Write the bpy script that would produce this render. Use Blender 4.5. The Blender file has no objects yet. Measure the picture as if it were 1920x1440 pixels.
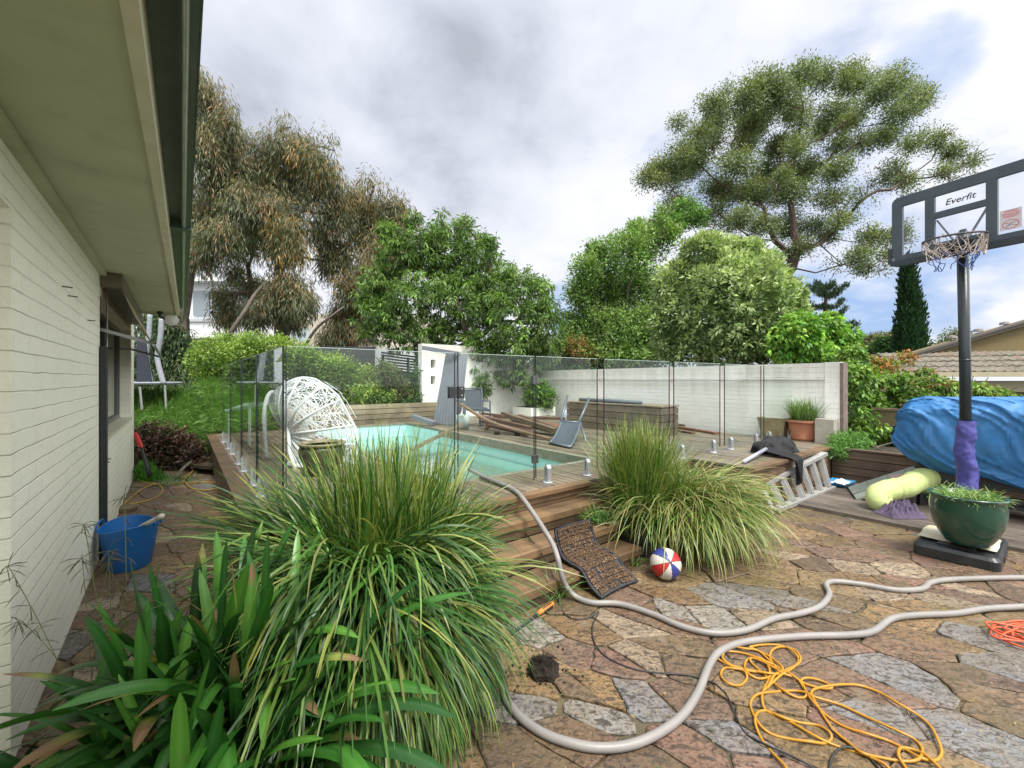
import bpy, bmesh, math, random
import numpy as np
from mathutils import Vector, Matrix, noise as mn
R = math.radians
rng = np.random.default_rng(7)
random.seed(7)
sc = bpy.context.scene
# ---------------------------------------------------------------- camera
F, H, HV = 800.0, 1.6, 712.0
cam_d = bpy.data.cameras.new("camera"); cam = bpy.data.objects.new("camera", cam_d)
sc.collection.objects.link(cam); sc.camera = cam
cam.location = (0, 0, H); cam.rotation_euler = (R(90), 0, 0)
cam_d.sensor_width = 36; cam_d.lens = 36*F/1920; cam_d.shift_y = -8/1920
cam_d.clip_start = 0.05; cam_d.clip_end = 2000
# ---------------------------------------------------------------- light
sc.view_settings.view_transform = 'Standard'; sc.view_settings.look = 'None'
sc.view_settings.exposure = 1.1; sc.view_settings.gamma = 1
SUN_EL, SUN_AZ = R(62), R(150)      # azimuth measured from +Y clockwise
sd = bpy.data.lights.new("sun", 'SUN'); sun = bpy.data.objects.new("sun", sd); sc.collection.objects.link(sun)
sd.energy = 2.6; sd.angle = R(20); sd.color = (1, .96, .9)
sv = Vector((math.sin(SUN_AZ)*math.cos(SUN_EL), math.cos(SUN_AZ)*math.cos(SUN_EL), math.sin(SUN_EL)))
sun.rotation_euler = sv.to_track_quat('Z', 'Y').to_euler()
w = bpy.data.worlds.new("World"); sc.world = w; w.use_nodes = True
class NT:
    def __init__(s, nt): s.nt = nt; s.nt.nodes.clear()
    def n(s, typ, **kw):
        nd = s.nt.nodes.new(typ)
        ins = kw.pop('ins', {})
        for k, v in kw.items(): setattr(nd, k, v)
        for k, v in ins.items():
            sock = nd.inputs[k]
            if hasattr(v, 'is_linked') or isinstance(v, bpy.types.NodeSocket): s.nt.links.new(v, sock)
            else: sock.default_value = v
        return nd
    def ramp(s, fac, pts, interp='LINEAR'):
        nd = s.nt.nodes.new('ShaderNodeValToRGB'); cr = nd.color_ramp; cr.interpolation = interp
        while len(cr.elements) < len(pts): cr.elements.new(.5)
        for e, (p, c) in zip(cr.elements, pts):
            e.position = p; e.color = (c, c, c, 1) if isinstance(c, (int, float)) else (*c, 1)
        s.nt.links.new(fac, nd.inputs[0]); return nd.outputs[0]
    def noise(s, vec, scale, detail=4, rough=.55, dist=0):
        nd = s.n('ShaderNodeTexNoise', ins={'Scale': scale, 'Detail': detail, 'Roughness': rough, 'Distortion': dist})
        if vec is not None: s.nt.links.new(vec, nd.inputs['Vector'])
        return nd.outputs['Fac']
    def mix(s, fac, a, b, typ='MIX'):
        nd = s.nt.nodes.new('ShaderNodeMix'); nd.data_type = 'RGBA'; nd.blend_type = typ
        for i, v in ((0, fac), (6, a), (7, b)):
            if isinstance(v, bpy.types.NodeSocket): s.nt.links.new(v, nd.inputs[i])
            elif i == 0: nd.inputs[0].default_value = v
            else: nd.inputs[i].default_value = (*v[:3], 1)
        return nd.outputs[2]
    def math(s, op, a, b=0.0, c=None):
        nd = s.nt.nodes.new('ShaderNodeMath'); nd.operation = op
        for i, v in enumerate((a, b) if c is None else (a, b, c)):
            if isinstance(v, bpy.types.NodeSocket): s.nt.links.new(v, nd.inputs[i])
            else: nd.inputs[i].default_value = v
        return nd.outputs[0]
def build_sky():
    t = NT(w.node_tree)
    sky = t.n('ShaderNodeTexSky', sky_type='NISHITA', sun_disc=False, sun_elevation=SUN_EL, sun_rotation=SUN_AZ, air_density=1.0, dust_density=.6)
    tc = t.n('ShaderNodeTexCoord').outputs['Generated']
    sep = t.n('ShaderNodeSeparateXYZ', ins={0: tc})
    zz = t.math('ADD', t.math('MAXIMUM', sep.outputs[2], 0.0), .42)
    px = t.math('DIVIDE', sep.outputs[0], zz); py = t.math('DIVIDE', sep.outputs[1], zz)
    pv = t.n('ShaderNodeCombineXYZ', ins={0: px, 1: py, 2: 3.3}).outputs[0]
    n1 = t.noise(pv, 1.7, 7, .5, .2)
    n2 = t.noise(pv, 4.6, 8, .55, .2)
    n3 = t.noise(pv, .9, 3, .5, 0)
    def blob(u, v, rad, amp):
        d = Vector(((u-960)/F, 1, (HV-v)/F)).normalized()
        dot = t.n('ShaderNodeVectorMath', operation='DOT_PRODUCT', ins={0: tc, 1: tuple(d)}).outputs['Value']
        a = math.cos(math.atan(rad/F))
        mr = t.n('ShaderNodeMapRange', interpolation_type='SMOOTHSTEP', ins={0: dot, 1: a, 2: 1.0, 3: 0.0, 4: amp})
        return mr.outputs[0]
    # cloud thickness: brighter / darker places of this sky
    br = t.math('MULTIPLY_ADD', n1, .70, t.math('MULTIPLY', t.math('MULTIPLY_ADD', n2, 1.5, -.25), .45))
    br = t.math('MULTIPLY_ADD', n3, .30, br)
    for (u, v, r, a) in [(520, 80, 330, -.20), (880, 260, 230, -.19), (900, 10, 260, -.06), (1080, 470, 240, .12), (700, 180, 170, .10), (1240, 200, 260, .05), (1180, 30, 180, -.05),
                         (1500, 40, 250, .06), (1850, 600, 260, .12), (1650, 560, 120, .05), (650, 560, 250, .1)]:
        br = t.math('ADD', br, blob(u, v, r, a))
    for (az, el, rad, a) in [(92, 32, 44, .75), (135, 35, 45, .4), (205, 30, 60, .6), (290, 55, 40, .15)]:   # unseen bright cloud patches, added outside the frame to light the walls
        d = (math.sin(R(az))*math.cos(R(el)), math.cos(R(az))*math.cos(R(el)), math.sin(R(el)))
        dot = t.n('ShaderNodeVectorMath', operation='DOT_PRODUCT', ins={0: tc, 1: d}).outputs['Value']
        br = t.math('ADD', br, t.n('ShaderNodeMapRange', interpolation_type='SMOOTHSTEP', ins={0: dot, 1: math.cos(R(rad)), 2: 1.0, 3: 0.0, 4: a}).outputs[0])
    br = t.math('MULTIPLY', br, .65)
    cl = t.ramp(br, [(.23, (.235, .25, .29)), (.34, (.335, .352, .405)), (.46, (.415, .43, .475)), (.60, (.49, .495, .52)), (.92, (1.1, 1.1, 1.1))])
    # openings of blue
    bl = t.math('MULTIPLY_ADD', n1, 1.0, t.math('MULTIPLY', n2, .5))
    op = None
    for (u, v, r, a) in [(1740, 115, 60, .34), (1770, 160, 110, .12), (1060, 585, 70, .7), (1800, 260, 260, .06), (1680, 550, 180, .34), (1500, 300, 260, .14), (1590, 650, 90, .3)]:
        b = blob(u, v, r, a); op = b if op is None else t.math('ADD', op, b)
    fac = t.ramp(t.math('ADD', t.math('MULTIPLY_ADD', op, 1.15, -.30), t.math('MULTIPLY', t.math('SUBTRACT', .78, bl), 2.2)), [(.0, 0.0), (.55, .9)])
    skc = t.mix(1.0, sky.outputs[0], (.05, .05, .05), 'MULTIPLY')
    skc = t.mix(.75, skc, (.17, .27, .47))
    col = t.mix(fac, cl, skc)
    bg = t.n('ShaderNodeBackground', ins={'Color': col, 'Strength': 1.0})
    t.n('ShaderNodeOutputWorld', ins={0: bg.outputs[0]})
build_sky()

# ---------------------------------------------------------------- frames
def P(u, v, Y): return Vector(((u-960)/F*Y, Y, H-(v-HV)/F*Y))
def G(u, v, z=0.0):
    Y = F*(H-z)/(v-HV); return Vector(((u-960)/F*Y, Y, z))
ax = Vector((-.611, .792, 0)).normalized(); bx_ = Vector((ax.y, -ax.x, 0))
DO = Vector((1.06, 5.68, 0))
def D(x, y, z=0.0): return DO + ax*x + bx_*y + Vector((0, 0, z))
def Dinv(p):
    q = Vector(p)-DO; return (q.dot(ax), q.dot(bx_))
ah = Vector((-.789, 1, 0)).normalized(); bh = Vector((ah.y, -ah.x, 0))
HO = Vector((-.677, 0, 0))
def W(t, d, z=0.0): return HO + ah*t + bh*d + Vector((0, 0, z))
def tY(Y): return Y/ah.y
def gl(X): return 4.09+.709*X      # glass line
# ---------------------------------------------------------------- mesh kit
class MB:
    def __init__(s): s.v = []; s.f = []; s.c = []; s.mi = []; s.col = (1, 1, 1); s.m = 0; s.usec = False
    def add(s, vs, fs, col=None):
        b = len(s.v); s.v += [tuple(q) for q in vs]
        if col is not None: s.usec = True
        s.c += [tuple(col or s.col)]*len(vs)
        for f in fs: s.f.append(tuple(b+i for i in f)); s.mi.append(s.m)
    def hexa(s, p, col=None):   # 8 corners: bottom 4 ccw, top 4 ccw
        s.add(p, [(3, 2, 1, 0), (4, 5, 6, 7), (0, 1, 5, 4), (1, 2, 6, 5), (2, 3, 7, 6), (3, 0, 4, 7)], col)
    def box(s, fr, x0, x1, y0, y1, z0, z1, col=None, bv=0):
        if bv:
            pl = [(x0+bv, y0), (x1-bv, y0), (x1, y0+bv), (x1, y1-bv), (x1-bv, y1), (x0+bv, y1), (x0, y1-bv), (x0, y0+bv)]
            s.prism(fr, pl, z0, z1-bv, col, top=False)
            pl2 = [(x0+bv, y0+bv), (x1-bv, y0+bv), (x1-bv, y0+bv), (x1-bv, y1-bv), (x1-bv, y1-bv), (x0+bv, y1-bv), (x0+bv, y1-bv), (x0+bv, y0+bv)]
            vs = [fr(x, y, z1-bv) for x, y in pl]+[fr(x, y, z1) for x, y in ((x0+bv, y0+bv), (x1-bv, y0+bv), (x1-bv, y1-bv), (x0+bv, y1-bv))]
            s.add(vs, [(8, 9, 10, 11), (0, 1, 9, 8), (1, 2, 9), (2, 3, 10, 9), (3, 4, 10), (4, 5, 11, 10), (5, 6, 11), (6, 7, 8, 11), (7, 0, 8)], col)
            return
        s.hexa([fr(x0, y0, z0), fr(x1, y0, z0), fr(x1, y1, z0), fr(x0, y1, z0), fr(x0, y0, z1), fr(x1, y0, z1), fr(x1, y1, z1), fr(x0, y1, z1)], col)
    def prism(s, fr, pl, z0, z1, col=None, top=True, bot=True):
        n = len(pl); vs = [fr(x, y, z0) for x, y in pl]+[fr(x, y, z1) for x, y in pl]
        fs = [(i, (i+1) % n, n+(i+1) % n, n+i) for i in range(n)]
        if top: fs.append(tuple(range(n, 2*n)))
        if bot: fs.append(tuple(reversed(range(n))))
        s.add(vs, fs, col)
    def bar(s, a, b, w, h, up=(0, 0, 1), col=None, w2=None, h2=None):  # rectangular bar between two points
        a, b = Vector(a), Vector(b); d = (b-a).normalized(); up = Vector(up)
        if abs(d.dot(up)) > .99: up = Vector((1, 0, 0))
        r = d.cross(up).normalized(); u = r.cross(d).normalized()
        w2 = w if w2 is None else w2; h2 = h if h2 is None else h2
        q = [a-r*w/2-u*h/2, a+r*w/2-u*h/2, b+r*w2/2-u*h2/2, b-r*w2/2-u*h2/2, a-r*w/2+u*h/2, a+r*w/2+u*h/2, b+r*w2/2+u*h2/2, b-r*w2/2+u*h2/2]
        s.hexa(q, col)
    def tube(s, pts, rad, n=8, col=None, cap=True, closed=False):
        pts = [Vector(p) for p in pts]; k = len(pts)
        rads = rad if hasattr(rad, '__len__') else [rad]*k
        vs = []; prev = None
        for i, p in enumerate(pts):
            if closed: t = pts[(i+1) % k]-pts[i-1]
            else: t = pts[min(i+1, k-1)]-pts[max(i-1, 0)]
            if t.length < 1e-9: t = Vector((0, 0, 1))
            t.normalize()
            if prev is None:
                r = t.cross(Vector((0, 0, 1)))
                if r.length < .1: r = t.cross(Vector((1, 0, 0)))
            else:
                r = prev-t*prev.dot(t)
            r.normalize(); prev = r; u = t.cross(r)
            for j in range(n):
                a = 2*math.pi*j/n; vs.append(p+(r*math.cos(a)+u*math.sin(a))*rads[i])
        fs = []
        for i in range(k if closed else k-1):
            i2 = (i+1) % k
            for j in range(n):
                j2 = (j+1) % n; fs.append((i*n+j, i*n+j2, i2*n+j2, i2*n+j))
        if cap and not closed:
            fs.append(tuple(reversed(range(n)))); fs.append(tuple(range((k-1)*n, k*n)))
        s.add(vs, fs, col)
    def lathe(s, c, prof, n=32, col=None, sx=1, sy=1):   # prof: (r,z) list, closed visually
        c = Vector(c); vs = []
        for r, z in prof:
            for j in range(n):
                a = 2*math.pi*j/n; vs.append(c+Vector((r*sx*math.cos(a), r*sy*math.sin(a), z)))
        fs = []
        for i in range(len(prof)-1):
            for j in range(n):
                j2 = (j+1) % n; fs.append((i*n+j, i*n+j2, (i+1)*n+j2, (i+1)*n+j))
        if prof[0][0] > 1e-4: fs.append(tuple(reversed(range(n))))
        if prof[-1][0] > 1e-4: fs.append(tuple(range((len(prof)-1)*n, len(prof)*n)))
        s.add(vs, fs, col)
    def grid(s, fn, nu, nv, col=None, closeu=False):
        vs = [fn(i/(nu if closeu else nu-1), j/(nv-1)) for j in range(nv) for i in range(nu)]
        fs = []
        for j in range(nv-1):
            for i in range(nu if closeu else nu-1):
                i2 = (i+1) % nu; fs.append((j*nu+i, j*nu+i2, (j+1)*nu+i2, (j+1)*nu+i))
        s.add(vs, fs, col)
def smooth_path(pts, k=6):
    pts = [Vector(p) for p in pts]; out = []
    for i in range(len(pts)-1):
        p0, p1, p2, p3 = pts[max(i-1, 0)], pts[i], pts[i+1], pts[min(i+2, len(pts)-1)]
        for j in range(k):
            t = j/k
            out.append(.5*((2*p1)+(p2-p0)*t+(2*p0-5*p1+4*p2-p3)*t*t+(3*p1-p0-3*p2+p3)*t**3))
    out.append(pts[-1]); return out
PM = {}
def _link(name, me, mats, parent):
    for m_ in (mats if isinstance(mats, (list, tuple)) else [mats]): me.materials.append(m_)
    o = bpy.data.objects.new(name, me); sc.collection.objects.link(o)
    if parent is not None: o.parent = parent
    return o
def rootM(parent):
    m_ = Matrix.Identity(4); p = parent; ch = []
    while p is not None: ch.append(p.matrix_basis.copy()); p = p.parent
    for q in reversed(ch): m_ = m_ @ q
    return m_
def obj(name, mb, mats, parent=None, smooth=False, local=False, loc=None):
    """mesh vertices are given in world space; they are stored relative to the parent (or loc)"""
    me = bpy.data.meshes.new(name)
    vs = mb.v
    base = None
    if parent is not None and not local:
        Mi = rootM(parent).inverted(); vs = [tuple(Mi @ Vector(q)) for q in vs]
    elif parent is None and loc is not None:
        base = Vector(loc); vs = [tuple(Vector(q)-base) for q in vs]
    me.from_pydata(vs, [], mb.f)
    if mb.usec:
        ca = me.color_attributes.new('Col', 'FLOAT_COLOR', 'POINT')
        a = np.ones((len(vs), 4), dtype=np.float32); a[:, :3] = np.array(mb.c, dtype=np.float32)
        ca.data.foreach_set('color', a.ravel())
    me.polygons.foreach_set('material_index', mb.mi)
    if smooth: me.polygons.foreach_set('use_smooth', [True]*len(me.polygons))
    me.update()
    o = _link(name, me, mats, parent)
    if base is not None: o.location = base
    return o
def npobj(name, V, Fq, C, mats, parent=None, smooth=False, loc=None, mi=None):
    """numpy mesh: V (n,3) world, Fq (m,4) quads"""
    V = np.asarray(V, dtype=np.float64)
    if parent is not None:
        Mi = np.array(rootM(parent).inverted()); V = V @ Mi[:3, :3].T + Mi[:3, 3]
    elif loc is not None: V = V-np.array(loc)
    me = bpy.data.meshes.new(name); n, m_ = len(V), len(Fq); k = Fq.shape[1]
    me.vertices.add(n); me.vertices.foreach_set('co', V.astype(np.float32).ravel())
    me.loops.add(m_*k); me.loops.foreach_set('vertex_index', Fq.astype(np.int32).ravel())
    me.polygons.add(m_); me.polygons.foreach_set('loop_start', np.arange(0, m_*k, k, dtype=np.int32))
    me.polygons.foreach_set('loop_total', np.full(m_, k, dtype=np.int32))
    if smooth: me.polygons.foreach_set('use_smooth', np.ones(m_, dtype=bool))
    ca = me.color_attributes.new('Col', 'FLOAT_COLOR', 'POINT')
    a = np.ones((n, 4), dtype=np.float32); a[:, :3] = C; ca.data.foreach_set('color', a.ravel())
    me.update(calc_edges=True)
    o = _link(name, me, mats, parent)
    if loc is not None and parent is None: o.location = loc
    return o
def tag(o, label=None, cat=None, group=None, kind=None):
    if label: o['label'] = label
    if cat: o['category'] = cat
    if group: o['group'] = group
    if kind: o['kind'] = kind
    return o
def thing(name, label, cat, loc=(0, 0, 0), group=None, rotz=0):
    o = bpy.data.objects.new(name, None); sc.collection.objects.link(o)
    o.empty_display_size = .1; o.location = loc; o.rotation_euler = (0, 0, rotz)
    o.matrix_basis = Matrix.Translation(Vector(loc)) @ Matrix.Rotation(rotz, 4, 'Z')
    return tag(o, label, cat, group)
def struct(o, label=None, cat=None):
    o['kind'] = 'structure'
    if label: o['label'] = label
    if cat: o['category'] = cat
    return o
def I(x, y, z): return Vector((x, y, z))
# ---------------------------------------------------------------- materials
MATS = {}
def mat(name, c1=(.5, .5, .5), c2=None, ns=6, rough=.6, rough2=None, bump=0, bs=30, bd=.01, metal=0, attr=False, attrmul=.0,
        trans=0, spec=.5, stretch=None, coat=0, dirt=None, dirt_s=3, dirt_amt=.5, dirt_cov=.5, det=5):
    if name in MATS: return MATS[name]
    m_ = bpy.data.materials.new(name); m_.use_nodes = True; t = NT(m_.node_tree); MATS[name] = m_
    tc = t.n('ShaderNodeTexCoord').outputs['Object']
    vec = tc
    if stretch: vec = t.n('ShaderNodeMapping', ins={0: tc, 'Scale': stretch}).outputs[0]
    if attr: base = t.n('ShaderNodeAttribute', attribute_name='Col').outputs['Color']
    else: base = None
    if c2 is not None:
        f = t.ramp(t.noise(vec, ns, det, .6), [(.3, 0.0), (.7, 1.0)])
        if attr:
            k = t.mix(f, c1, c2); base = t.mix(1.0, base, k, 'MULTIPLY')
        else: base = t.mix(f, c1, c2)
    elif base is None: base = t.n('ShaderNodeRGB'); base.outputs[0].default_value = (*c1, 1); base = base.outputs[0]
    if dirt is not None:
        f = t.ramp(t.noise(tc, dirt_s, 6, .65, .4), [(1-dirt_cov-.12, 0.0), (1-dirt_cov+.15, dirt_amt)])
        base = t.mix(f, base, dirt)
    kw = {'Base Color': base, 'Metallic': metal, 'Specular IOR Level': spec, 'Roughness': rough}
    if rough2 is not None:
        rr = t.n('ShaderNodeMapRange', ins={0: t.noise(vec, ns*1.7, 4), 1: .3, 2: .7, 3: rough, 4: rough2}); kw['Roughness'] = rr.outputs[0]
    if coat: kw['Coat Weight'] = coat; kw['Coat Roughness'] = .12
    if bump:
        b = t.n('ShaderNodeBump', ins={'Strength': bump, 'Distance': bd, 'Height': t.noise(vec, bs, 6, .6)})
        kw['Normal'] = b.outputs[0]
    pr = t.n('ShaderNodeBsdfPrincipled', ins=kw)
    sh = pr.outputs[0]
    if trans:
        tr = t.n('ShaderNodeBsdfTranslucent', ins={0: base})
        mx = t.n('ShaderNodeMixShader', ins={0: trans, 1: sh, 2: tr.outputs[0]}); sh = mx.outputs[0]
    t.n('ShaderNodeOutputMaterial', ins={0: sh})
    return m_
def brick_mat(name, c1, dirt, bw=.24, bhh=.086, bstr=.6, dirtamt=.3, dirtz=None, moss=None, vj=.5):
    m_ = bpy.data.materials.new(name); m_.use_nodes = True; t = NT(m_.node_tree)
    tc = t.n('ShaderNodeTexCoord').outputs['Object']
    s = t.n('ShaderNodeSeparateXYZ', ins={0: tc})
    nw = t.noise(tc, 2.2, 3); wob = t.math('MULTIPLY', t.math('SUBTRACT', nw, .5), .022)
    v = t.n('ShaderNodeCombineXYZ', ins={0: t.math('ADD', s.outputs[0], s.outputs[1]), 1: t.math('ADD', s.outputs[2], wob)}).outputs[0]
    br = t.n('ShaderNodeTexBrick', offset=.5, ins={'Vector': v, 'Scale': 1.0, 'Mortar Size': .005, 'Mortar Smooth': .9, 'Brick Width': bw, 'Row Height': bhh,
             'Color1': (1, 1, 1, 1), 'Color2': (.9, .9, .9, 1), 'Mortar': (0, 0, 0, 1)})
    br2 = t.n('ShaderNodeTexBrick', offset=.5, ins={'Vector': v, 'Scale': 1.0, 'Mortar Size': .006, 'Mortar Smooth': 1.0, 'Brick Width': 60.0, 'Row Height': bhh})
    n1 = t.noise(tc, 9, 6, .6); n2 = t.noise(tc, 60, 4, .6); n3 = t.noise(tc, 1.3, 5, .6)
    brf = t.math('SUBTRACT', 1.0, t.math('ADD', t.math('MULTIPLY', br.outputs['Fac'], vj), t.math('MULTIPLY', br2.outputs['Fac'], 1-vj)))
    patch = t.ramp(t.noise(tc, 3.1, 4), [(.35, .35), (.6, 1.0)])
    h = t.math('ADD', t.math('MULTIPLY', t.math('MULTIPLY', brf, patch), .9), t.math('ADD', t.math('MULTIPLY', n1, .55), t.math('MULTIPLY', n2, .22)))
    base = t.mix(t.ramp(n3, [(.35, 0.0), (.75, .5)]), c1, tuple(q*.88 for q in c1))
    # thin cracks of grime kept in the joints
    crk = t.math('MULTIPLY', t.ramp(br.outputs['Fac'], [(.55, 0.0), (1.0, 1.0)]), t.ramp(t.noise(tc, 4.3, 5), [(.48, 0.0), (.68, .55)]))
    base = t.mix(crk, base, tuple(q*.35 for q in c1))
    spk = t.ramp(t.noise(tc, 26, 4, .7), [(.66, 0.0), (.76, dirtamt)])
    base = t.mix(spk, base, dirt)
    if moss is not None:
        z0, z1, mc, amt = moss
        g = t.n('ShaderNodeMapRange', ins={0: s.outputs[2], 1: z0, 2: z1, 3: 0.0, 4: 1.0}).outputs[0]
        str_ = t.noise(t.n('ShaderNodeMapping', ins={0: tc, 'Scale': (7, 7, .7)}).outputs[0], 1.0, 5, .6)
        f = t.math('MULTIPLY', t.ramp(t.math('ADD', t.math('MULTIPLY', g, .7), t.math('MULTIPLY', str_, .8)), [(.55, 0.0), (1.15, 1.0)]), amt)
        base = t.mix(f, base, mc)
    b = t.n('ShaderNodeBump', ins={'Strength': bstr, 'Distance': .008, 'Height': h})
    pr = t.n('ShaderNodeBsdfPrincipled', ins={'Base Color': base, 'Roughness': .62, 'Normal': b.outputs[0]})
    t.n('ShaderNodeOutputMaterial', ins={0: pr.outputs[0]}); MATS[name] = m_; return m_
def glass_mat(name, tint=(.86, .94, .90), refl=1.0, rough=.0):
    m_ = bpy.data.materials.new(name); m_.use_nodes = True; t = NT(m_.node_tree)
    ge = t.n('ShaderNodeNewGeometry')
    dt = t.n('ShaderNodeVectorMath', operation='DOT_PRODUCT', ins={0: ge.outputs['Incoming'], 1: ge.outputs['Normal']}).outputs['Value']
    om = t.math('SUBTRACT', 1.0, t.math('ABSOLUTE', dt)); fr = t.math('MULTIPLY_ADD', t.math('POWER', om, 5.0), .96*refl, .035*refl)
    tr = t.n('ShaderNodeBsdfTransparent', ins={0: (*tint, 1)}); g = t.n('ShaderNodeBsdfGlossy', ins={'Roughness': rough, 'Color': (.95, 1, .98, 1)})
    mx = t.n('ShaderNodeMixShader', ins={0: fr, 1: tr.outputs[0], 2: g.outputs[0]})
    t.n('ShaderNodeOutputMaterial', ins={0: mx.outputs[0]}); MATS[name] = m_; return m_
def leaf_mat(name, rough=.45, trans=.3, spec=.4, bump=0, vein=False):
    if name in MATS: return MATS[name]
    m_ = bpy.data.materials.new(name); m_.use_nodes = True; t = NT(m_.node_tree)
    base = t.n('ShaderNodeAttribute', attribute_name='Col').outputs['Color']
    pr = t.n('ShaderNodeBsdfPrincipled', ins={'Base Color': base, 'Roughness': rough, 'Specular IOR Level': spec})
    tcol = t.mix(1.0, base, (1.15, 1.35, .55), 'MULTIPLY')
    tr = t.n('ShaderNodeBsdfTranslucent', ins={0: tcol})
    mx = t.n('ShaderNodeMixShader', ins={0: trans, 1: pr.outputs[0], 2: tr.outputs[0]})
    t.n('ShaderNodeOutputMaterial', ins={0: mx.outputs[0]}); MATS[name] = m_; return m_
def grain_mat(name, c1, c2, c3, along=(1, 0, 0), rough=.7, scale=1.0, wet=0, frame='D', streak=40, attrmul=False, bump=.5):
    """wood with grain along the deck's ax direction ('D'), its bx direction ('B') or object x ('O')"""
    if name in MATS: return MATS[name]
    m_ = bpy.data.materials.new(name); m_.use_nodes = True; t = NT(m_.node_tree)
    tc = t.n('ShaderNodeTexCoord').outputs['Object']
    ang = {'D': -math.atan2(ax.y, ax.x), 'B': -math.atan2(bx_.y, bx_.x), 'O': 0}[frame]
    r = t.n('ShaderNodeMapping', ins={0: tc, 'Rotation': (0, 0, ang)}).outputs[0]
    v = t.n('ShaderNodeMapping', ins={0: r, 'Scale': (1.6*scale, streak*scale, streak*scale)}).outputs[0]
    n1 = t.noise(v, 1.0, 6, .65, .6)
    n2 = t.noise(r, 2.3*scale, 5, .6, .4)
    base = t.mix(t.ramp(n1, [(.3, 0.0), (.7, 1.0)]), c1, c2)
    base = t.mix(t.ramp(n2, [(.42, 0.0), (.68, .8)]), base, c3)
    at = t.n('ShaderNodeAttribute', attribute_name='Col').outputs['Color']
    if attrmul: base = t.mix(1.0, base, at, 'MULTIPLY')
    h = t.math('ADD', n1, t.math('MULTIPLY', n2, .3))
    b = t.n('ShaderNodeBump', ins={'Strength': bump, 'Distance': .006, 'Height': h})
    rr = t.n('ShaderNodeMapRange', ins={0: n2, 1: .35, 2: .65, 3: rough, 4: max(.2, rough-wet)}).outputs[0]
    pr = t.n('ShaderNodeBsdfPrincipled', ins={'Base Color': base, 'Roughness': rr, 'Normal': b.outputs[0], 'Specular IOR Level': .35})
    t.n('ShaderNodeOutputMaterial', ins={0: pr.outputs[0]}); return m_
# ================================================================ SETTING
m_ground = mat('soil', (.05, .042, .028), (.03, .04, .015), ns=3, rough=.9, bump=.6, bs=20, bd=.03)
gm = MB(); gm.add([(-250, -60, -.05), (250, -60, -.05), (250, 400, -.05), (-250, 400, -.05)], [(0, 1, 2, 3)])
struct(obj('ground', gm, m_ground))
# ---- flagstone patio -------------------------------------------------
m_mortar = mat('mortar', (.17, .125, .075), (.06, .06, .027), ns=2.2, rough=.85, bump=.8, bs=45, bd=.012, dirt=(.04, .035, .024), dirt_s=7, dirt_amt=.6)
def stone_material():
    m_ = bpy.data.materials.new('flagstone'); m_.use_nodes = True; t = NT(m_.node_tree)
    tc = t.n('ShaderNodeTexCoord').outputs['Object']
    at = t.n('ShaderNodeAttribute', attribute_name='Col').outputs['Color']
    n1 = t.noise(tc, 3.2, 7, .62, .8); n2 = t.noise(tc, 11, 7, .7, .5); n3 = t.noise(tc, 48, 6, .72)
    n4 = t.noise(t.n('ShaderNodeMapping', ins={0: tc, 'Rotation': (0, 0, .6), 'Scale': (14, 30, 10)}).outputs[0], 1, 5, .65, 1.2)
    b = t.mix(t.ramp(n1, [(.36, 0.0), (.66, .55)]), at, (.185, .125, .062))
    b = t.mix(t.ramp(n2, [(.46, 0.0), (.66, .62)]), b, t.mix(1.0, at, (1.5, 1.42, 1.30), 'MULTIPLY'))
    b = t.mix(t.ramp(n3, [(.34, .85), (.52, 0.0)]), b, (.03, .022, .016))
    b = t.mix(t.ramp(n4, [(.52, 0.0), (.60, .85)]), b, (.04, .03, .022))
    moss = t.math('MULTIPLY', t.ramp(t.noise(tc, .9, 6, .65, .5), [(.47, 0.0), (.66, .7)]), t.ramp(n2, [(.4, .3), (.6, 1.0)]))
    b = t.mix(moss, b, (.10, .088, .035))
    sp = t.ramp(t.noise(tc, 19, 6, .75, .3), [(.60, 0.0), (.70, .45)])
    b = t.mix(sp, b, (.42, .31, .21))
    gr = t.ramp(t.noise(tc, 5.5, 7, .7, 1.0), [(.56, 0.0), (.66, .5)]); b = t.mix(gr, b, (.22, .185, .14))
    h = t.math('ADD', t.math('MULTIPLY', n2, .9), t.math('ADD', t.math('MULTIPLY', n3, .35), t.math('MULTIPLY', n4, .45)))
    bp = t.n('ShaderNodeBump', ins={'Strength': .9, 'Distance': .016, 'Height': h})
    rr = t.n('ShaderNodeMapRange', ins={0: n1, 1: .35, 2: .65, 3: .36, 4: .72}).outputs[0]
    pr = t.n('ShaderNodeBsdfPrincipled', ins={'Base Color': b, 'Roughness': rr, 'Normal': bp.outputs[0], 'Specular IOR Level': .45})
    t.n('ShaderNodeOutputMaterial', ins={0: pr.outputs[0]}); return m_
m_stone = stone_material()
pale = [(1200, 1180, 0), (1205, 1232, 0), (1105, 1335, 2), (1000, 1315, 1), (1652, 1258, 1), (1640, 1352, 1), (1830, 1400, 1), (1362, 1122, 1), (1438, 1108, 1), (1702, 1075, 0), (1770, 1092, 0), (1505, 1128, 1),
        (1590, 1062, 0), (1480, 1042, 0), (1330, 1150, 2), (1250, 1140, 2), (1430, 1160, 0), (1810, 1190, 1), (1375, 1390, 1), (1205, 1310, 1), (1890, 1255, 1), (1010, 1190, 2), (290, 1100, 1), (180, 1130, 0), (150, 1200, 1), (190, 1170, 0), (350, 950, 0), (1760, 1120, 0), (1640, 1105, 0)]
pal_dark = [(.195, .122, .06), (.17, .105, .068), (.225, .145, .068), (.11, .075, .05), (.18, .108, .082), (.25, .17, .09), (.14, .09, .068), (.17, .115, .052), (.135, .092, .056), (.20, .115, .088)]
pal_pale = [(.31, .245, .18), (.19, .195, .21), (.25, .24, .22)]
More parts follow.
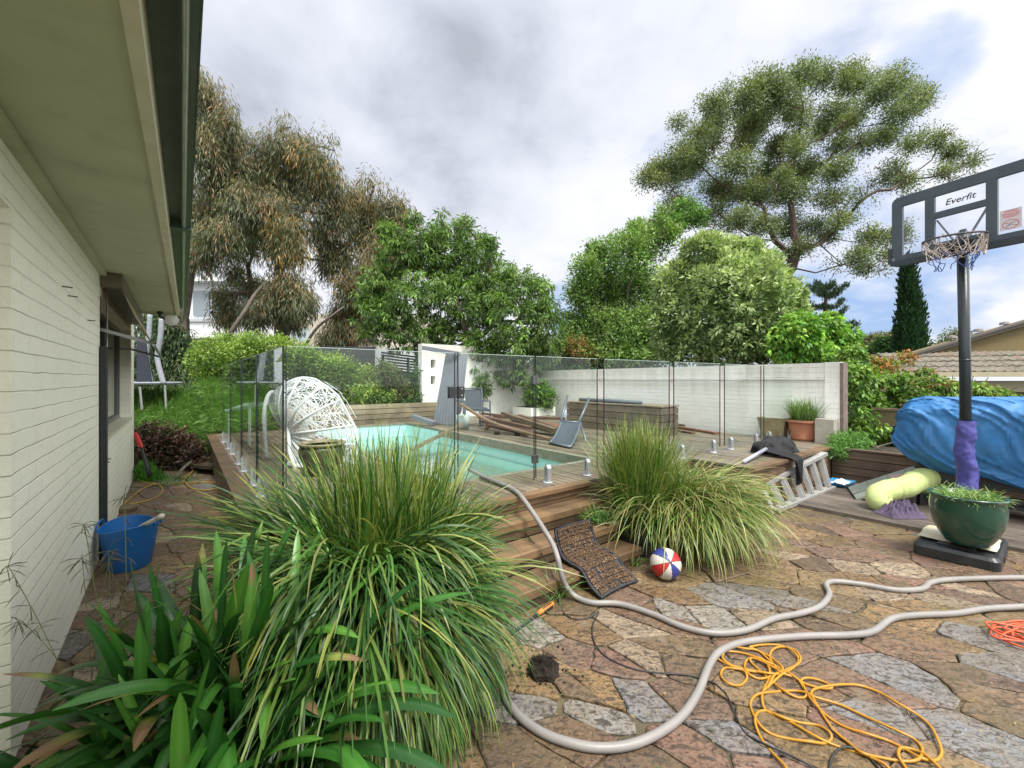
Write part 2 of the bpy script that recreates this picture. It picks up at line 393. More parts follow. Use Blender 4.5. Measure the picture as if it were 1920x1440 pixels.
def flagstones():
    rg = np.random.default_rng(11)
    th = math.atan2(-.45, .9); sx, sy = .37, .225       # long axis direction and mean sizes
    c, s_ = math.cos(th), math.sin(th)
    to = lambda X, Y: ((X*c+Y*s_)/sx, (-X*s_+Y*c)/sy)
    fr = lambda a, b: (a*sx*c-b*sy*s_, a*sx*s_+b*sy*c)
    seeds = []
    for i in range(-30, 31):
        for j in range(-36, 48):
            a, b = i+rg.uniform(-.5, .5)+(j % 2)*.5, j+rg.uniform(-.5, .5)
            X, Y = fr(a, b)
            if -8.2 < X < 8 and .2 < Y < 9.0:
                if rg.random() < .22: continue
                q = Dinv((X, Y, 0))
                if q[0] > -1.0 and -3.4 < q[1] < 4.2: continue
                if q[1] > 4.6: continue
                hd = (Vector((X, Y, 0))-HO).dot(bh)
                if hd < -.5: continue
                seeds.append((a, b))
    for (u, v, k) in pale:
        g = G(u, v); p = to(g.x, g.y)
        seeds = [q for q in seeds if (q[0]-p[0])**2+(q[1]-p[1])**2 > .13]
        seeds.append(p)
    S = np.array(seeds); npale = len(pale); mb = MB()
    for i, (a, b) in enumerate(seeds):
        poly = [(a-1.6, b-1.6), (a+1.6, b-1.6), (a+1.6, b+1.6), (a-1.6, b+1.6)]
        d2 = (S[:, 0]-a)**2+(S[:, 1]-b)**2
        for j in np.argsort(d2)[1:22]:
            mx, my = (a+S[j, 0])/2, (b+S[j, 1])/2; nx, ny = S[j, 0]-a, S[j, 1]-b
            out = []
            for k in range(len(poly)):
                p, q = poly[k], poly[(k+1) % len(poly)]
                dp = (p[0]-mx)*nx+(p[1]-my)*ny; dq = (q[0]-mx)*nx+(q[1]-my)*ny
                if dp <= 0: out.append(p)
                if dp*dq < 0: t_ = dp/(dp-dq); out.append((p[0]+(q[0]-p[0])*t_, p[1]+(q[1]-p[1])*t_))
            poly = out
            if len(poly) < 3: break
        if len(poly) < 3: continue
        pw = [fr(*p) for p in poly]; cx = sum(p[0] for p in pw)/len(pw); cy = sum(p[1] for p in pw)/len(pw)
        ww = []
        for k in range(len(pw)):
            p, q = Vector((*pw[k], 0)), Vector((*pw[(k+1) % len(pw)], 0)); L = (q-p).length
            if L < .02: continue
            n_ = max(1, int(L/.05))
            for e in range(n_): ww.append(p.lerp(q, e/n_))
        if len(ww) < 3: continue
        # round corners, wobble, shrink
        for _ in range(1 if rg.random() < .4 else 0): ww = [(ww[k-1]+ww[k]*2+ww[(k+1) % len(ww)])/4 for k in range(len(ww))]
        C0 = Vector((cx, cy, 0)); gap = rg.uniform(.002, .008); res = []
        for k, p in enumerate(ww):
            d_ = p-C0; L = d_.length
            wv = mn.noise(Vector((p.x*14+i*3.1, p.y*14, i*1.7)))*.016
            res.append(C0+d_*max(.3, (L-gap+wv)/L))
        k = i-(len(seeds)-npale)
        if k >= 0: col = pal_pale[pale[k][2]]
        else:
            col = pal_dark[rg.integers(len(pal_dark))] if rg.random() > .05 else pal_pale[rg.integers(3)]
        kk = rg.uniform(.82, 1.22); col = tuple(q*kk for q in col)
        z1 = rg.uniform(.0, .008); tx, ty = rg.uniform(-.008, .008, 2); n_ = len(res)
        zt = lambda p: z1+tx*(p.x-cx)+ty*(p.y-cy)
        vs = [Vector((p.x, p.y, -.03)) for p in res]+[Vector((p.x, p.y, zt(p)-.005)) for p in res]
        inn = [C0+(p-C0)*(1-.008/max(.05, (p-C0).length)) for p in res]
        vs += [Vector((p.x, p.y, zt(p))) for p in inn]
        fs = [(q, (q+1) % n_, n_+(q+1) % n_, n_+q) for q in range(n_)]+[(n_+q, n_+(q+1) % n_, 2*n_+(q+1) % n_, 2*n_+q) for q in range(n_)]
        fs.append(tuple(range(2*n_, 3*n_)))
        mb.add(vs, fs, col)
    return mb
fs_o = struct(obj('patio', flagstones(), m_stone))
mo = MB(); nx = 90
def mfn(u, v):
    X = -9+18*u; Y = -.5+10.5*v
    return (X, Y, -.011+.006*mn.noise(Vector((X*3, Y*3, 0))))
mo.grid(mfn, 120, 80)
struct(obj('patio_base', mo, m_mortar))
# ---- bank on the far left --------------------------------------------
def bank_h(X, Y):
    x, y = Dinv((X, Y, 0)); n_ = .05*mn.noise(Vector((X*1.5, Y*1.5, 1)))
    s_ = max(0, min(1, (x-5.95)/2.9)); h = 1.1*s_**.8
    if y > .3: return (1.0+n_) if x > 7.1 else -.05
    if y > -2.65: return (1.0+n_) if x > 6.38 else -.05
    k = 1 if y < -3.9 else 0
    return -.045+(h+.3*(1-k)*(x > 6.2) if x > 5.95 else 0)+n_*s_
bk = MB()
def bfn(u, v):
    x = 2.0+u*22; y = -16+v*20.5
    p = D(x, y); p.z = bank_h(p.x, p.y); return p
bk.grid(bfn, 100, 90)
struct(obj('garden_bank', bk, mat('bank_soil', (.035, .05, .018), (.05, .045, .03), ns=5, rough=.95, bump=.7, bs=25, bd=.04), smooth=True))
# ---- deck ---------------------------------------------------------------
m_deck = grain_mat('deck_wood', (.15, .118, .08), (.245, .20, .14), (.11, .098, .082), rough=.62, wet=.25, frame='D', attrmul=True, streak=38)
m_deckB = grain_mat('deck_edge_wood', (.135, .088, .05), (.22, .15, .09), (.08, .06, .042), rough=.6, wet=.2, frame='B', attrmul=True, streak=30)
ZD = .55
dk = MB(); rg = np.random.default_rng(3)
y = -3.85
while y < 4.2:
    y1 = y+.088
    xs = -.82 if y < 1.0 else -1.57
    ints = [(xs, 6.2 if y < 1.0 else 6.54)]
    if y1 > -2.26 and y < .06: ints = [(xs, -.09), (5.98, 6.2)] if y1 < 0.0 else [(xs, -.09), (5.98, 6.2)]
    for (x0, x1) in ints:
        x = x0; first = True
        while x < x1-.01:
            L = rg.uniform(1.8, 4.2); xe = min(x1, x+L)
            if x1-xe < .4: xe = x1
            g = rg.uniform(.72, 1.2); wz = rg.uniform(-.0015, .0015)
            grey = 0 if y < .3 else rg.uniform(0, .5)
            c = (g*(1-.18*grey), g, g*(1+.25*grey))
            dk.box(D, x+.002, xe-.002, y+.003, y1-.003, ZD-.028+wz, ZD+wz, c)
            x = xe
    y = y1+.003
struct(obj('pool_deck', dk, m_deck))
# deck skirts and framing
sk = MB()
def skirt(x0, x1, y0, y1, along):
    for k in range(4):
        z1 = ZD-.032-k*.132; z0 = z1-.126
        if z0 < -.03: z0 = -.03
        g = rg.uniform(.75, 1.15); sk.box(D, x0, x1, y0, y1, z0, z1, (g, g, g))
skirt(-1.60, -1.575, 1.0, 4.25, 'y'); skirt(-.845, -.822, -1.05, 1.0, 'y')
skirt(-1.57, -.85, .97, .995, 'x'); skirt(-.8, 6.2, -3.90, -3.875, 'x')
sk.box(D, -1.64, -1.50, 1.0, 4.26, ZD-.03, ZD+.004, (.95, .9, .85))
sk.box(D, -.89, -.78, -3.9, -1.0, ZD-.03, ZD+.005, (1.15, 1.05, .95))
sk.box(D, -.80, 6.2, -3.95, -3.80, ZD-.03, ZD+.005, (.6, .55, .5))
struct(obj('deck_skirting', sk, m_deckB))
st = thing('timber_steps', 'wet brown timber steps climbing from the patio to the pool deck', 'steps', tuple(D(-1.2, -2.4)))
for k in (1, 2, 3):
    z = .1375*k; x0 = -.82-.257*(4-k); s = MB(); yr = -1.13+.045*(k-1)
    g = [1, .82, 1, .9][k]
    s.box(D, x0, x0+.105, -3.0, yr, z-.062, z, (g*1.25, g*1.15, g), bv=.006)
    s.box(D, x0+.11, x0+.262, -3.0, yr-.004, z-.058, z-.004, (g*1.05, g, g*.95), bv=.004)
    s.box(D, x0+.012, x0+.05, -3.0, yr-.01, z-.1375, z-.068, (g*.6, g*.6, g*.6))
    obj('step', s, m_deckB, st)
s = MB(); s.box(D, -.86, -.823, -3.0, -1.06, ZD-.095, ZD-.034, (1.05, 1, 1)); s.box(D, -.85, -.83, -3.0, -1.06, .4145, ZD-.10, (.8, .75, .7)); obj('riser', s, m_deckB, st)
# planter bed beside the steps
s = MB(); s.box(D, -1.56, -.86, -1.04, .96, -.02, .17)
struct(obj('garden_bed', s, mat('bed_soil', (.03, .025, .018), (.06, .05, .035), ns=14, rough=.95, bump=.9, bs=30, bd=.03)))
# low grey deck on the right
m_ldeck = grain_mat('low_deck_wood', (.105, .086, .07), (.19, .158, .13), (.07, .06, .052), rough=.55, wet=.2, frame='D', attrmul=True, streak=34)
ld = MB(); y = 1.80
while y < 3.70:
    g = rg.uniform(.78, 1.15); ld.box(D, -6.2, -1.62, y, y+.127, .004, .045+rg.uniform(-.001, .001), (g, g, g)); y += .133
struct(obj('low_deck', ld, m_ldeck))
# ---- pool -----------------------------------------------------------------
m_liner = mat('pool_liner', (.40, .68, .66), (.34, .62, .60), ns=4, rough=.45, dirt=(.42, .40, .24), dirt_s=5, dirt_amt=.35, dirt_cov=.35)
m_cop = mat('pool_coping', (.26, .255, .21), (.15, .15, .11), ns=9, rough=.8, bump=.5, bs=30, bd=.01, dirt=(.1, .09, .05), dirt_s=12, dirt_amt=.6)
pool = thing('swimming_pool', 'narrow aqua lined pool with low greenish water', 'pool', tuple(D(3, -1.1)))
s = MB(); px0, px1, py0, py1 = -.02, 5.9, -2.2, 0.0
zb = .02
for (a, b) in (((px0, py0), (px1, py0)), ((px1, py0), (px1, py1)), ((px1, py1), (px0, py1)), ((px0, py1), (px0, py0))):
    p0, p1 = D(*a, zb), D(*b, zb); q0, q1 = D(*b, ZD-.035), D(*a, ZD-.035); s.add([p0, p1, q0, q1], [(3, 2, 1, 0)])
s.add([D(px0, py0, zb), D(px1, py0, zb), D(px1, py1, zb), D(px0, py1, zb)], [(0, 1, 2, 3)])
obj('liner', s, m_liner, pool)
s = MB(); s.box(D, -.10, 4.2, -.055, .045, ZD-.13, ZD+.01); s.box(D, 4.2, 6.0, 0.0, .045, ZD-.05, ZD+.004)
s.box(D, -.085, -.0, -2.25, -.06, ZD-.06, ZD-.001); s.box(D, 5.9, 5.975, -2.25, 0.0, ZD-.06, ZD-.001); s.box(D, -.085, 5.97, -2.262, -2.2, ZD-.06, ZD-.002)
obj('coping', s, m_cop, pool)
mw = bpy.data.materials.new('pool_water'); mw.use_nodes = True; t = NT(mw.node_tree)
tc = t.n('ShaderNodeTexCoord').outputs['Object']
bp = t.n('ShaderNodeBump', ins={'Strength': .22, 'Distance': .02, 'Height': t.noise(tc, 7, 4)})
fr_ = t.n('ShaderNodeFresnel', ins={'IOR': 1.33, 'Normal': bp.outputs[0]})
tr = t.n('ShaderNodeBsdfTransparent', ins={0: (.55, .83, .68, 1)}); gls = t.n('ShaderNodeBsdfGlossy', ins={'Roughness': .03, 'Normal': bp.outputs[0]})
mx = t.n('ShaderNodeMixShader', ins={0: fr_.outputs[0], 1: tr.outputs[0], 2: gls.outputs[0]})
df = t.n('ShaderNodeBsdfDiffuse', ins={0: (.20, .40, .32, 1)})
mx2 = t.n('ShaderNodeMixShader', ins={0: .35, 1: mx.outputs[0], 2: df.outputs[0]}); t.n('ShaderNodeOutputMaterial', ins={0: mx2.outputs[0]})
s = MB(); s.add([D(px0, py0, .25), D(px1, py0, .25), D(px1, py1, .25), D(px0, py1, .25)], [(0, 1, 2, 3)])
struct(obj('pool_water', s, mw))
# board floating across the pool
m_oldwood = grain_mat('old_wood', (.12, .105, .085), (.20, .18, .15), (.08, .06, .045), frame='O', streak=25, scale=1.0, attrmul=True)
s = MB(); s.bar(P(868, 797, 7.9)+Vector((0, 0, .02)), G(772, 843, .40), .12, .04, col=(1.1, 1.15, .95))
tag(obj('loose_board', s, m_oldwood, loc=tuple(G(800, 830, .4))), 'weathered grey board lying slanted across the pool corner', 'board')
# ---- pool-end retaining wall ----------------------------------------------
m_fencewood = grain_mat('sleeper_wood', (.20, .165, .11), (.33, .28, .20), (.12, .10, .07), rough=.75, frame='B', attrmul=True, streak=26)
rt = thing('retaining_wall', 'pale horizontal timber retaining wall at the far end of the pool', 'retaining wall', tuple(D(6.2, -1.5, ZD)))
z = ZD-.01
for k in range(4):
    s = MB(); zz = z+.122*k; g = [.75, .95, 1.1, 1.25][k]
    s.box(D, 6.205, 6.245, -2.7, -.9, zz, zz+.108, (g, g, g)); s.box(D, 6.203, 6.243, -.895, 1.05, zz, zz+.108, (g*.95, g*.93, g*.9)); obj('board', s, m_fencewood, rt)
s = MB()
for yy in (-2.2, -.9, .4): s.box(D, 6.25, 6.33, yy-.05, yy+.05, .3, ZD+.46, (.5, .45, .4))
s.box(D, 6.33, 6.36, -2.7, 1.05, 0.3, ZD+.44, (.3, .28, .25)); obj('post', s, m_fencewood, rt)
# right-hand low retaining wall
m_rw = grain_mat('right_wall_wood', (.10, .068, .045), (.18, .125, .085), (.06, .045, .035), rough=.6, frame='D', attrmul=True, streak=30)
rw = thing('retaining_wall', 'dark brown horizontal timber retaining wall behind the blue cover', 'retaining wall', tuple(D(-3, 3.75)))
for k in range(4):
    s = MB(); zz = .03+.122*k; g = [.8, .95, .9, 1.1][k]
    s.box(D, -6.3, -1.62, 3.74, 3.78, zz, zz+.112, (g, g, g)); obj('board', s, m_rw, rw)
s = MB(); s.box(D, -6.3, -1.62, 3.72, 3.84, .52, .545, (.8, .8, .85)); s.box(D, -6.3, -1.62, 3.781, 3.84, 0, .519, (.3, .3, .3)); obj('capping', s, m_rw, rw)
s = MB(); s.box(D, -6.5, -1.63, 3.845, 9, .0, .44)
struct(obj('raised_bed', s, MATS['bed_soil']))
# ---- back wall --------------------------------------------------------------
cw = (.60, .60, .55)
m_wall = brick_mat('white_brick', (.88, .875, .83), (.20, .17, .13), moss=(1.15, 1.95, (.26, .23, .17), .42), bstr=.9)
wang = math.atan2((D(6.5, 4.75)-D(-1.59, 4.28)).y, (D(6.5, 4.75)-D(-1.59, 4.28)).x)
bw = thing('garden_wall', 'long white painted brick wall with a projecting coping band', 'wall', tuple(D(-1.59, 4.28)), rotz=wang)
LW = 8.1   # local x runs away from the camera, local y to the left is the deck side
s = MB(); s.box(I, .0, LW, -.11, 0.0, .3, 1.60); s.box(I, 0.22, LW, -.14, .032, 1.60, 1.64); s.box(I, .22, LW, -.12, .022, 1.643, 1.885); s.box(I, 0, .215, -.14, .034, .302, 1.895)
for x in (2.25, 4.6, 7.0): s.box(I, x, x+.012, .023, .026, 1.65, 1.87)
obj('brickwork', s, m_wall, bw, local=True)
s = MB(); s.box(I, -.05, -.003, -.15, .045, .5, 1.88); obj('end_board', s, mat('end_board_wood', (.22, .17, .15), (.13, .10, .09), ns=12, rough=.8), bw, local=True)
s = MB()
pts = [(x, LW) for x in (0,)]
ew = thing('garden_wall', 'tall white brick wall with square holes at the end of the pool', 'wall', tuple(D(6.55, .7, .5)), rotz=math.atan2(bx_.y, bx_.x))
s = MB()   # local x along bx_, y toward far (ax)
# tall part x 0..1.75 z 0..2.05 (rel to .5) with two holes, lower part beyond
hx0, hx1 = .26, .40
for (x0, x1, z0, z1) in [(0, hx0, 0, 2.06), (hx1, 1.7, 0, 2.06), (hx0, hx1, 0, .98), (hx0, hx1, 1.20, 1.42), (hx0, hx1, 1.64, 2.06)]:
    s.box(I, x0, x1, 0, .22, z0, z1)
s.box(I, 1.702, 4.02, 0, .22, 0, 1.62); s.box(I, 3.45, 4.03, -.02, .2, 0, 1.47)
obj('brickwork', s, m_wall, ew, local=True)
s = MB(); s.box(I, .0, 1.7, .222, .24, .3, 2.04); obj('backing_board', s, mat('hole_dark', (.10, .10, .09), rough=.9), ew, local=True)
# ---- house on the left --------------------------------------------------------
m_hw = brick_mat('house_brick', (.86, .85, .72), (.30, .27, .20), dirtamt=.12, bstr=.85)
m_soff = mat('soffit_paint', (.47, .49, .33), (.41, .43, .28), ns=2.5, rough=.7, bump=.15, bs=120, bd=.003, dirt=(.20, .18, .10), dirt_s=5, dirt_amt=.30, dirt_cov=.36)
m_trim = mat('cream_trim', (.62, .61, .46), (.52, .51, .36), ns=7, rough=.55, dirt=(.2, .17, .1), dirt_s=14, dirt_amt=.4, dirt_cov=.33)
m_gut = mat('green_gutter', (.07, .12, .09), (.11, .16, .12), ns=3, rough=.35, metal=.35, dirt=(.22, .24, .20), dirt_s=6, dirt_amt=.35, dirt_cov=.35)
ho = thing('house', 'cream painted brick house with deep eaves on the left edge', 'house', tuple(HO), rotz=math.atan2(ah.y, ah.x))
L = lambda t_, d, z: Vector((t_, -d, z))
t0, t1, t2, t3 = 2.234, 4.87, 8.28, 8.86
s = MB()
def wb(ta, tb, z0, z1, d0=-.24, d1=0.0): s.box(L, ta, tb, d0, d1, z0, z1)
wb(t0, t1, -.03, 2.57); wb(t1, t2, -.03, 1.0); wb(t2, t3, -.03, 2.57); wb(t1, t2, 2.36, 2.57); wb(-3, t0, 2.306, 2.57)
wb(t3-.24, t3, -.03, 2.57, -6, -.242); wb(-3, t1, -.03, 2.57, -.60, -.36)
obj('wall', s, m_hw, ho, local=True)
s = MB(); s.box(L, -3, t0-.01, -.35, .02, -.02, .07); obj('doorstep', s, mat('concrete', (.45, .43, .37), (.3, .28, .22), ns=9, rough=.8, bump=.4, bs=60, bd=.004), ho, local=True)
s = MB(); s.box(L, t1+.002, t2-.002, -.20, .015, 1.0, 1.035); obj('window_sill', s, m_trim, ho, local=True)
wi = MB()
for (a, b, z0, z1) in ((t1, t1+.06, 1.037, 2.355), (t2-.06, t2, 1.037, 2.355), (t1+.061, t2-.061, 1.037, 1.09), (t1+.061, t2-.061, 2.30, 2.355), ((t1+t2)/2-.03, (t1+t2)/2+.03, 1.091, 2.299)):
    wi.box(L, a+.002, b-.002, -.175, -.125, z0, z1)
wo = obj('window', wi, mat('window_frame_paint', (.16, .17, .15), rough=.4), ho, local=True)
s = MB(); s.box(L, t1+.05, t2-.05, -.165, -.155, 1.05, 2.34); obj('pane', s, mat('dark_glass', (.035, .045, .042), rough=.06, spec=.8), wo, local=True)
def dF(t_): return .42+.12*(t_-1.04)/6.58
def dG(t_): return .59+.075*(t_-1)/7.1
TE = 7.62
def slab(d0f, d1f, z0, z1, ta, tb, mb):
    mb.hexa([L(ta, d0f(ta), z0), L(ta, d1f(ta), z0), L(tb, d1f(tb), z0), L(tb, d0f(tb), z0), L(ta, d0f(ta), z1), L(ta, d1f(ta), z1), L(tb, d1f(tb), z1), L(tb, d0f(tb), z1)][::1])
def slab2(f0, f1, z0, z1, ta, tb, mb, z1b=None):
    z1b = z1 if z1b is None else z1b
    vs = [L(ta, f0(ta), z0), L(tb, f0(tb), z0), L(tb, f1(tb), z0), L(ta, f1(ta), z0), L(ta, f0(ta), z1), L(tb, f0(tb), z1), L(tb, f1(tb), z1b), L(ta, f1(ta), z1b)]
    mb.hexa([vs[0], vs[3], vs[2], vs[1], vs[4], vs[7], vs[6], vs[5]][::-1] if False else [vs[0], vs[1], vs[2], vs[3], vs[4], vs[5], vs[6], vs[7]])
s = MB(); slab2(lambda t_: -.25, lambda t_: dF(t_), 2.572, 2.59, -3, TE, s); obj('soffit', s, m_soff, ho, local=True)
s = MB(); slab2(lambda t_: .001, lambda t_: .045, 2.535, 2.570, -3, t1, s); obj('cornice', s, m_soff, ho, local=True)
s = MB(); slab2(lambda t_: dF(t_)+.001, lambda t_: dF(t_)+.04, 2.55, 2.74, -3, TE, s); s.box(L, TE+.001, TE+.02, -.2, dF(TE)+.04, 2.55, 2.74); obj('fascia', s, m_trim, ho, local=True)
s = MB(); slab2(lambda t_: dF(t_)+.041, lambda t_: dG(t_)-.05, 2.70, 2.712, -3, 8.0, s)
slab2(lambda t_: dG(t_)-.052, lambda t_: dG(t_)-.035, 2.665, 2.80, -3, 8.1, s); slab2(lambda t_: dG(t_)-.034, lambda t_: dG(t_)-.004, 2.655, 2.672, -3, 8.1, s)
slab2(lambda t_: dG(t_)-.003, lambda t_: dG(t_)+.003, 2.66, 2.83, -3, 8.1, s)
s.box(L, 3.30, 3.36, dF(3.3)+.03, dG(3.3)+.006, 2.64, 2.699)
go_ = obj('gutter', s, m_gut, ho, local=True)
s = MB(); s.tube([L(t_, dG(t_)-.036, 2.655) for t_ in np.linspace(-3, 8.1, 12)], .010, 8); obj('bead', s, mat('gutter_bead', (.42, .46, .40), (.28, .33, .28), ns=12, rough=.3, metal=.5), go_, smooth=True, local=True)
s = MB(); slab2(lambda t_: -6.2, lambda t_: dG(t_)-.01, 2.84, 2.86, -3, 8.05, s, None); s.v[-8:] = [tuple(Vector(q)+Vector((0, 0, 1.3 if q[1] > 3 else 0))) for q in s.v[-8:]]
obj('roof', s, mat('roof_sheet', (.16, .17, .16), rough=.6), ho, local=True)
# nails
for (tt, z) in ((3.25, 2.16), (3.42, 2.13), (4.18, 2.06)):
    s = MB(); s.tube([L(tt, -.01, z), L(tt, .045, z-.004)], .004, 6)
    obj('nail', s, mat('rust', (.12, .08, .05), rough=.7, metal=.4), ho, local=True)
# awning
aw = thing('window_awning', 'beige roll-out awning half open above the house window', 'awning', tuple(W(4.9, 0, 2.4)))
s = MB(); s.box(lambda t_, d, z: W(t_, d, z), t1+.0, t2, .003, .15, 2.44, 2.569); obj('cassette', s, mat('awning_beige_dark', (.17, .14, .10), (.13, .11, .08), ns=6, rough=.5), aw)
s = MB(); n_ = 14
def awf(u, v):
    t_ = t1+.03+(t2-t1-.06)*u; k = v
    d = .13+.24*k; z = 2.46-.53*k-.05*math.sin(k*math.pi)
    return W(t_, d, z)
def awf2(u, v): q = awf(u, v); return q+bh*.006+Vector((0, 0, .004))
s.grid(awf, 12, 8); s.grid(awf2, 12, 8); obj('fabric', s, mat('awning_fabric', (.50, .42, .29), (.44, .37, .25), ns=5, rough=.85, trans=.25), aw, smooth=True)
s = MB(); s.tube([W(t1+.02, .37, 1.93), W(t2-.02, .37, 1.93)], .014, 8); obj('front_bar', s, mat('grey_metal', (.35, .36, .35), rough=.4, metal=.7), aw)
for tt in (t1+.12, t2-.12):
    s = MB(); s.bar(W(tt, .0, 2.06), W(tt, .36, 1.95), .02, .03); s.bar(W(tt, -.12, 2.06), W(tt, .0, 2.06), .02, .03); obj('arm', s, MATS['grey_metal'], aw)
s = MB(); s.tube([W(t1+.18, .03, 1.68), W(t1+.18, .03, .80)], .007, 8); s.tube([W(t1+.18, -.0, .86), W(t1+.18, .06, .86)], .006, 6); s.bar(W(t1+.18, 0.0, .83), W(t1+.18, .05, .83), .012, .012)
s.tube([W(t1+.18, .03, 1.68), W(t1+.2, .03, 2.44)], .006, 8); obj('crank_rod', s, MATS['grey_metal'], aw)
# black post by the tub
s = MB(); s.box(lambda t_, d, z: W(t_, d, z), 4.80, 4.90, .004, .05, 0.0, 1.90, bv=.006)
tag(obj('black_post', s, mat('black_paint', (.014, .017, .020), rough=.5, bump=.2, bs=20, bd=.01), loc=tuple(W(4.85, .02))), 'tall narrow black post standing against the cream house wall', 'post')
# flood light
fl = thing('flood_light', 'white twin-rim flood light under the end of the eaves', 'light', tuple(W(7.5, .45, 2.5)))
c = W(7.50, .46, 2.47); s = MB(); s.tube([W(7.45, .36, 2.57), W(7.45, .36, 2.50), W(7.5, .42, 2.47)], .018, 8); s.lathe(W(7.45, .36, 2.53), [(.03, 0), (.035, .02), (.03, .04)], 12)
obj('bracket', s, mat('black_plastic', (.02, .022, .025), rough=.5), fl, smooth=True)
s = MB(); nrm = (Vector((0, 0, H))-c).normalized()
q = Vector((0, 0, 1)).rotation_difference((nrm+Vector((0, 0, -.5))).normalized())
lt = MB(); lt.lathe((0, 0, 0), [(.02, -.06), (.06, -.04), (.085, 0), (.088, .015), (.078, .018), (.0, .03)], 20)
lt.v = [tuple(c+q @ Vector(p_)*1.0+bh*.02) for p_ in lt.v]; obj('lamp_head', lt, mat('pale_glass', (.62, .64, .60), rough=.15), fl, smooth=True)
# ================================================================ VEGETATION
def pick(rg, pal, n):
    pal = np.array([p[:3] for p in pal]); w_ = np.ones(len(pal)); return pal[rg.choice(len(pal), n, p=w_/w_.sum())]
def blades(rg, n, base, az, L, w, e0, droop, segs=7, zmin=.02, cbase=(.03, .07, .015), pal=((.1, .2, .04),), tip=None, tipamt=.3, pw=1.25, twist=.5, azbend=.25, obst=None):
    base = np.asarray(base, float); p = base.copy(); az = az.copy(); pts = [p.copy()]; dirs = []
    ab = rg.normal(0, azbend, n)
    for k in range(segs):
        s_ = (k+.5)/segs; e = e0-droop*s_**pw; a = az+ab*s_
        d = np.stack([np.cos(e)*np.cos(a), np.cos(e)*np.sin(a), np.sin(e)], 1)
        p = p+d*(L/segs)[:, None]; p[:, 2] = np.maximum(p[:, 2], zmin); pts.append(p.copy())
    pts = np.stack(pts, 1)   # n, segs+1, 3
    roll = rg.normal(0, twist, n)
    side = np.stack([-np.sin(az)*np.cos(roll), np.cos(az)*np.cos(roll), np.sin(roll)], 1)
    t_ = np.linspace(0, 1, segs+1); prof = np.minimum(1, .6+t_*1.6)*np.sqrt(np.maximum(0.0, 1-t_**3.0)); prof[-1] = .06
    off = side[:, None, :]*(w[:, None]*prof[None, :]/2)[:, :, None]
    Vv = np.stack([pts-off, pts+off], 2).reshape(-1, 3)
    idx = np.arange(n)[:, None]*(2*(segs+1))+np.arange(segs)[None, :]*2
    Fq = np.stack([idx, idx+1, idx+3, idx+2], -1).reshape(-1, 4)
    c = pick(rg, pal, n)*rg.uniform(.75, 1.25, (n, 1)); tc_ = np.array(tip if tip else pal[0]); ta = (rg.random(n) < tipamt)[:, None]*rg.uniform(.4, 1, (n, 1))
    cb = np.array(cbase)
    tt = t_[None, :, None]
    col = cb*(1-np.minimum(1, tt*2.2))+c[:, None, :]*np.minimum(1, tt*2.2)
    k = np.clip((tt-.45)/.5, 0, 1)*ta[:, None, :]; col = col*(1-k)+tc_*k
    Cc = np.repeat(col[:, :, None, :], 2, 2).reshape(-1, 3)
    return Vv, Fq, Cc
def merge(lst):
    V, Fq, C = [], [], []; b = 0
    for v, f, c in lst: V.append(v); Fq.append(f+b); C.append(c); b += len(v)
    return np.concatenate(V), np.concatenate(Fq), np.concatenate(C)
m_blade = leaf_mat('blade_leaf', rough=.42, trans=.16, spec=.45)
m_leaf = leaf_mat('tree_leaf', rough=.5, trans=.30, spec=.35)
m_strap = leaf_mat('strap_leaf', rough=.36, trans=.12, spec=.45)
def tussock(name, rg, c, rad, n, Lr, w, er, dr, label, cat, group=None, mound=.1, azr=None, kinds=None, tip=(.55, .46, .13), tipamt=.35, pal=None, segs=7, zmin=.02, parent=None, twist=.5, yvec=None):
    c = np.array(c, float); a0 = rg.uniform(0, 2*math.pi, n) if azr is None else rg.uniform(azr[0], azr[1], n)
    r = rad*np.sqrt(rg.random(n)); th = rg.uniform(0, 2*math.pi, n)
    base = np.stack([c[0]+r*np.cos(th), c[1]+r*np.sin(th), c[2]+mound*(1-(r/rad)**2)*rg.random(n)], 1)
    az = a0; q = rg.random(n)
    e0 = er[0]+(er[1]-er[0])*q; L_ = rg.uniform(Lr[0], Lr[1], n); d_ = dr[1]+(dr[0]-dr[1])*q+rg.normal(0, .12, n)
    return base, az, L_, np.full(n, w)*rg.uniform(.7, 1.2, n), e0, d_
pal_lom = [(.025, .085, .013), (.04, .125, .018), (.022, .07, .013), (.065, .155, .024), (.12, .21, .038), (.035, .105, .017), (.11, .18, .035), (.20, .23, .07), (.028, .08, .014), (.035, .10, .017)]
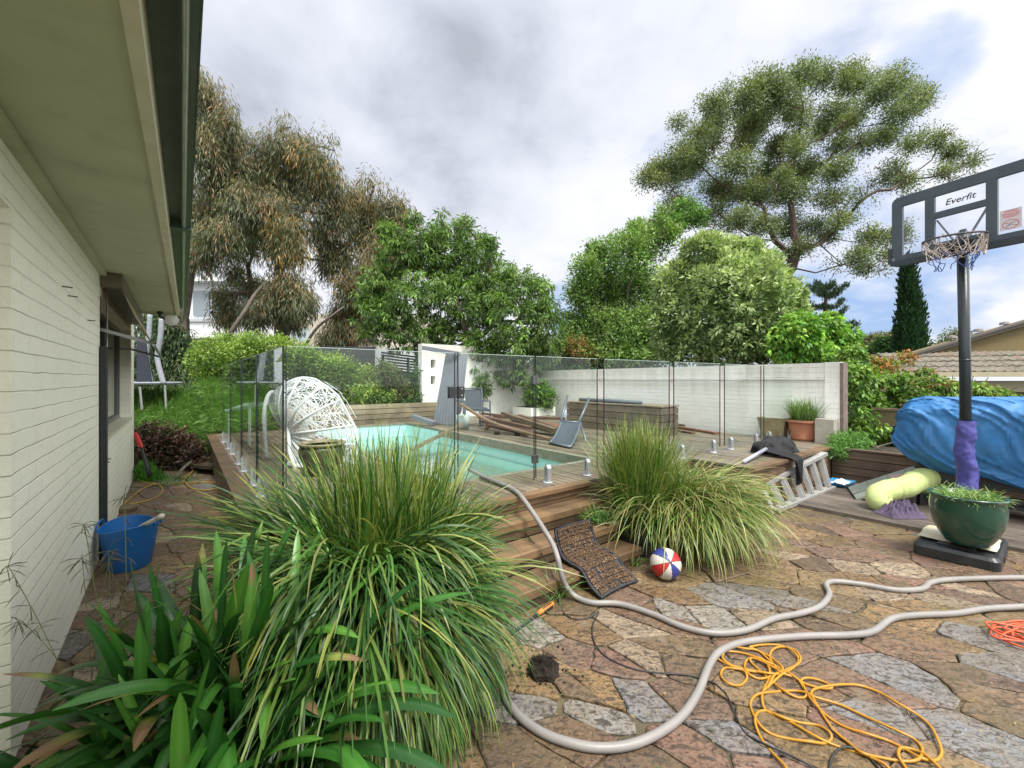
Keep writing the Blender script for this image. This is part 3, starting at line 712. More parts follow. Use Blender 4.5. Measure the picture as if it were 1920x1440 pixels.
def hero():
    rg = np.random.default_rng(5); out = []
    # drooping skirt
    c = np.array([-.82, 2.22, .05])
    def grp(n, cx, cy, cz, rad, Lr, er, dr, azr=(0, 2*math.pi), pal=pal_lom, tipamt=.22, w=.0122, segs=9):
        r = rad*np.sqrt(rg.random(n)); az = rg.uniform(azr[0], azr[1], n); th = az+rg.normal(0, .7, n)
        base = np.stack([cx+r*np.cos(th), cy+r*np.sin(th), cz+.12*rg.random(n)], 1)
        q = rg.random(n)
        LL = rg.uniform(Lr[0], Lr[1], n); am = np.mod(az, 2*math.pi); cut = (am > 3.35) & (am < 4.62) & (q < .75); LL = np.where(cut, LL*.42, LL); rt_ = (am > 5.0) & (q < .85); LL = np.where(rt_, LL*.78, LL); LL = np.where((am < 1.0) & (q < .85), LL*.76, LL)
        v = blades(rg, n, base, az, LL, w*rg.uniform(.75, 1.25, n), er[0]+(er[1]-er[0])*q, dr[0]+(dr[1]-dr[0])*(1-q)+rg.normal(0, .15, n), segs, .02,
                   (.010, .03, .007), pal, (.36, .37, .085), tipamt*.8, azbend=.42)
        out.append(v)
    grp(1900, -.62, 2.42, .06, .22, (.8, 1.15), (1.0, 1.45), (1.1, 2.5), tipamt=.15)
    grp(1150, -.56, 2.26, .12, .20, (.85, 1.25), (.75, 1.25), (1.8, 2.9), azr=(math.pi*1.32, math.pi*2.0), tipamt=.10)
    grp(650, -.58, 2.26, .48, .22, (.6, .95), (.5, 1.2), (1.8, 2.8), azr=(math.pi*1.3, math.pi*1.95), tipamt=.2)
    grp(650, -.80, 2.50, .42, .18, (.6, .95), (.25, .9), (.5, 1.3), azr=(math.pi*.75, math.pi*1.15), tipamt=.25)
    grp(800, -.48, 2.47, .34, .18, (.5, .82), (.3, 1.0), (.6, 1.5), azr=(-.85, .6), tipamt=.3)
    grp(480, -.60, 2.38, .08, .34, (.35, 1.0), (.2, 1.3), (.8, 3.2), pal=[(.26, .19, .09), (.18, .12, .06), (.34, .27, .13)], tipamt=1, w=.008)
    yel = pal_lom[:6]+[(.20, .25, .05), (.14, .22, .035)]
    grp(1250, -.58, 2.72, .16, .34, (.75, 1.14), (1.15, 1.56), (.15, .95), pal=yel, tipamt=.4, w=.0118)
    return merge(out)
v, f, c = hero(); v[:, 0] -= .19; v[:, 1] -= .02
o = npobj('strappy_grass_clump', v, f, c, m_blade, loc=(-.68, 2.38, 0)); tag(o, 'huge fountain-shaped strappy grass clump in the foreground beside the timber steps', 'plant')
# inner dark litter mound so the heart of the clump is solid
def up_clump():
    rg = np.random.default_rng(9); out = []
    pal = [(.08, .18, .028), (.11, .21, .034), (.055, .13, .02), (.16, .235, .05), (.21, .235, .07), (.13, .22, .04), (.07, .16, .025)]
    def grp(n, cx, cy, cz, rad, Lr, er, dr, azr=(0, 2*math.pi), tipamt=.4, w=.009, pal=pal, segs=8, tip=(.40, .37, .12)):
        r = rad*np.sqrt(rg.random(n)); az = rg.uniform(azr[0], azr[1], n); th = rg.uniform(0, 6.28, n)
        base = np.stack([cx+r*np.cos(th), cy+r*np.sin(th), cz+.1*rg.random(n)], 1); q = rg.random(n)
        return blades(rg, n, base, az, rg.uniform(Lr[0], Lr[1], n), w*rg.uniform(.7, 1.2, n), er[0]+(er[1]-er[0])*q, dr[0]+(dr[1]-dr[0])*(1-q)+rg.normal(0, .15, n), segs, .03, (.05, .10, .02), pal, tip, tipamt)
    a = [grp(1500, 1.22, 4.1, .12, .22, (.65, 1.12), (1.3, 1.57), (.05, .6)), grp(170, 1.24, 3.98, .12, .20, (.45, .8), (1.0, 1.4), (1.0, 2.6)),
         grp(130, 1.2, 4.0, .12, .2, (.5, .95), (1.1, 1.5), (1.2, 3.0), pal=[(.32, .26, .15), (.25, .19, .11)], tipamt=1, w=.006)]
    b = [grp(700, 1.45, 4.2, .2, .22, (.5, .85), (.9, 1.45), (.6, 2.2)), grp(1100, 1.62, 4.10, .12, .28, (.65, .95), (.8, 1.2), (1.4, 2.5), azr=(-2.2, .9), tipamt=.5), grp(1000, 1.78, 4.25, .28, .30, (.55, .92), (.45, 1.05), (1.2, 2.2), azr=(-1.9, .4), tipamt=.6),
         grp(450, 1.75, 4.2, .2, .32, (.5, .8), (.9, 1.4), (.8, 2.0)), grp(220, 1.8, 4.1, .25, .3, (.6, 1.0), (.8, 1.4), (1.6, 2.8), azr=(-2.4, .6), pal=[(.32, .26, .15), (.22, .17, .09)], tipamt=1, w=.006)]
    return merge(a), merge(b)
A_, B_ = up_clump()
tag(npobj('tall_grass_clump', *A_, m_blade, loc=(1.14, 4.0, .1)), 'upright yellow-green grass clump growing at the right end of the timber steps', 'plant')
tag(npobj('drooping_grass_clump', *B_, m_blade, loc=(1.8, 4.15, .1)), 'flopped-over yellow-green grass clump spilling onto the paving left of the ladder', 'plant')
# seed heads of tall grass
rg = np.random.default_rng(31)
# ---- strap-leaved lily in the left foreground ---------------------------
def strap(rg, base, az, L_, w, e0, droop, segs=14, pal=None, brown=0, bend=0):
    p = np.array(base, float); a = az; rows = []; cols = []
    c0 = np.array(pal[rg.integers(len(pal))])*rg.uniform(.8, 1.2)
    roll = rg.normal(0, .25)
    for k in range(segs+1):
        s_ = k/segs; e = e0-droop*s_**1.5; a = az+bend*s_
        d = np.array([math.cos(e)*math.cos(a), math.cos(e)*math.sin(a), math.sin(e)])
        sd = np.array([-math.sin(a), math.cos(a), 0]); up = np.cross(d, sd); up = up if up[2] > 0 or e > 0 else up
        sd2 = sd*math.cos(roll)+up*math.sin(roll)
        ww = w/2*min(1, .45+1.8*s_)*math.sqrt(max(0, 1-s_**5)); ww = max(ww, .0015)
        n_ = np.cross(sd2, d); fold = .28*(1-s_*.5)
        p_ = p.copy(); p_[2] = max(p_[2], .02)
        rows.append([p_-sd2*ww+n_*-ww*fold*-1, p_-sd2*ww*.5+n_*ww*fold*.3, p_-n_*0, p_+sd2*ww*.5+n_*ww*fold*.3, p_+sd2*ww+n_*ww*fold])
        k_ = c0*(.55+.45*min(1, s_*2.5))
        if brown and s_ > 1-brown: k_ = np.array((.20, .12, .06)) if s_ > 1-brown*.75 else np.array((.22, .25, .05))
        cols.append([k_, k_*1.05, k_*1.25+.01, k_*1.05, k_])
        p = p+d*L_/segs
    V = np.array(rows).reshape(-1, 3); C = np.array(cols).reshape(-1, 3)
    Fq = np.array([(i*5+j, i*5+j+1, (i+1)*5+j+1, (i+1)*5+j) for i in range(segs) for j in range(4)])
    return V, Fq, C
pal_ag = [(.018, .085, .011), (.027, .115, .015), (.045, .16, .02), (.015, .065, .011), (.08, .22, .028)]
lily = thing('strap_leaf_lily', 'glossy broad strap-leaved lily with browned tips at the house corner', 'plant', (-1.2, 1.5, 0))
rg = np.random.default_rng(21); Ls = []
fans = [(-1.12, 1.62, .30), (-.92, 1.52, .30), (-1.26, 1.52, .26), (-1.0, 1.66, .30), (-.88, 1.40, .16), (-1.15, 1.36, .12), (-1.05, 1.5, .30), (-1.3, 1.38, .03), (-.98, 1.3, .08), (-.80, 1.46, .18)]
for i, (x, y, z) in enumerate(fans):
    for k in range(32):
        az = rg.uniform(0, 6.283); q = rg.random()**1.2
        e0 = .85+.68*q; dr = 2.2*(1-q)+.1+rg.normal(0, .25)
        Ls.append(strap(rg, (x+rg.normal(0, .03), y+rg.normal(0, .03), z), az, rg.uniform(.44, .76), rg.uniform(.036, .056), e0, dr, pal=pal_ag, brown=(rg.uniform(.05, .28) if rg.random() < .16 else 0), bend=rg.normal(0, .35)))
# a few leaves set out on purpose: (base, azimuth, length, width, elevation, droop)
for (b, az, L_, w_, e, d_, br) in [((-1.38, 1.5, .05), 2.6, .75, .062, .95, .55, 0), ((-1.42, 1.42, .02), 3.5, .85, .055, .42, .5, 0), ((-1.4, 1.36, .02), 3.35, .8, .05, .2, .3, 0), ((-1.05, 1.5, .1), -.05, .85, .06, 1.05, 1.5, 0), ((-1.05, 1.45, .1), -.35, .85, .055, 1.0, 1.9, 0),
      ((-1.0, 1.4, .1), -.75, .7, .055, .9, 1.7, .12), ((-1.15, 1.35, .1), -1.3, .62, .055, 1.0, 2.0, .1), ((-1.12, 1.62, .1), .35, .95, .05, 1.25, 1.0, 0), ((-1.22, 1.62, .1), 1.3, .85, .055, 1.45, .2, 0), ((-1.18, 1.66, .1), .8, .86, .05, 1.3, .35, 0), ((-1.3, 1.62, .1), 2.1, .78, .05, 1.4, .25, .08),
      ((-.9, 1.45, .2), -.1, .72, .056, .95, 1.5, 0), ((-.9, 1.42, .2), -.3, .75, .052, .8, 1.4, 0), ((-.88, 1.5, .22), .15, .7, .05, 1.1, 1.2, 0), ((-.9, 1.5, .22), .4, .75, .05, 1.15, .8, 0), ((-.85, 1.36, .15), -.9, .6, .055, 1.0, 2.0, 0),
      ((-1.25, 1.3, .05), -1.6, .55, .075, .9, 1.8, .5), ((-1.0, 1.62, .1), .1, 1.0, .05, 1.15, 1.25, 0), ((-1.28, 1.56, .08), 1.9, .8, .052, 1.5, .1, .05), ((-1.45, 1.55, .05), 2.9, .6, .05, 1.0, .9, .1)]:
    b = (b[0]+.10, b[1], b[2]+.03)
    Ls.append(strap(rg, b, az, L_*1.04, w_*1.1, e, d_, pal=pal_ag[1:], brown=br))
v, f, c = merge(Ls); npobj('leaves', v, f, c, m_strap, lily, smooth=True)
m_stalk = mat('green_stalk', (.10, .22, .04), (.14, .26, .05), ns=8, rough=.45)
for (pa, pb_, pc) in [((-1.02, 1.62, .2), P(640, 1120, 1.9), P(593, 985, 2.0)), ((-1.1, 1.66, .2), P(455, 1110, 1.75), P(482, 1010, 1.8)), ((-1.0, 1.55, .2), P(465, 1160, 1.7), P(478, 1110, 1.72))]:
    pts = smooth_path([pa, (Vector(pa)+Vector(pb_))/2+Vector((.02, 0, .02)), pb_, pc], 6); s = MB(); s.tube(pts, [.0055]*len(pts), 6); so = obj('flower_stalk', s, m_stalk, lily, smooth=True)
    e = Vector(pc); s = MB(); dd = (pts[-1]-pts[-3]).normalized()
    s.tube([e-dd*.005, e+dd*.012, e+dd*.03, e+dd*.045, e+dd*.075], [.006, .012, .0125, .007, .0015], 8); obj('flower_bud', s, m_stalk, so, smooth=True)
# fine seed grasses rising out of the lily, near the wall
sg = thing('seeding_grass', 'wispy seeding weed grass leaning from the wall base across the paving', 'weed', (-1.7, 1.7, 0))
rg = np.random.default_rng(44); s = MB()
for k in range(16):
    b = Vector((-1.55+rg.normal(0, .14), 1.62+rg.normal(0, .1), 0)); tip = b+Vector((rg.uniform(-.45, .1), rg.uniform(-.1, .35), rg.uniform(.55, 1.0)))
    hd = (tip-HO).dot(bh)
    if hd < .03: tip += bh*(.05-hd)
    mid = (b+tip)/2+Vector((0, 0, .09)); pts = smooth_path([b, mid, tip, tip+(tip-mid)*.2-Vector((0, 0, .03))], 5)
    s.tube(pts, [.0016]*len(pts), 4, col=(.16, .2, .06))
    for q in pts[-9:]:
        for _ in range(2):
            d_ = Vector((rg.normal(0, 1), rg.normal(0, 1), rg.normal(-.4, .6))).normalized()
            s.tube([q, q+d_*.035, q+d_*.06-Vector((0, 0, .01))], [.0008, .0018, .0006], 3, col=(.10, .09, .05))
obj('stems', s, m_blade, sg)
# ---- leaf clouds ---------------------------------------------------------------
def pb(u, v, Y, ru, rv, ry=None):
    c = P(u, v, Y); st_ = math.hypot(1, (u-960)/F)
    rx = ru*Y/F/st_; return (c.x, c.y, c.z, rx, ry if ry else rx*.9, rv*Y/F)
def leafcloud(rg, blobs, n, L_, w_, pal, cl=14, cs=.25, mode='round', hi=None, shell=.5, zlim=None, outl=1.2, gaps=.0):
    B = np.array([b[:6] for b in blobs]); area = B[:, 3]*B[:, 5]+B[:, 3]*B[:, 4]; nc = max(1, n//cl)
    bi = rg.choice(len(B), nc, p=area/area.sum()); b = B[bi]
    d = rg.normal(size=(nc, 3)); d[:, 2] += .35; d /= np.linalg.norm(d, axis=1)[:, None]
    r = (shell+(outl-shell)*rg.random(nc)**.7)
    lump = np.array([mn.noise(Vector((float(q[0])*2.2+float(z_)*1.3, float(q[1])*2.2, float(q[2])*2.2))) for q, z_ in zip(d, bi)])
    r *= 1+.35*lump
    cc = b[:, :3]+d*r[:, None]*b[:, 3:6]
    if gaps:
        g = np.array([mn.noise(Vector((float(q[0]), float(q[1])*.5, float(q[2])))*(1.0/gaps)) for q in cc]); keep = g > -.2
        cc, d, b = cc[keep], d[keep], b[keep]; nc = len(cc)
    ccol = pick(rg, pal, nc)*rg.uniform(.6, 1.4, (nc, 1))
    if hi is not None:   # fresh growth on upward outer shoots
        k = (np.clip(d[:, 2]*1.2-.1, 0, 1)*rg.random(nc)**.6)[:, None]*hi[1]; ccol = ccol*(1-k)+np.array(hi[0])*k
    N = nc*cl; c3 = np.repeat(cc, cl, 0); od = np.repeat(d, cl, 0); col = np.repeat(ccol, cl, 0)*rg.uniform(.78, 1.22, (N, 1))
    o = rg.normal(size=(N, 3)); o /= np.linalg.norm(o, axis=1)[:, None]; rr = rg.random(N)**.5
    if mode == 'hang':
        off = o*rr[:, None]*np.array([cs, cs, cs*1.35]); off[:, 2] -= cs*.4
        ld_ = o*.55+np.array([0, 0, -1.0])+rg.normal(0, .32, (N, 3))
    elif mode == 'whorl':
        off = o*rr[:, None]*cs*.8; ld_ = o*1.0+od*.55+np.array([0, 0, .1]); off += 0
    elif mode == 'droop':
        off = o*rr[:, None]*cs*.45; ld_ = o*.9+od*.25+np.array([0, 0, -.65])
    elif mode == 'up':
        off = o*rr[:, None]*np.array([cs, cs, cs*1.8]); ld_ = o*.4+od*.3+np.array([0, 0, 1.0])
    else:
        off = o*rr[:, None]*cs; ld_ = o*.5+od*.25+rg.normal(0, .7, (N, 3))
    ld_ /= np.linalg.norm(ld_, axis=1)[:, None]
    p0 = c3+off; Ln = L_*rg.uniform(.65, 1.2, N)
    sd_ = np.cross(ld_, rg.normal(size=(N, 3))*(.6)+od*.5+np.array([0, 0, .4])); sd_ /= (np.linalg.norm(sd_, axis=1)[:, None]+1e-9)
    nn = np.cross(sd_, ld_); W_ = (w_*rg.uniform(.75, 1.2, N))[:, None]/2
    tip = p0+ld_*Ln[:, None]; mid = p0+ld_*(Ln*.45)[:, None]+nn*(Ln*.06)[:, None]
    if mode in ('droop', 'hang'): tip[:, 2] -= Ln*.15
    V = np.stack([p0, mid-sd_*W_, tip, mid+sd_*W_], 1).reshape(-1, 3)
    if zlim is not None: V[:, 2] = np.maximum(V[:, 2], zlim)
    Fq = np.arange(N*4).reshape(N, 4)
    return V, Fq, np.repeat(np.clip(col, 0, 1), 4, 0)
def skeleton(rg, root, targets, trunk=None, r0=.2, twigs=5, twl=.5, jit=.10, up=.15, rmin=.006, expo=2.2):
    """branches grown from root through targets; returns MB of tapered limbs"""
    nodes = [Vector(root)]; par = [-1]; pl = [0.0]
    if trunk:
        for p in trunk: nodes.append(Vector(p)); par.append(len(nodes)-2); pl.append(pl[-1]+(nodes[-1]-nodes[-2]).length)
    base = nodes[-1]; start = max(0, len(nodes)-1)
    tg = sorted([Vector(t_[:3]) for t_ in targets], key=lambda q: (q-base).length)
    for T in tg:
        best = None
        for i in range(start, len(nodes)):
            n_ = nodes[i]; L_ = (T-n_).length
            if T.z < n_.z-L_*.35: L_ *= 1.6
            c_ = L_+.42*(pl[i]-pl[start])
            if best is None or c_ < best[0]: best = (c_, i)
        i = best[1]; a = nodes[i]; L_ = (T-a).length; k = max(2, int(L_/max(.35, twl))); k = min(k, 9); prev = i
        for j in range(1, k+1):
            s_ = j/k; q = a.lerp(T, s_)+Vector((rg.normal(0, jit), rg.normal(0, jit), rg.normal(0, jit)))*L_*.22*math.sin(s_*math.pi)+Vector((0, 0, -up*L_*math.sin(s_*math.pi)*.5))
            nodes.append(q); par.append(prev); pl.append(pl[prev]+(q-nodes[prev]).length); prev = len(nodes)-1
        for _ in range(twigs):
            d_ = Vector((rg.normal(), rg.normal(), rg.normal(.3, .8))).normalized(); q = nodes[prev]; pp = prev
            for h in range(2):
                q = q+(d_+Vector((rg.normal(0, .3), rg.normal(0, .3), rg.normal(0, .3)))).normalized()*twl*.5
                nodes.append(q); par.append(pp); pl.append(pl[pp]+twl*.5); pp = len(nodes)-1
    n = len(nodes); load = [0.0]*n; kids = [0]*n
    for p in par:
        if p >= 0: kids[p] += 1
    for i in range(n-1, -1, -1):
        if kids[i] == 0: load[i] += 1
        if par[i] >= 0: load[par[i]] += load[i]
    mx_ = load[0]; rad = [max(rmin, r0*(l_/mx_)**(1/expo)) for l_ in load]
    mb = MB()
    for i in range(1, n):
        a, b = nodes[par[i]], nodes[i]
        if (b-a).length < 1e-4: continue
        ra = min(rad[par[i]], rad[i]*1.35); d_ = (b-a).normalized()
        mb.tube([a-d_*ra*.2, b+d_*rad[i]*.2], [ra, rad[i]], 7 if rad[i] > .05 else 4, cap=False)
    return mb
m_bark = mat('grey_bark', (.16, .13, .105), (.08, .065, .055), ns=6, rough=.9, bump=.6, bs=20, bd=.03)
m_bark2 = mat('brown_bark', (.11, .075, .055), (.05, .038, .03), ns=5, rough=.9, bump=.6, bs=14, bd=.04)
def tree(name, label, seed, root, blobs, n, L_, w_, pal, r0, trunkpts=None, group=None, cl=14, cs=.25, mode='round', hi=None, shell=.45, bark=None, twigs=4, twl=.5, cat='tree', gaps=0, tfilter=None, up=.12, extra=None, mleaf=None, outl=1.22, expo=2.2, zlim=None, rmin=.006):
    rg = np.random.default_rng(seed)
    t_ = thing(name, label, cat, tuple(root), group)
    v, f, c = leafcloud(rg, blobs, n, L_, w_, pal, cl, cs, mode, hi, shell, outl=outl, gaps=gaps, zlim=zlim)
    if extra is not None: v, f, c = merge([(v, f, c)]+extra(rg))
    npobj('crown', v, f, c, mleaf or m_leaf, t_)
    if r0 > 0:
        tg = [b for b in blobs] if tfilter is None else [b for b in blobs if tfilter(b)]
        obj('trunk', skeleton(rg, root, tg, trunkpts, r0, twigs, twl, up=up, expo=expo, rmin=rmin), bark or m_bark, t_)
    return t_
# ---- three drooping gums on the left
pal_gum = [(.09, .12, .055), (.07, .09, .045), (.13, .145, .07), (.06, .085, .04), (.06, .08, .045), (.22, .155, .075), (.13, .15, .08), (.12, .16, .09), (.25, .26, .16), (.17, .19, .12), (.28, .175, .08)]
pal_gum_o = [(.30, .20, .07), (.24, .17, .06), (.16, .14, .06), (.36, .21, .07)]
gA = [(385, 195, 40, 45), (365, 150, 22, 24), (425, 270, 40, 40), (385, 290, 45, 50), (440, 320, 38, 40), (395, 370, 45, 45), (450, 380, 35, 40), (410, 440, 42, 32), (385, 480, 22, 30), (370, 230, 35, 50), (375, 420, 30, 40), (430, 225, 18, 25)]
gB = [(525, 245, 26, 28), (500, 290, 45, 36), (560, 285, 40, 36), (605, 275, 26, 30), (470, 340, 50, 42), (540, 345, 55, 45), (610, 340, 38, 42), (500, 400, 50, 36), (570, 395, 40, 36), (630, 400, 30, 38), (480, 440, 38, 30), (535, 440, 34, 36), (525, 480, 32, 30), (605, 445, 26, 32), (450, 455, 30, 26), (615, 490, 20, 28),
      (540, 530, 34, 26), (570, 560, 34, 20), (515, 565, 36, 26), (545, 595, 34, 22), (470, 530, 26, 22), (440, 570, 38, 24), (420, 600, 28, 18), (480, 590, 24, 20), (415, 550, 20, 14), (395, 585, 24, 18), (445, 510, 20, 16)]
gC = [(700, 355, 32, 28), (665, 380, 36, 32), (740, 390, 28, 30), (700, 410, 42, 36), (755, 430, 18, 36), (660, 440, 36, 36), (720, 455, 34, 36), (640, 480, 24, 32), (690, 500, 40, 34), (650, 530, 24, 28), (740, 490, 22, 28), (700, 545, 34, 28), (665, 570, 26, 24), (640, 585, 24, 20), (720, 580, 20, 24), (640, 620, 34, 20), (660, 650, 30, 14), (620, 640, 22, 20), (690, 610, 18, 20)]
def jb(rg, l_, Y, dy): return [pb(u, v, Y+rg.uniform(-dy, dy), a, b, None) for (u, v, a, b) in l_]
rg = np.random.default_rng(2)
gkw = dict(hi=((.26, .20, .09), .65), mode='hang', cl=18, cs=.42, bark=m_bark, twl=.6, rmin=.010, expo=1.55, zlim=None, gaps=.9, shell=.15, twigs=2, outl=1.15)
tree('gum_tree', 'drooping olive and rust gum tree rising directly behind the gutter', 51, P(340, 700, 17), jb(rg, gA, 17, 1.2), 40000, .26, .034, pal_gum, .30, [P(338, 600, 17), P(352, 500, 17)], 'drooping gum trees beyond the hedge', **gkw)
tree('gum_tree', 'tallest drooping gum with a rusty orange tuft in front of the white house', 52, P(530, 680, 18), jb(rg, gB, 18, 1.6), 76000, .26, .034, pal_gum, .30, [P(528, 600, 18), P(524, 560, 18)], 'drooping gum trees beyond the hedge',
     extra=lambda rg: [leafcloud(rg, [pb(535, 425, 16.6, 30, 22), pb(545, 465, 16.6, 26, 20)], 2600, .26, .034, pal_gum_o+pal_gum[:3], 16, .4, 'hang', gaps=0), leafcloud(rg, [pb(600, 310, 16.8, 26, 24), pb(570, 280, 16.8, 22, 18)], 1500, .26, .034, pal_gum_o+pal_gum[:4], 16, .45, 'hang')], **gkw)
tree('gum_tree', 'rightmost brownish drooping gum beside the bright green fruit tree', 53, P(668, 700, 19), jb(rg, gC, 19, 1.4), 48000, .27, .034, pal_gum[:7]+pal_gum_o[:2], .28, [P(665, 640, 19), P(668, 600, 19)], 'drooping gum trees beyond the hedge', **gkw)
# long leaning limb of the middle gum
s = MB(); pts = smooth_path([P(335, 712, 16), P(372, 690, 16), P(420, 640, 16), (P(455, 590, 16)), P(478, 552, 16.4), P(500, 530, 16.8)], 5); s.tube(pts, list(np.linspace(.12, .05, len(pts))), 8)
pts = smooth_path([P(560, 672, 17), P(590, 620, 17), P(625, 590, 17), P(645, 575, 17.3)], 5); s2 = MB(); s2.tube(pts, list(np.linspace(.07, .03, len(pts))), 8)
tag(obj('fallen_limb', s, m_bark, smooth=True, loc=tuple(P(335, 712, 16))), 'long bare grey limb leaning up to the right above the hedge', 'branch')
tag(obj('fallen_limb', s2, m_bark, smooth=True, loc=tuple(P(560, 672, 17))), 'short thin bare limb leaning between the two gum trunks', 'branch')
# ---- fruit tree
pal_pe = [(.08, .155, .035), (.12, .22, .045), (.17, .29, .06), (.055, .11, .028), (.10, .18, .04), (.045, .09, .025), (.14, .21, .06)]
gP = [(795, 455, 38, 32), (855, 450, 42, 30), (750, 485, 34, 32), (815, 500, 55, 40), (895, 500, 48, 36), (955, 540, 40, 34), (1005, 555, 30, 32), (715, 540, 36, 34), (775, 560, 45, 36), (855, 565, 60, 42), (935, 595, 50, 42), (1010, 605, 36, 44), (705, 600, 34, 34), (755, 625, 44, 28), (835, 630, 50, 34),
      (890, 660, 44, 34), (960, 650, 44, 34), (1010, 655, 34, 28), (880, 710, 22, 34), (870, 690, 30, 25), (980, 690, 32, 20), (1000, 725, 14, 22), (776, 412, 14, 15), (830, 420, 12, 20), (876, 425, 16, 22), (912, 462, 15, 18), (735, 440, 22, 18), (690, 570, 20, 20), (810, 665, 34, 12), (925, 540, 30, 24), (1038, 590, 14, 24), (735, 590, 30, 25), (905, 725, 12, 22), (950, 705, 25, 14), (840, 700, 8, 12)]
rg = np.random.default_rng(8)
tree('fruit_tree', 'bright green fruit tree with long drooping leaves overhanging the end wall', 61, P(905, 770, 13.0), jb(rg, gP, 12.9, .75), 72000, .17, .040, pal_pe, .16, [P(905, 700, 13.0), P(885, 640, 13)], None, mode='droop', cl=13, cs=.14, shell=.3, gaps=.35, outl=1.34, twl=.4, hi=((.22, .36, .07), .55), twigs=5)
# ---- fine-leaved green tree
pal_gr = [(.10, .20, .045), (.15, .27, .06), (.065, .14, .03), (.20, .33, .08), (.12, .22, .05), (.18, .24, .08)]
gG = [(1100, 510, 26, 30), (1085, 560, 22, 34), (1135, 490, 30, 36), (1125, 560, 42, 44), (1185, 480, 34, 44), (1180, 555, 50, 50), (1225, 460, 26, 44), (1195, 435, 14, 20), (1240, 412, 12, 18), (1255, 445, 20, 20), (1155, 625, 66, 42), (1085, 625, 38, 38), (1220, 630, 40, 46), (1090, 665, 40, 24), (1150, 670, 60, 22), (1240, 560, 30, 50), (1065, 650, 25, 30), (1115, 470, 14, 12)]
tree('leafy_tree', 'airy light green tree between the fruit tree and the pale round shrub', 62, P(1160, 760, 14.5), jb(rg, gG, 14.5, .9), 62000, .115, .052, pal_gr, .14, [P(1160, 700, 14.5), P(1165, 620, 14.5)], None, mode='round', cl=14, cs=.22, shell=.3, gaps=.0, twl=.45, hi=((.26, .38, .09), .85),
     extra=lambda rg: [leafcloud(rg, [pb(1085, 650, 13.8, 22, 18), pb(1110, 670, 13.8, 24, 14)], 1600, .09, .045, [(.30, .22, .06), (.22, .2, .05), (.35, .18, .08)], 12, .15)])
tree('tall_shrub', 'slim darker treetop poking up behind the airy green tree', 63, P(1200, 740, 17), jb(rg, [(1195, 430, 14, 14), (1242, 410, 14, 16), (1285, 395, 24, 16), (1310, 410, 20, 12), (1190, 445, 14, 12), (1235, 430, 16, 16), (1270, 420, 22, 16)], 17, .5), 4500, .14, .06, pal_gr[:3], .08, [P(1215, 560, 17)], None, cl=12, cs=.2, twl=.4)
tree('dark_hedge', 'dark green mass of shrubs just behind the end wall and the white wall', 91, P(1060, 790, 14.2), jb(rg, [(u, 694, 44, 20) for u in range(900, 1260, 40)]+[(u, 670, 40, 22) for u in range(1040, 1260, 50)], 14.6, .5), 12000, .12, .06, [(.05, .12, .03), (.07, .16, .035), (.035, .085, .02)], 0, cl=12, cs=.2, cat='hedge')
# ---- variegated round shrub
pal_pit = [(.34, .43, .19), (.26, .35, .14), (.16, .235, .09), (.42, .50, .25), (.08, .13, .05), (.11, .175, .065), (.20, .29, .11)]
gV = [(1362, 575, 112, 98), (1440, 600, 70, 80), (1500, 650, 36, 36), (1492, 585, 24, 30), (1448, 528, 36, 26), (1400, 470, 36, 18), (1330, 455, 26, 14), (1245, 545, 20, 30), (1315, 475, 38, 28), (1370, 480, 48, 26), (1425, 505, 36, 30), (1285, 530, 46, 42), (1350, 530, 60, 42), (1425, 550, 50, 44), (1468, 580, 30, 40), (1265, 595, 40, 46), (1330, 600, 60, 48), (1410, 610, 60, 48), (1470, 630, 40, 40), (1300, 650, 60, 32), (1380, 660, 70, 28), (1250, 640, 26, 34), (1490, 610, 18, 34)]
tree('variegated_shrub', 'big dome-shaped shrub with pale cream-edged leaves above the white wall', 64, P(1360, 800, 10.3), jb(rg, gV, 10.3, .3), 70000, .135, .046, pal_pit, .10, [P(1360, 720, 10.3)], None, mode='whorl', cl=10, cs=.07, shell=.72, twl=.3, hi=((.58, .66, .30), .6), cat='shrub', outl=1.08, twigs=3)
pal_bb = [(.13, .30, .04), (.20, .38, .05), (.07, .19, .03), (.26, .42, .07), (.10, .24, .035)]
gW = [(1560, 610, 22, 16), (1590, 640, 24, 20), (1500, 625, 38, 32), (1550, 640, 36, 34), (1515, 665, 50, 20), (1585, 668, 28, 26), (1470, 650, 24, 26), (1600, 690, 22, 26), (1535, 610, 22, 18)]
tree('broadleaf_shrub', 'vivid green broad-leaved shrub over the right end of the white wall', 65, P(1545, 790, 9.0), jb(rg, gW, 9.0, .4), 10500, .115, .062, pal_bb, .07, [P(1545, 720, 9.0)], None, mode='droop', cl=8, cs=.12, shell=.5, twl=.3, hi=((.28, .46, .07), .6), cat='shrub')
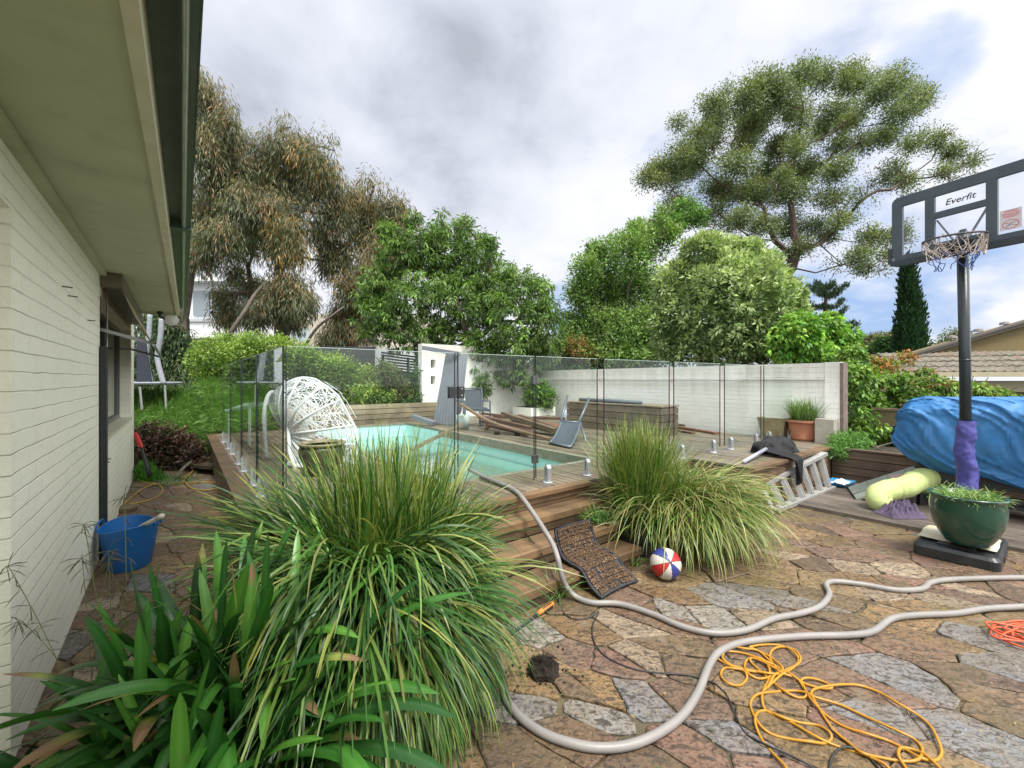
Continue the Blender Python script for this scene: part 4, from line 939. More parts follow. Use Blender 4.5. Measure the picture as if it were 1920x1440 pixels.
# ---- giant spreading gum
gT = [(1500, 142, 34, 16), (1540, 150, 36, 18), (1430, 158, 34, 16), (1398, 188, 36, 18), (1462, 182, 38, 18), (1350, 215, 28, 16), (1608, 162, 34, 18), (1655, 175, 42, 22), (1700, 190, 38, 20), (1732, 188, 18, 16), (1690, 212, 34, 12), (1335, 245, 26, 14), (1420, 222, 44, 18), (1488, 214, 24, 14), (1560, 212, 28, 14), (1592, 218, 36, 18), (1545, 240, 30, 14),
      (1310, 252, 26, 14), (1285, 285, 30, 16), (1322, 278, 26, 18), (1250, 318, 32, 14), (1215, 335, 20, 12), (1290, 320, 30, 14), (1400, 265, 34, 16), (1460, 280, 38, 16), (1570, 275, 38, 18), (1620, 265, 28, 14), (1660, 255, 36, 14), (1720, 264, 34, 15), (1762, 268, 30, 14), (1800, 290, 28, 16), (1822, 300, 14, 12), (1380, 310, 38, 15), (1440, 330, 44, 17), (1510, 320, 38, 17),
      (1570, 320, 30, 14), (1660, 330, 36, 13), (1700, 345, 24, 11), (1350, 358, 38, 14), (1420, 368, 40, 16), (1480, 365, 44, 16), (1560, 370, 38, 14), (1620, 372, 28, 11), (1770, 325, 20, 9), (1270, 385, 26, 13), (1290, 405, 28, 13), (1340, 420, 26, 12), (1480, 418, 32, 14), (1530, 430, 30, 13), (1580, 410, 28, 12), (1630, 448, 24, 18), (1608, 480, 28, 10), (1500, 465, 26, 12), (1690, 440, 18, 18), (1385, 410, 30, 13), (1440, 420, 24, 12), (1620, 505, 22, 7), (1665, 480, 16, 7), (1370, 170, 18, 12), (1240, 345, 24, 10)]
rg = np.random.default_rng(12)
pal_eu = [(.11, .155, .065), (.15, .195, .085), (.075, .115, .05), (.19, .225, .14), (.22, .25, .16), (.13, .175, .075)]
gT2 = [(u+rg.normal(0, a*.9), v+rg.normal(0, b_*.9)+3, a*rg.uniform(.45, .75), b_*rg.uniform(.45, .8)) for (u, v, a, b_) in gT for _ in range(1)]
blT = [pb(u, v, 28+rg.uniform(-3.2, 3.2), a*1.12, b*1.25, None) for (u, v, a, b) in gT+gT2]
tree('spreading_gum', 'giant wide-spreading gum tree with layered leaf pads against the sky', 71, P(1462, 756, 28), blT, 230000, .18, .064, pal_eu, .34, [P(1468, 620, 28), P(1472, 520, 28)], None, mode='round', cl=20, cs=.56, shell=.1, twl=1.0, hi=((.27, .29, .06), .8), twigs=4, bark=m_bark2, up=.22, gaps=1.0, outl=1.15, expo=1.6, rmin=.022)
# ---- conifers and far trees on the right
def pine_extra(rg): return []
pn = thing('norfolk_pine', 'dark tiered pine with upswept branch tips behind the broad-leaved shrub', 'tree', tuple(P(1545, 735, 38)))
s = MB(); s.tube([P(1545, 735, 38), P(1547, 600, 38), P(1549, 528, 38)], [.35, .22, .05], 8); obj('trunk', s, m_bark2, pn)
rg = np.random.default_rng(14); cl_ = []
for (du, dv, vv) in [(-26, -14, 552), (24, -12, 552), (-34, -8, 575), (36, -16, 578), (40, -26, 560), (-30, 4, 600), (50, -6, 612), (42, -22, 598), (62, -12, 620), (-16, -10, 540), (14, -10, 540), (66, 10, 625), (30, 8, 630)]:
    for sgn in (-1.2, 0, 1.2):
        a = P(1547, vv, 38); b = P(1547+du, vv+dv, 38+sgn*1.8); nseg = 9
        for k in range(nseg):
            q = a.lerp(b, (k+.6)/nseg)+Vector((0, 0, -.35*math.sin((k+.5)/nseg*math.pi))); cl_.append((q.x, q.y, q.z, .20, .20, .09))
v, f, c = leafcloud(rg, cl_, 8000, .24, .07, [(.03, .06, .03), (.045, .08, .04), (.025, .05, .028)], 10, .14, 'up'); npobj('crown', v, f, c, m_leaf, pn)
pal_cy = [(.018, .05, .022), (.03, .075, .03), (.022, .06, .026)]
tree('cypress', 'narrow dark columnar cypress standing under the backboard', 72, P(1705, 732, 34), [pb(u, v, 34, a, b) for (u, v, a, b) in [(1703, 508, 10, 22), (1702, 540, 14, 26), (1706, 575, 16, 30), (1702, 615, 20, 32), (1722, 610, 9, 34), (1692, 640, 13, 28), (1715, 645, 20, 26), (1705, 662, 26, 14)]], 16000, .34, .13, pal_cy, 0, None, None, mode='up', cl=12, cs=.35, shell=.4)
tree('distant_tree', 'small rounded dark tree left of the cypress', 73, P(1655, 730, 40), [pb(u, v, 40, a, b) for (u, v, a, b) in [(1655, 655, 16, 16), (1662, 668, 22, 14), (1640, 668, 12, 12)]], 3600, .4, .2, [(.05, .12, .03), (.04, .09, .03)], 0, cl=12, cs=.4)
tree('distant_tree', 'hazy olive treetop beyond the small dark tree', 74, P(1645, 725, 60), [pb(u, v, 60, a, b) for (u, v, a, b) in [(1640, 642, 22, 10), (1670, 640, 14, 12), (1625, 655, 16, 10)]], 3000, .55, .25, [(.16, .17, .09), (.2, .2, .12)], .2, cl=12, cs=.6, twl=1.5)
tree('distant_tree', 'thin twiggy treetop behind the tiled roof', 75, P(1785, 725, 50), [pb(u, v, 50, a, b) for (u, v, a, b) in [(1790, 635, 24, 14), (1770, 650, 22, 10), (1810, 640, 14, 10), (1745, 660, 14, 8)]], 1500, .35, .15, [(.13, .16, .08), (.18, .2, .12)], .14, cl=8, cs=.7, twl=1.4, twigs=8)
# ---- hedge and dark growth on the left bank
pal_h = [(.16, .27, .045), (.22, .33, .06), (.10, .19, .035), (.07, .14, .03), (.27, .36, .08), (.14, .22, .04)]
gH = [(400, 655, 36, 18), (455, 648, 36, 16), (510, 650, 36, 14), (565, 662, 34, 14), (385, 680, 40, 24), (440, 668, 46, 24), (500, 668, 46, 22), (560, 680, 46, 22), (620, 690, 46, 22), (400, 715, 46, 30), (470, 705, 50, 32), (545, 715, 55, 34), (620, 725, 55, 32), (675, 715, 40, 28), (700, 745, 36, 22), (640, 755, 60, 16), (420, 640, 20, 12), (470, 640, 26, 12), (525, 645, 22, 12), (730, 765, 30, 12), (430, 750, 50, 20), (520, 750, 60, 20)]
rg = np.random.default_rng(15)
tree('hedge_shrub', 'long arching yellow-green hedge above the timber retaining wall', 81, P(540, 770, 10.8), jb(rg, gH, 11.2, .6), 44000, .085, .038, pal_h, .06, None, None, mode='round', cl=12, cs=.14, shell=.5, twl=.35, hi=((.32, .42, .08), .8), cat='hedge', twigs=6, zlim=.9)
tree('brown_shrub', 'half-dead brown twiggy shrub at the right end of the hedge', 82, P(735, 780, 10.9), jb(rg, [(720, 705, 26, 22), (740, 730, 24, 24), (715, 740, 22, 20)], 10.7, .3), 4200, .08, .03, [(.15, .14, .06), (.08, .12, .04), (.11, .18, .05), (.17, .14, .07), (.07, .14, .035)], .05, None, None, cl=10, cs=.14, twl=.3, twigs=10, cat='shrub')
tree('climbing_plant', 'dark green creeper beside the left edge of the holed wall', 83, P(765, 790, 11.5), jb(rg, [(765, 745, 22, 14), (745, 765, 24, 12), (778, 715, 10, 26), (778, 760, 12, 14), (700, 775, 60, 8)], 11.3, .3), 5200, .085, .045, [(.05, .13, .03), (.07, .17, .035), (.04, .09, .025)], 0, cl=10, cs=.14, cat='creeper', zlim=.9)
tree('dark_thicket', 'dark tangled evergreen thicket behind the trampoline', 84, P(300, 770, 13.5), jb(rg, [(290, 660, 40, 40), (285, 610, 34, 34), (310, 600, 24, 30), (330, 640, 26, 30), (345, 680, 36, 34), (300, 720, 40, 34), (270, 700, 30, 40), (370, 730, 36, 30), (340, 745, 40, 22), (400, 755, 40, 20), (320, 690, 44, 40)], 13.4, .7), 26000, .14, .035, [(.045, .09, .03), (.03, .065, .025), (.07, .12, .04), (.09, .11, .05)], .08, cl=12, cs=.22, mode='hang', cat='shrub', shell=.3)
tree('purple_shrub', 'low dark purple-brown shrub at the house corner beside the path', 85, D(2.6, -5.5), [b for b in jb(rg, [(300, 840, 36, 34), (340, 850, 34, 32), (285, 870, 26, 26), (330, 880, 36, 18), (275, 830, 20, 26), (365, 860, 18, 20)], 7.7, .2)], 15000, .06, .034, [(.055, .030, .022), (.085, .042, .03), (.035, .025, .018), (.13, .06, .04), (.035, .045, .02), (.10, .08, .05)], .03, cl=10, cs=.10, cat='shrub', shell=.6, twl=.2, zlim=.02)
tree('fern_weed', 'soft green feathery weed at the foot of the house corner', 86, P(275, 915, 6.9), jb(rg, [(272, 895, 14, 16), (285, 905, 14, 12), (300, 912, 14, 7)], 6.8, .1), 4200, .06, .010, [(.10, .28, .04), (.15, .34, .06), (.08, .2, .03)], 0, cl=12, cs=.10, mode='up', cat='weed', zlim=.01)
# grass on the bank
def bank_grass():
    rg = np.random.default_rng(16); n = 26000; pts = []
    while len(pts) < n:
        x = rg.uniform(6.0, 10.5); y = rg.uniform(-9.5, -2.7)
        p = D(x, y)
        if p.x/p.y > -.42 or p.x/p.y < -.95 or (p.y < 7.6): continue
        if y > -3.9 and x < 6.25: continue
        z = bank_h(p.x, p.y)
        pts.append((p.x, p.y, z-.02))
    pts = np.array(pts)
    return blades(rg, n, pts, rg.uniform(0, 6.28, n)*.5+4.0, rg.uniform(.18, .52, n), rg.uniform(.007, .013, n), rg.uniform(.9, 1.5, n), rg.uniform(.3, 2.2, n), 4, .0, (.02, .06, .015), [(.11, .24, .05), (.16, .31, .07), (.08, .18, .04), (.22, .34, .10)], (.3, .42, .12), .2)
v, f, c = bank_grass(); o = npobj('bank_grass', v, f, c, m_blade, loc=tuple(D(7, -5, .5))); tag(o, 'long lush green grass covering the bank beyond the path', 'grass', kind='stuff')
# ---- right-hand creeper, fern, and red bush
pal_v = [(.10, .22, .035), (.15, .29, .045), (.07, .15, .03), (.05, .11, .025), (.21, .34, .06)]
gR = [(1655, 795, 34, 26), (1685, 790, 30, 26), (1630, 830, 26, 14), (1600, 715, 34, 30), (1645, 730, 38, 28), (1590, 765, 38, 32), (1640, 775, 42, 32), (1690, 770, 36, 34), (1610, 810, 34, 24), (1660, 812, 40, 20), (1700, 725, 34, 22), (1600, 675, 22, 24), (1575, 800, 18, 18), (1690, 815, 30, 14)]
tree('creeper_bank', 'dense leafy creeper tumbling between the white wall and the blue cover', 87, D(-2.2, 4.6, .4), jb(rg, gR, 7.7, .45), 22000, .085, .042, pal_v, .012, None, None, cl=11, cs=.15, mode='droop', hi=((.25, .38, .06), .6), cat='creeper', gaps=.4, twl=.3, twigs=8, zlim=.44)
gR2 = [(1745, 728, 34, 16), (1785, 732, 36, 14), (1830, 736, 36, 12), (1870, 742, 34, 8), (1730, 750, 30, 14), (1775, 750, 50, 10), (1735, 705, 16, 10)]
tree('climbing_rose', 'bushy green climber with reddish shoots below the neighbouring eaves', 88, D(-3.6, 5.0, .4), jb(rg, gR2, 7.6, .3), 10000, .075, .036, pal_v+[(.26, .13, .06)], .010, cl=11, cs=.13, mode='droop', hi=((.27, .36, .07), .5), cat='shrub', twigs=8, twl=.3, zlim=.44)
tree('red_leaf_bush', 'orange and red tinted bush in front of the tiled roof corner', 89, P(1650, 740, 11), jb(rg, [(1630, 690, 24, 14), (1660, 688, 22, 10), (1700, 672, 14, 6), (1640, 705, 26, 12), (1615, 700, 16, 14)], 10.5, .3), 3200, .085, .045, [(.38, .15, .05), (.30, .24, .06), (.16, .24, .05), (.45, .2, .07)], 0, cl=9, cs=.16, cat='shrub')
tree('fern_plant', 'small pale feathery fern growing over the corner of the low timber wall', 90, tuple(D(-1.75, 3.9, .44)), [pb(1585, 842, 6.75, 24, 12), pb(1600, 832, 6.75, 22, 14), pb(1570, 846, 6.65, 16, 8), pb(1575, 830, 6.75, 14, 10)], 5200, .075, .012, [(.16, .33, .08), (.22, .40, .12), (.10, .24, .05)], 0, cl=12, cs=.10, mode='round', cat='plant')
# small weeds and grass tufts in the joints
def tuft(name, label, c, rad, n, Lr, pal, seed, cat='weed', w=.006, er=(.7, 1.5), dr=(.4, 1.8), tip=(.45, .4, .2), tipamt=.2, segs=5, zmin=.0, mat_=None, kind=None):
    rg = np.random.default_rng(seed); r = rad*np.sqrt(rg.random(n)); th = rg.uniform(0, 6.28, n)
    base = np.stack([c[0]+r*np.cos(th), c[1]+r*np.sin(th), np.full(n, c[2])], 1)
    v, f, cc = blades(rg, n, base, rg.uniform(0, 6.28, n), rg.uniform(Lr[0], Lr[1], n), np.full(n, w)*rg.uniform(.7, 1.2, n), rg.uniform(er[0], er[1], n), rg.uniform(dr[0], dr[1], n), segs, zmin, (.04, .09, .02), pal, tip, tipamt)
    return tag(npobj(name, v, f, cc, mat_ or m_blade, loc=tuple(c)), label, cat, kind=kind)
pal_w = [(.10, .24, .04), (.15, .30, .06), (.07, .17, .03)]
tuft('grass_tuft', 'thin green weed tuft at the foot of the lowest timber step', tuple(G(1040, 1122)), .07, 90, (.12, .32), pal_w, 101, er=(.6, 1.4))
tuft('grass_tuft', 'low grassy weed beside the right edge of the doormat', tuple(D(-1.2, -1.25, .28)), .13, 220, (.08, .24), pal_w, 102)
tuft('grass_tuft', 'small weed at the right end of the lowest step', tuple(G(1190, 1062)), .03, 26, (.05, .16), pal_w, 103)
tuft('grass_tuft', 'sparse weeds along the edge of the low grey deck', tuple(G(1600, 968)), .12, 120, (.04, .13), pal_w, 104, er=(.1, 1.0))
tuft('grass_tuft', 'green weeds along the far end of the path', tuple(G(330, 905)), .30, 260, (.05, .18), pal_w, 105)
# ================================================================ GLASS FENCE
m_glass = glass_mat('fence_glass', (.945, .975, .957), .7)
m_edge = mat('glass_edge', (.02, .028, .026), rough=.25)
m_steel = mat('satin_steel', (.55, .57, .60), (.42, .44, .47), ns=30, rough=.32, metal=.55)
m_white_pl = mat('spigot_white', (.62, .63, .65), rough=.35)
ZG0, ZG1 = .62, 1.835
def pane(a, b, parent, name='glass_panel', z0=ZG0, z1=ZG1):
    a, b = Vector((a[0], a[1], 0)), Vector((b[0], b[1], 0)); d = (b-a).normalized(); n = Vector((d.y, -d.x, 0))*.006
    s = MB(); e = d*.006
    q = [a+e-n, b-e-n, b-e+n, a+e+n]
    s.hexa([p+Vector((0, 0, z0)) for p in q]+[p+Vector((0, 0, z1-.004)) for p in q])
    s.m = 1
    for (p0, p1) in ((a, a+e*.95), (b-e*.95, b)):
        q = [p0-n, p1-n, p1+n, p0+n]; s.hexa([p+Vector((0, 0, z0)) for p in q]+[p+Vector((0, 0, z1)) for p in q])
    q = [a+e-n, b-e-n, b-e+n, a+e+n]; s.m = 2
    s.hexa([p+Vector((0, 0, z1-.0035)) for p in q]+[p+Vector((0, 0, z1)) for p in q])
    return obj(name, s, [m_glass, m_edge, MATS['glass_top']], parent)
mat('glass_top', (.45, .55, .52), rough=.2)
def spigot(p, d, parent):
    p = Vector((p[0], p[1], ZD)); d = Vector((d[0], d[1], 0)).normalized(); n = Vector((d.y, -d.x, 0))
    fr = lambda x, y, z: p+d*x+n*y+Vector((0, 0, z))
    s = MB(); s.lathe(p, [(.052, .001), (.052, .010), (.045, .016), (.0, .017)], 16)
    for sg in (-1, 1):
        y0, y1 = sg*.008, sg*.030
        if y0 > y1: y0, y1 = y1, y0
        hi, lo = .185, .150
        za, zb_ = (lo, hi) if sg < 0 else (hi, lo)
        s.hexa([fr(-.025, y0, .012), fr(.025, y0, .012), fr(.025, y1, .012), fr(-.025, y1, .012), fr(-.025, y0, za), fr(.025, y0, za), fr(.025, y1, zb_), fr(-.025, y1, zb_)])
    s.hexa([fr(-.024, -.007, .012), fr(.024, -.007, .012), fr(.024, .007, .012), fr(-.024, .007, .012), fr(-.024, -.007, .07), fr(.024, -.007, .07), fr(.024, .007, .07), fr(-.024, .007, .07)])
    return obj('spigot', s, m_steel, parent)
fpt = lambda X: (X, gl(X))
dl = (1, .709)
gf = thing('glass_fence', 'frameless glass pool fence standing on the front edge of the deck right of the gate', 'fence', (2.5, gl(2.5), ZD))
for X0, X1 in ((.235, .953), (1.037, 2.042), (2.118, 3.047), (3.144, 4.07), (4.148, 5.11)):
    pane(fpt(X0), fpt(X1), gf)
    for k in (.16, .84) if X0 > .3 else (.18, .82): spigot(fpt(X0+(X1-X0)*k), dl, gf)
gl2 = thing('glass_fence', 'frameless glass pool fence panels running away along the left edge of the deck', 'fence', (-2.6, 4.2, ZD))
pane((-1.572, 2.962), (-.50, gl(-.50)), gl2)
for k in (.2, .8): spigot((-1.57+1.07*k, 2.95+.765*k), dl, gl2)
lx = lambda Y: .716-.775*Y
for Y0, Y1 in ((3.0, 4.0), (4.06, 5.04), (5.10, 6.16), (6.24, 7.35)):
    pane((lx(Y0), Y0), (lx(Y1), Y1), gl2)
    for k in (.17, .83): Ys = Y0+(Y1-Y0)*k; spigot((lx(Ys), Ys), (-.775, 1), gl2)
gg = thing('glass_gate', 'frameless glass gate with a black latch and two hinges at the head of the steps', 'gate', (-.1, gl(-.1), ZD))
pane(fpt(-.478), fpt(.222), gg, 'glass_panel', .60)
dv = Vector((1, .709, 0)).normalized(); nv = Vector((dv.y, -dv.x, 0))
m_hinge = mat('hinge_metal', (.09, .095, .10), (.16, .16, .16), ns=20, rough=.35, metal=.6)
for z in (.81, 1.60):
    s = MB(); c = Vector((.229, gl(.229), z)); fr = lambda x, y, z_: c+dv*x+nv*y+Vector((0, 0, z_))
    s.box(fr, -.035, -.004, -.016, .016, -.04, .04, bv=.003); s.box(fr, .004, .035, -.016, .016, -.04, .04, bv=.003); s.tube([fr(0, 0, -.045), fr(0, 0, .045)], .011, 10); obj('hinge', s, m_hinge, gg)
s = MB(); c = Vector((-.49, gl(-.49), 1.49)); fr = lambda x, y, z_: c+dv*x+nv*y+Vector((0, 0, z_))
s.box(fr, -.075, -.012, -.022, .022, -.05, .05, bv=.004); s.box(fr, .012, .075, -.022, .022, -.055, .05, bv=.004); s.box(fr, -.011, .011, -.012, .012, -.015, .015)
la = obj('latch', s, MATS['black_plastic'], gg)
for z in (-.028, .03):
    s = MB(); s.lathe((0, 0, 0), [(.007, 0), (.006, .003), (0, .004)], 10); q = Vector((0, 0, 1)).rotation_difference(nv); s.v = [tuple(fr(.045, .0222, z)+q @ Vector(p)) for p in s.v]; obj('screw', s, m_steel, la)
# ================================================================ BASKETBALL STAND
Cb = Vector((4.387, 4.18, 0)); e_ = Vector((.42, -.908, 0)).normalized(); nb = Vector((-.908, -.42, 0)).normalized()
fb = lambda x, y, z: Cb+e_*x+nb*y+Vector((0, 0, z))      # x along board (to the right/near), y out of the front
m_frame = mat('backboard_frame', (.035, .05, .065), (.05, .068, .085), ns=4, rough=.45)
m_pole = mat('pole_paint', (.012, .018, .022), rough=.32, bump=.05, bs=30)
bs_ = thing('basketball_stand', 'portable basketball hoop on a dark pole with a wheeled black base', 'basketball hoop', (4.165, 3.96, 0))
bc = Vector((4.165, 3.96, 0)); e1 = -ax; e2 = bx_
fB = lambda x, y, z: bc+e1*x+e2*y+Vector((0, 0, z))
s = MB()
def rrect(x0, x1, y0, y1, r, n=4):
    o = []
    for cx, cy, a0 in ((x1-r, y1-r, 0), (x0+r, y1-r, 90), (x0+r, y0+r, 180), (x1-r, y0+r, 270)):
        for k in range(n+1): a = R(a0+90*k/n); o.append((cx+r*math.cos(a), cy+r*math.sin(a)))
    return o
s.prism(fB, rrect(-.27, .27, -.40, .40, .06), .008, .085, top=False); rr0 = rrect(-.27, .27, -.40, .40, .06); rr1 = rrect(-.25, .25, -.38, .38, .05)
n_ = len(rr0); s.add([fB(x, y, .085) for x, y in rr0]+[fB(x, y, .112) for x, y in rr1], [(i, (i+1) % n_, n_+(i+1) % n_, n_+i) for i in range(n_)])
s.add([fB(x, y, .112) for x, y in rr1], [tuple(range(n_))])
s.box(fB, .268, .276, -.12, .18, .02, .075); s.box(fB, -.12, .12, -.30, .10, .113, .128, bv=.006)
obj('base', s, mat('base_plastic', (.018, .022, .024), (.028, .032, .033), ns=5, rough=.38, bump=.1, bs=50, bd=.004, dirt=(.12, .10, .07), dirt_s=9, dirt_amt=.3, dirt_cov=.35), bs_)
PX = Vector((4.46, 4.19, 0)); s = MB(); s.tube([PX+Vector((.0, 0, .10)), PX+Vector((-.01, 0, 1.7)), PX+Vector((-.035, 0, 2.86))], .043, 20); s.tube([PX+Vector((-.0105, 0, 1.78)), PX+Vector((-.011, 0, 1.80))], .0455, 20)
obj('pole', s, m_pole, bs_, smooth=True)
# wrap
s = MB(); rg = np.random.default_rng(77)
def wfn(u, v):
    a = 2*math.pi*u; z = .50+.70*v
    r = .068+.010*math.sin(v*9)*math.sin(a+v*4)+.011*mn.noise(Vector((math.cos(a)*1.2, math.sin(a)*1.2, z*11)))+.006*mn.noise(Vector((math.cos(a)*3, math.sin(a)*3, z*26)))+.012*(1-v)
    ox = .012*math.sin(v*7); return (PX.x+ox+r*math.cos(a), PX.y+r*math.sin(a), z)
s.grid(wfn, 40, 70, closeu=True); obj('padding_wrap', s, mat('purple_fabric', (.05, .05, .22), (.075, .075, .30), ns=9, rough=.42, bump=.2, bs=60, bd=.004), bs_, smooth=True)
s = MB(); s.bar(fb(0, -.12, 2.95), fb(0, -.02, 3.02), .05, .16); s.bar(fb(0, .02, 2.885), fb(0, -.10, 2.80), .06, .06); obj('arm', s, m_pole, bs_)
zt, zbm = 3.565, 2.835
xo = .535
brd = MB()
def fbox(x0, x1, z0, z1, y0=-.018, y1=.018, bv=0): brd.box(fb, x0, x1, y0, y1, z0, z1)
# outer frame with rounded corners: top bar / bottom lip / sides / inner bars
zT0, zB1 = 3.463, 2.935
fbox(-xo+.06, xo-.06, zT0, zt); fbox(-xo+.02, xo-.02, 2.885, zB1); fbox(-xo, -.444, zB1+.001, zT0-.001); fbox(.444, xo, zB1+.001, zT0-.001)
brd.box(fb, -.258, -.183, -.0178, .0178, zB1+.001, zT0-.001); brd.box(fb, .183, .258, -.0178, .0178, zB1+.001, zT0-.001); fbox(-.1825, .1825, 3.237, 3.297); fbox(-.1825, .1825, zB1+.001, 2.985)
for sx in (-1, 1):   # rounded top corners
    o = [(sx*(xo-.06), zT0)]+[(sx*(xo-.06+.06*math.cos(R(a))), zt-.06+.06*math.sin(R(a))) for a in range(0, 91, 15)]+[(sx*(xo-.06), zt-.06)]
    o = [(sx*(xo-.06), zT0), (sx*xo, zT0)]+[(sx*(xo-.06+.06*math.cos(R(a))), zt-.06+.06*math.sin(R(a))) for a in range(0, 91, 15)]
    n_ = len(o); vs = [fb(x, -.018, z) for x, z in o]+[fb(x, .018, z) for x, z in o]
    brd.add(vs, [tuple(range(n_)), tuple(reversed(range(n_, 2*n_)))]+[(i, (i+1) % n_, n_+(i+1) % n_, n_+i) for i in range(n_)])
bo = obj('backboard', brd, m_frame, bs_)
s = MB(); zl = [(-xo-.03, 3.03), (-xo-.03, 2.875), (-xo-.005, 2.838), (-xo+.03, 2.825), (xo-.03, 2.825), (xo+.005, 2.838), (xo+.03, 2.875), (xo+.03, 3.03), (xo+.001, 3.03), (xo+.001, 2.90), (xo-.025, 2.884), (-xo+.025, 2.884), (-xo-.001, 2.90), (-xo-.001, 3.03)]
n_ = len(zl); vs = [fb(x, -.028, z) for x, z in zl]+[fb(x, .028, z) for x, z in zl]
s.add(vs, [(i, (i+1) % n_, n_+(i+1) % n_, n_+i) for i in range(n_)])
for k in (0, n_):
    for (a, b, c_, d_) in ((0, 1, 12, 13), (1, 2, 11, 12), (2, 3, 11, 11), (3, 4, 10, 11), (4, 5, 10, 10), (5, 6, 9, 10), (6, 7, 8, 9)):
        f_ = [a, b, c_, d_] if c_ != d_ else [a, b, c_]
        s.f.append(tuple(k+i for i in f_)); s.mi.append(0)
obj('edge_bumper', s, mat('bumper_plastic', (.022, .03, .038), rough=.5), bo)
m_acr = glass_mat('clear_board', (.93, .94, .96), 1.0)
for (x0, x1, z0, z1) in ((-.444, -.258, zB1, zT0), (.258, .444, zB1, zT0), (-.183, .183, 3.297, zT0), (-.183, .183, 2.985, 3.237)):
    s = MB(); s.box(fb, x0+.001, x1-.001, -.002, .002, z0+.001, z1-.001); obj('clear_panel', s, m_acr, bo)
s = MB(); mg = mat('strut_grey', (.13, .14, .16), rough=.4)
for sx in (-1, 1): s.bar(fb(sx*.178, -.03, 3.225), fb(sx*.02, -.03, 2.92), .014, .02, up=tuple(nb))
obj('brace', s, mg, bo)
s = MB(); s.box(fb, -.09, .09, .019, .09, 2.87, 2.955); s.box(fb, -.05, .05, .06, .13, 2.895, 2.94); hm = obj('rim_mount', s, m_pole, bs_)
rc = fb(.06, .29, 2.925); rr = .215
s = MB(); ring = [rc+Vector((rr*math.cos(a), rr*math.sin(a), .012*math.sin(a+.6))) for a in np.linspace(0, 2*math.pi, 48, endpoint=False)]; s.tube(ring, .009, 8, closed=True)
s.bar(fb(-.04, .09, 2.92), rc-nb*(rr-.03)+e_*-.1, .02, .012); s.bar(fb(.04, .09, 2.92), rc-nb*(rr-.02)+e_*.03, .02, .012)
rim = obj('rim', s, mat('rim_paint', (.045, .045, .05), rough=.45), bs_, smooth=False)
def net(seed, rings, col, name, loops, arc=(0, 1), dz=0, frac=1):
    rg = np.random.default_rng(seed); s = MB(); nn = loops; lev = []
    for (r, z) in rings:
        lev.append([rc+Vector((r*math.cos(a)+rg.normal(0, .008), r*math.sin(a)+rg.normal(0, .008), z+rg.normal(0, .012))) for a in [2*math.pi*(arc[0]+(arc[1]-arc[0])*(i+.5*(len(lev) % 2))/nn) for i in range(nn)]])
    for k in range(len(lev)-1):
        for i in range(nn):
            for j in ((i, i-1) if k % 2 == 0 else (i, i+1)):
                if rg.random() > frac: continue
                a = lev[k][i]; b = lev[k+1][j % nn]
                if (a-b).length > .2: continue
                m_ = (a+b)/2+Vector((rg.normal(0, .01), rg.normal(0, .01), -.012)); s.tube(smooth_path([a, m_, b], 3), .0034, 5)
    return s
s = net(3, [(rr, -.005), (rr*.93, -.07), (rr*.86, -.12), (rr*.72, -.17)], None, '', 14, frac=.9)
rg = np.random.default_rng(6)
for k in range(16):
    a = rg.uniform(0, 6.28); b = a+rg.uniform(.3, 1.2); p0 = rc+Vector((rr*math.cos(a), rr*math.sin(a), 0)); p1 = rc+Vector((rr*.95*math.cos(b), rr*.95*math.sin(b), rg.uniform(-.12, 0)))
    s.tube(smooth_path([p0, (p0+p1)/2+Vector((0, 0, -rg.uniform(.06, .16))), p1], 5), .0036, 5)
obj('net', s, mat('net_cord', (.50, .43, .38), (.36, .30, .27), ns=40, rough=.85), rim)
s = net(9, [(rr*.75, -.15), (rr*.66, -.205), (rr*.60, -.25), (rr*.5, -.30)], None, '', 10, arc=(.35, 1.0), frac=.85); obj('net', s, mat('net_blue', (.06, .10, .30), rough=.8), rim)
# lettering on the board
def text_obj(body, frame, x, z, size, m_, parent, ysign=.0035, shear=0, name='lettering', depth=.0008, bold=0):
    cu = bpy.data.curves.new('t', 'FONT'); cu.body = body; cu.size = size; cu.shear = shear; cu.extrude = 0; cu.offset = bold; cu.align_x = 'CENTER'; cu.resolution_u = 3
    to = bpy.data.objects.new('t', cu); sc.collection.objects.link(to); dg = bpy.context.evaluated_depsgraph_get(); me0 = bpy.data.meshes.new_from_object(to.evaluated_get(dg))
    mb = MB(); mb.add([frame(x+q.co.x, ysign, z+q.co.y) for q in me0.vertices], [tuple(p.vertices) for p in me0.polygons])
    bpy.data.objects.remove(to); bpy.data.meshes.remove(me0)
    return obj(name, mb, m_, parent)
m_ink = mat('black_ink', (.015, .015, .02), rough=.5); m_red = mat('red_ink', (.55, .03, .03), rough=.5)
text_obj('Everfit', fb, .0, 3.345, .083, m_ink, bo, shear=.25, bold=.0012)
s = MB(); 
for (xa, za, xb, zb_) in ((-.045, 3.425, .0, 3.432), (-.02, 3.415, .03, 3.418)): s.bar(fb(xa, .0035, za), fb(xb, .0035, zb_), .003, .001)
stk = thing('x', None, None) if False else None
s = MB(); s.box(fb, .27, .405, .0022, .0030, 2.965, 3.15); so = obj('warning_sticker', s, mat('sticker_clear', (.55, .52, .54), rough=.4), bo)
text_obj('WARNING', fb, .337, 3.128, .018, m_red, so, ysign=.0036, bold=.0006)
s = MB()
for k, (a, b) in enumerate(((.285, .392), (.280, .396), (.290, .388), (.284, .392), (.30, .376))):
    x = a; z = 3.118-k*.0095; r_ = np.random.default_rng(k)
    while x < b: w_ = r_.uniform(.008, .02); s.box(fb, x, min(b, x+w_), .0031, .0035, z-.0045, z); x += w_+.003
obj('small_print', s, m_red, so)
cc = fb(.337, .0036, 3.015)
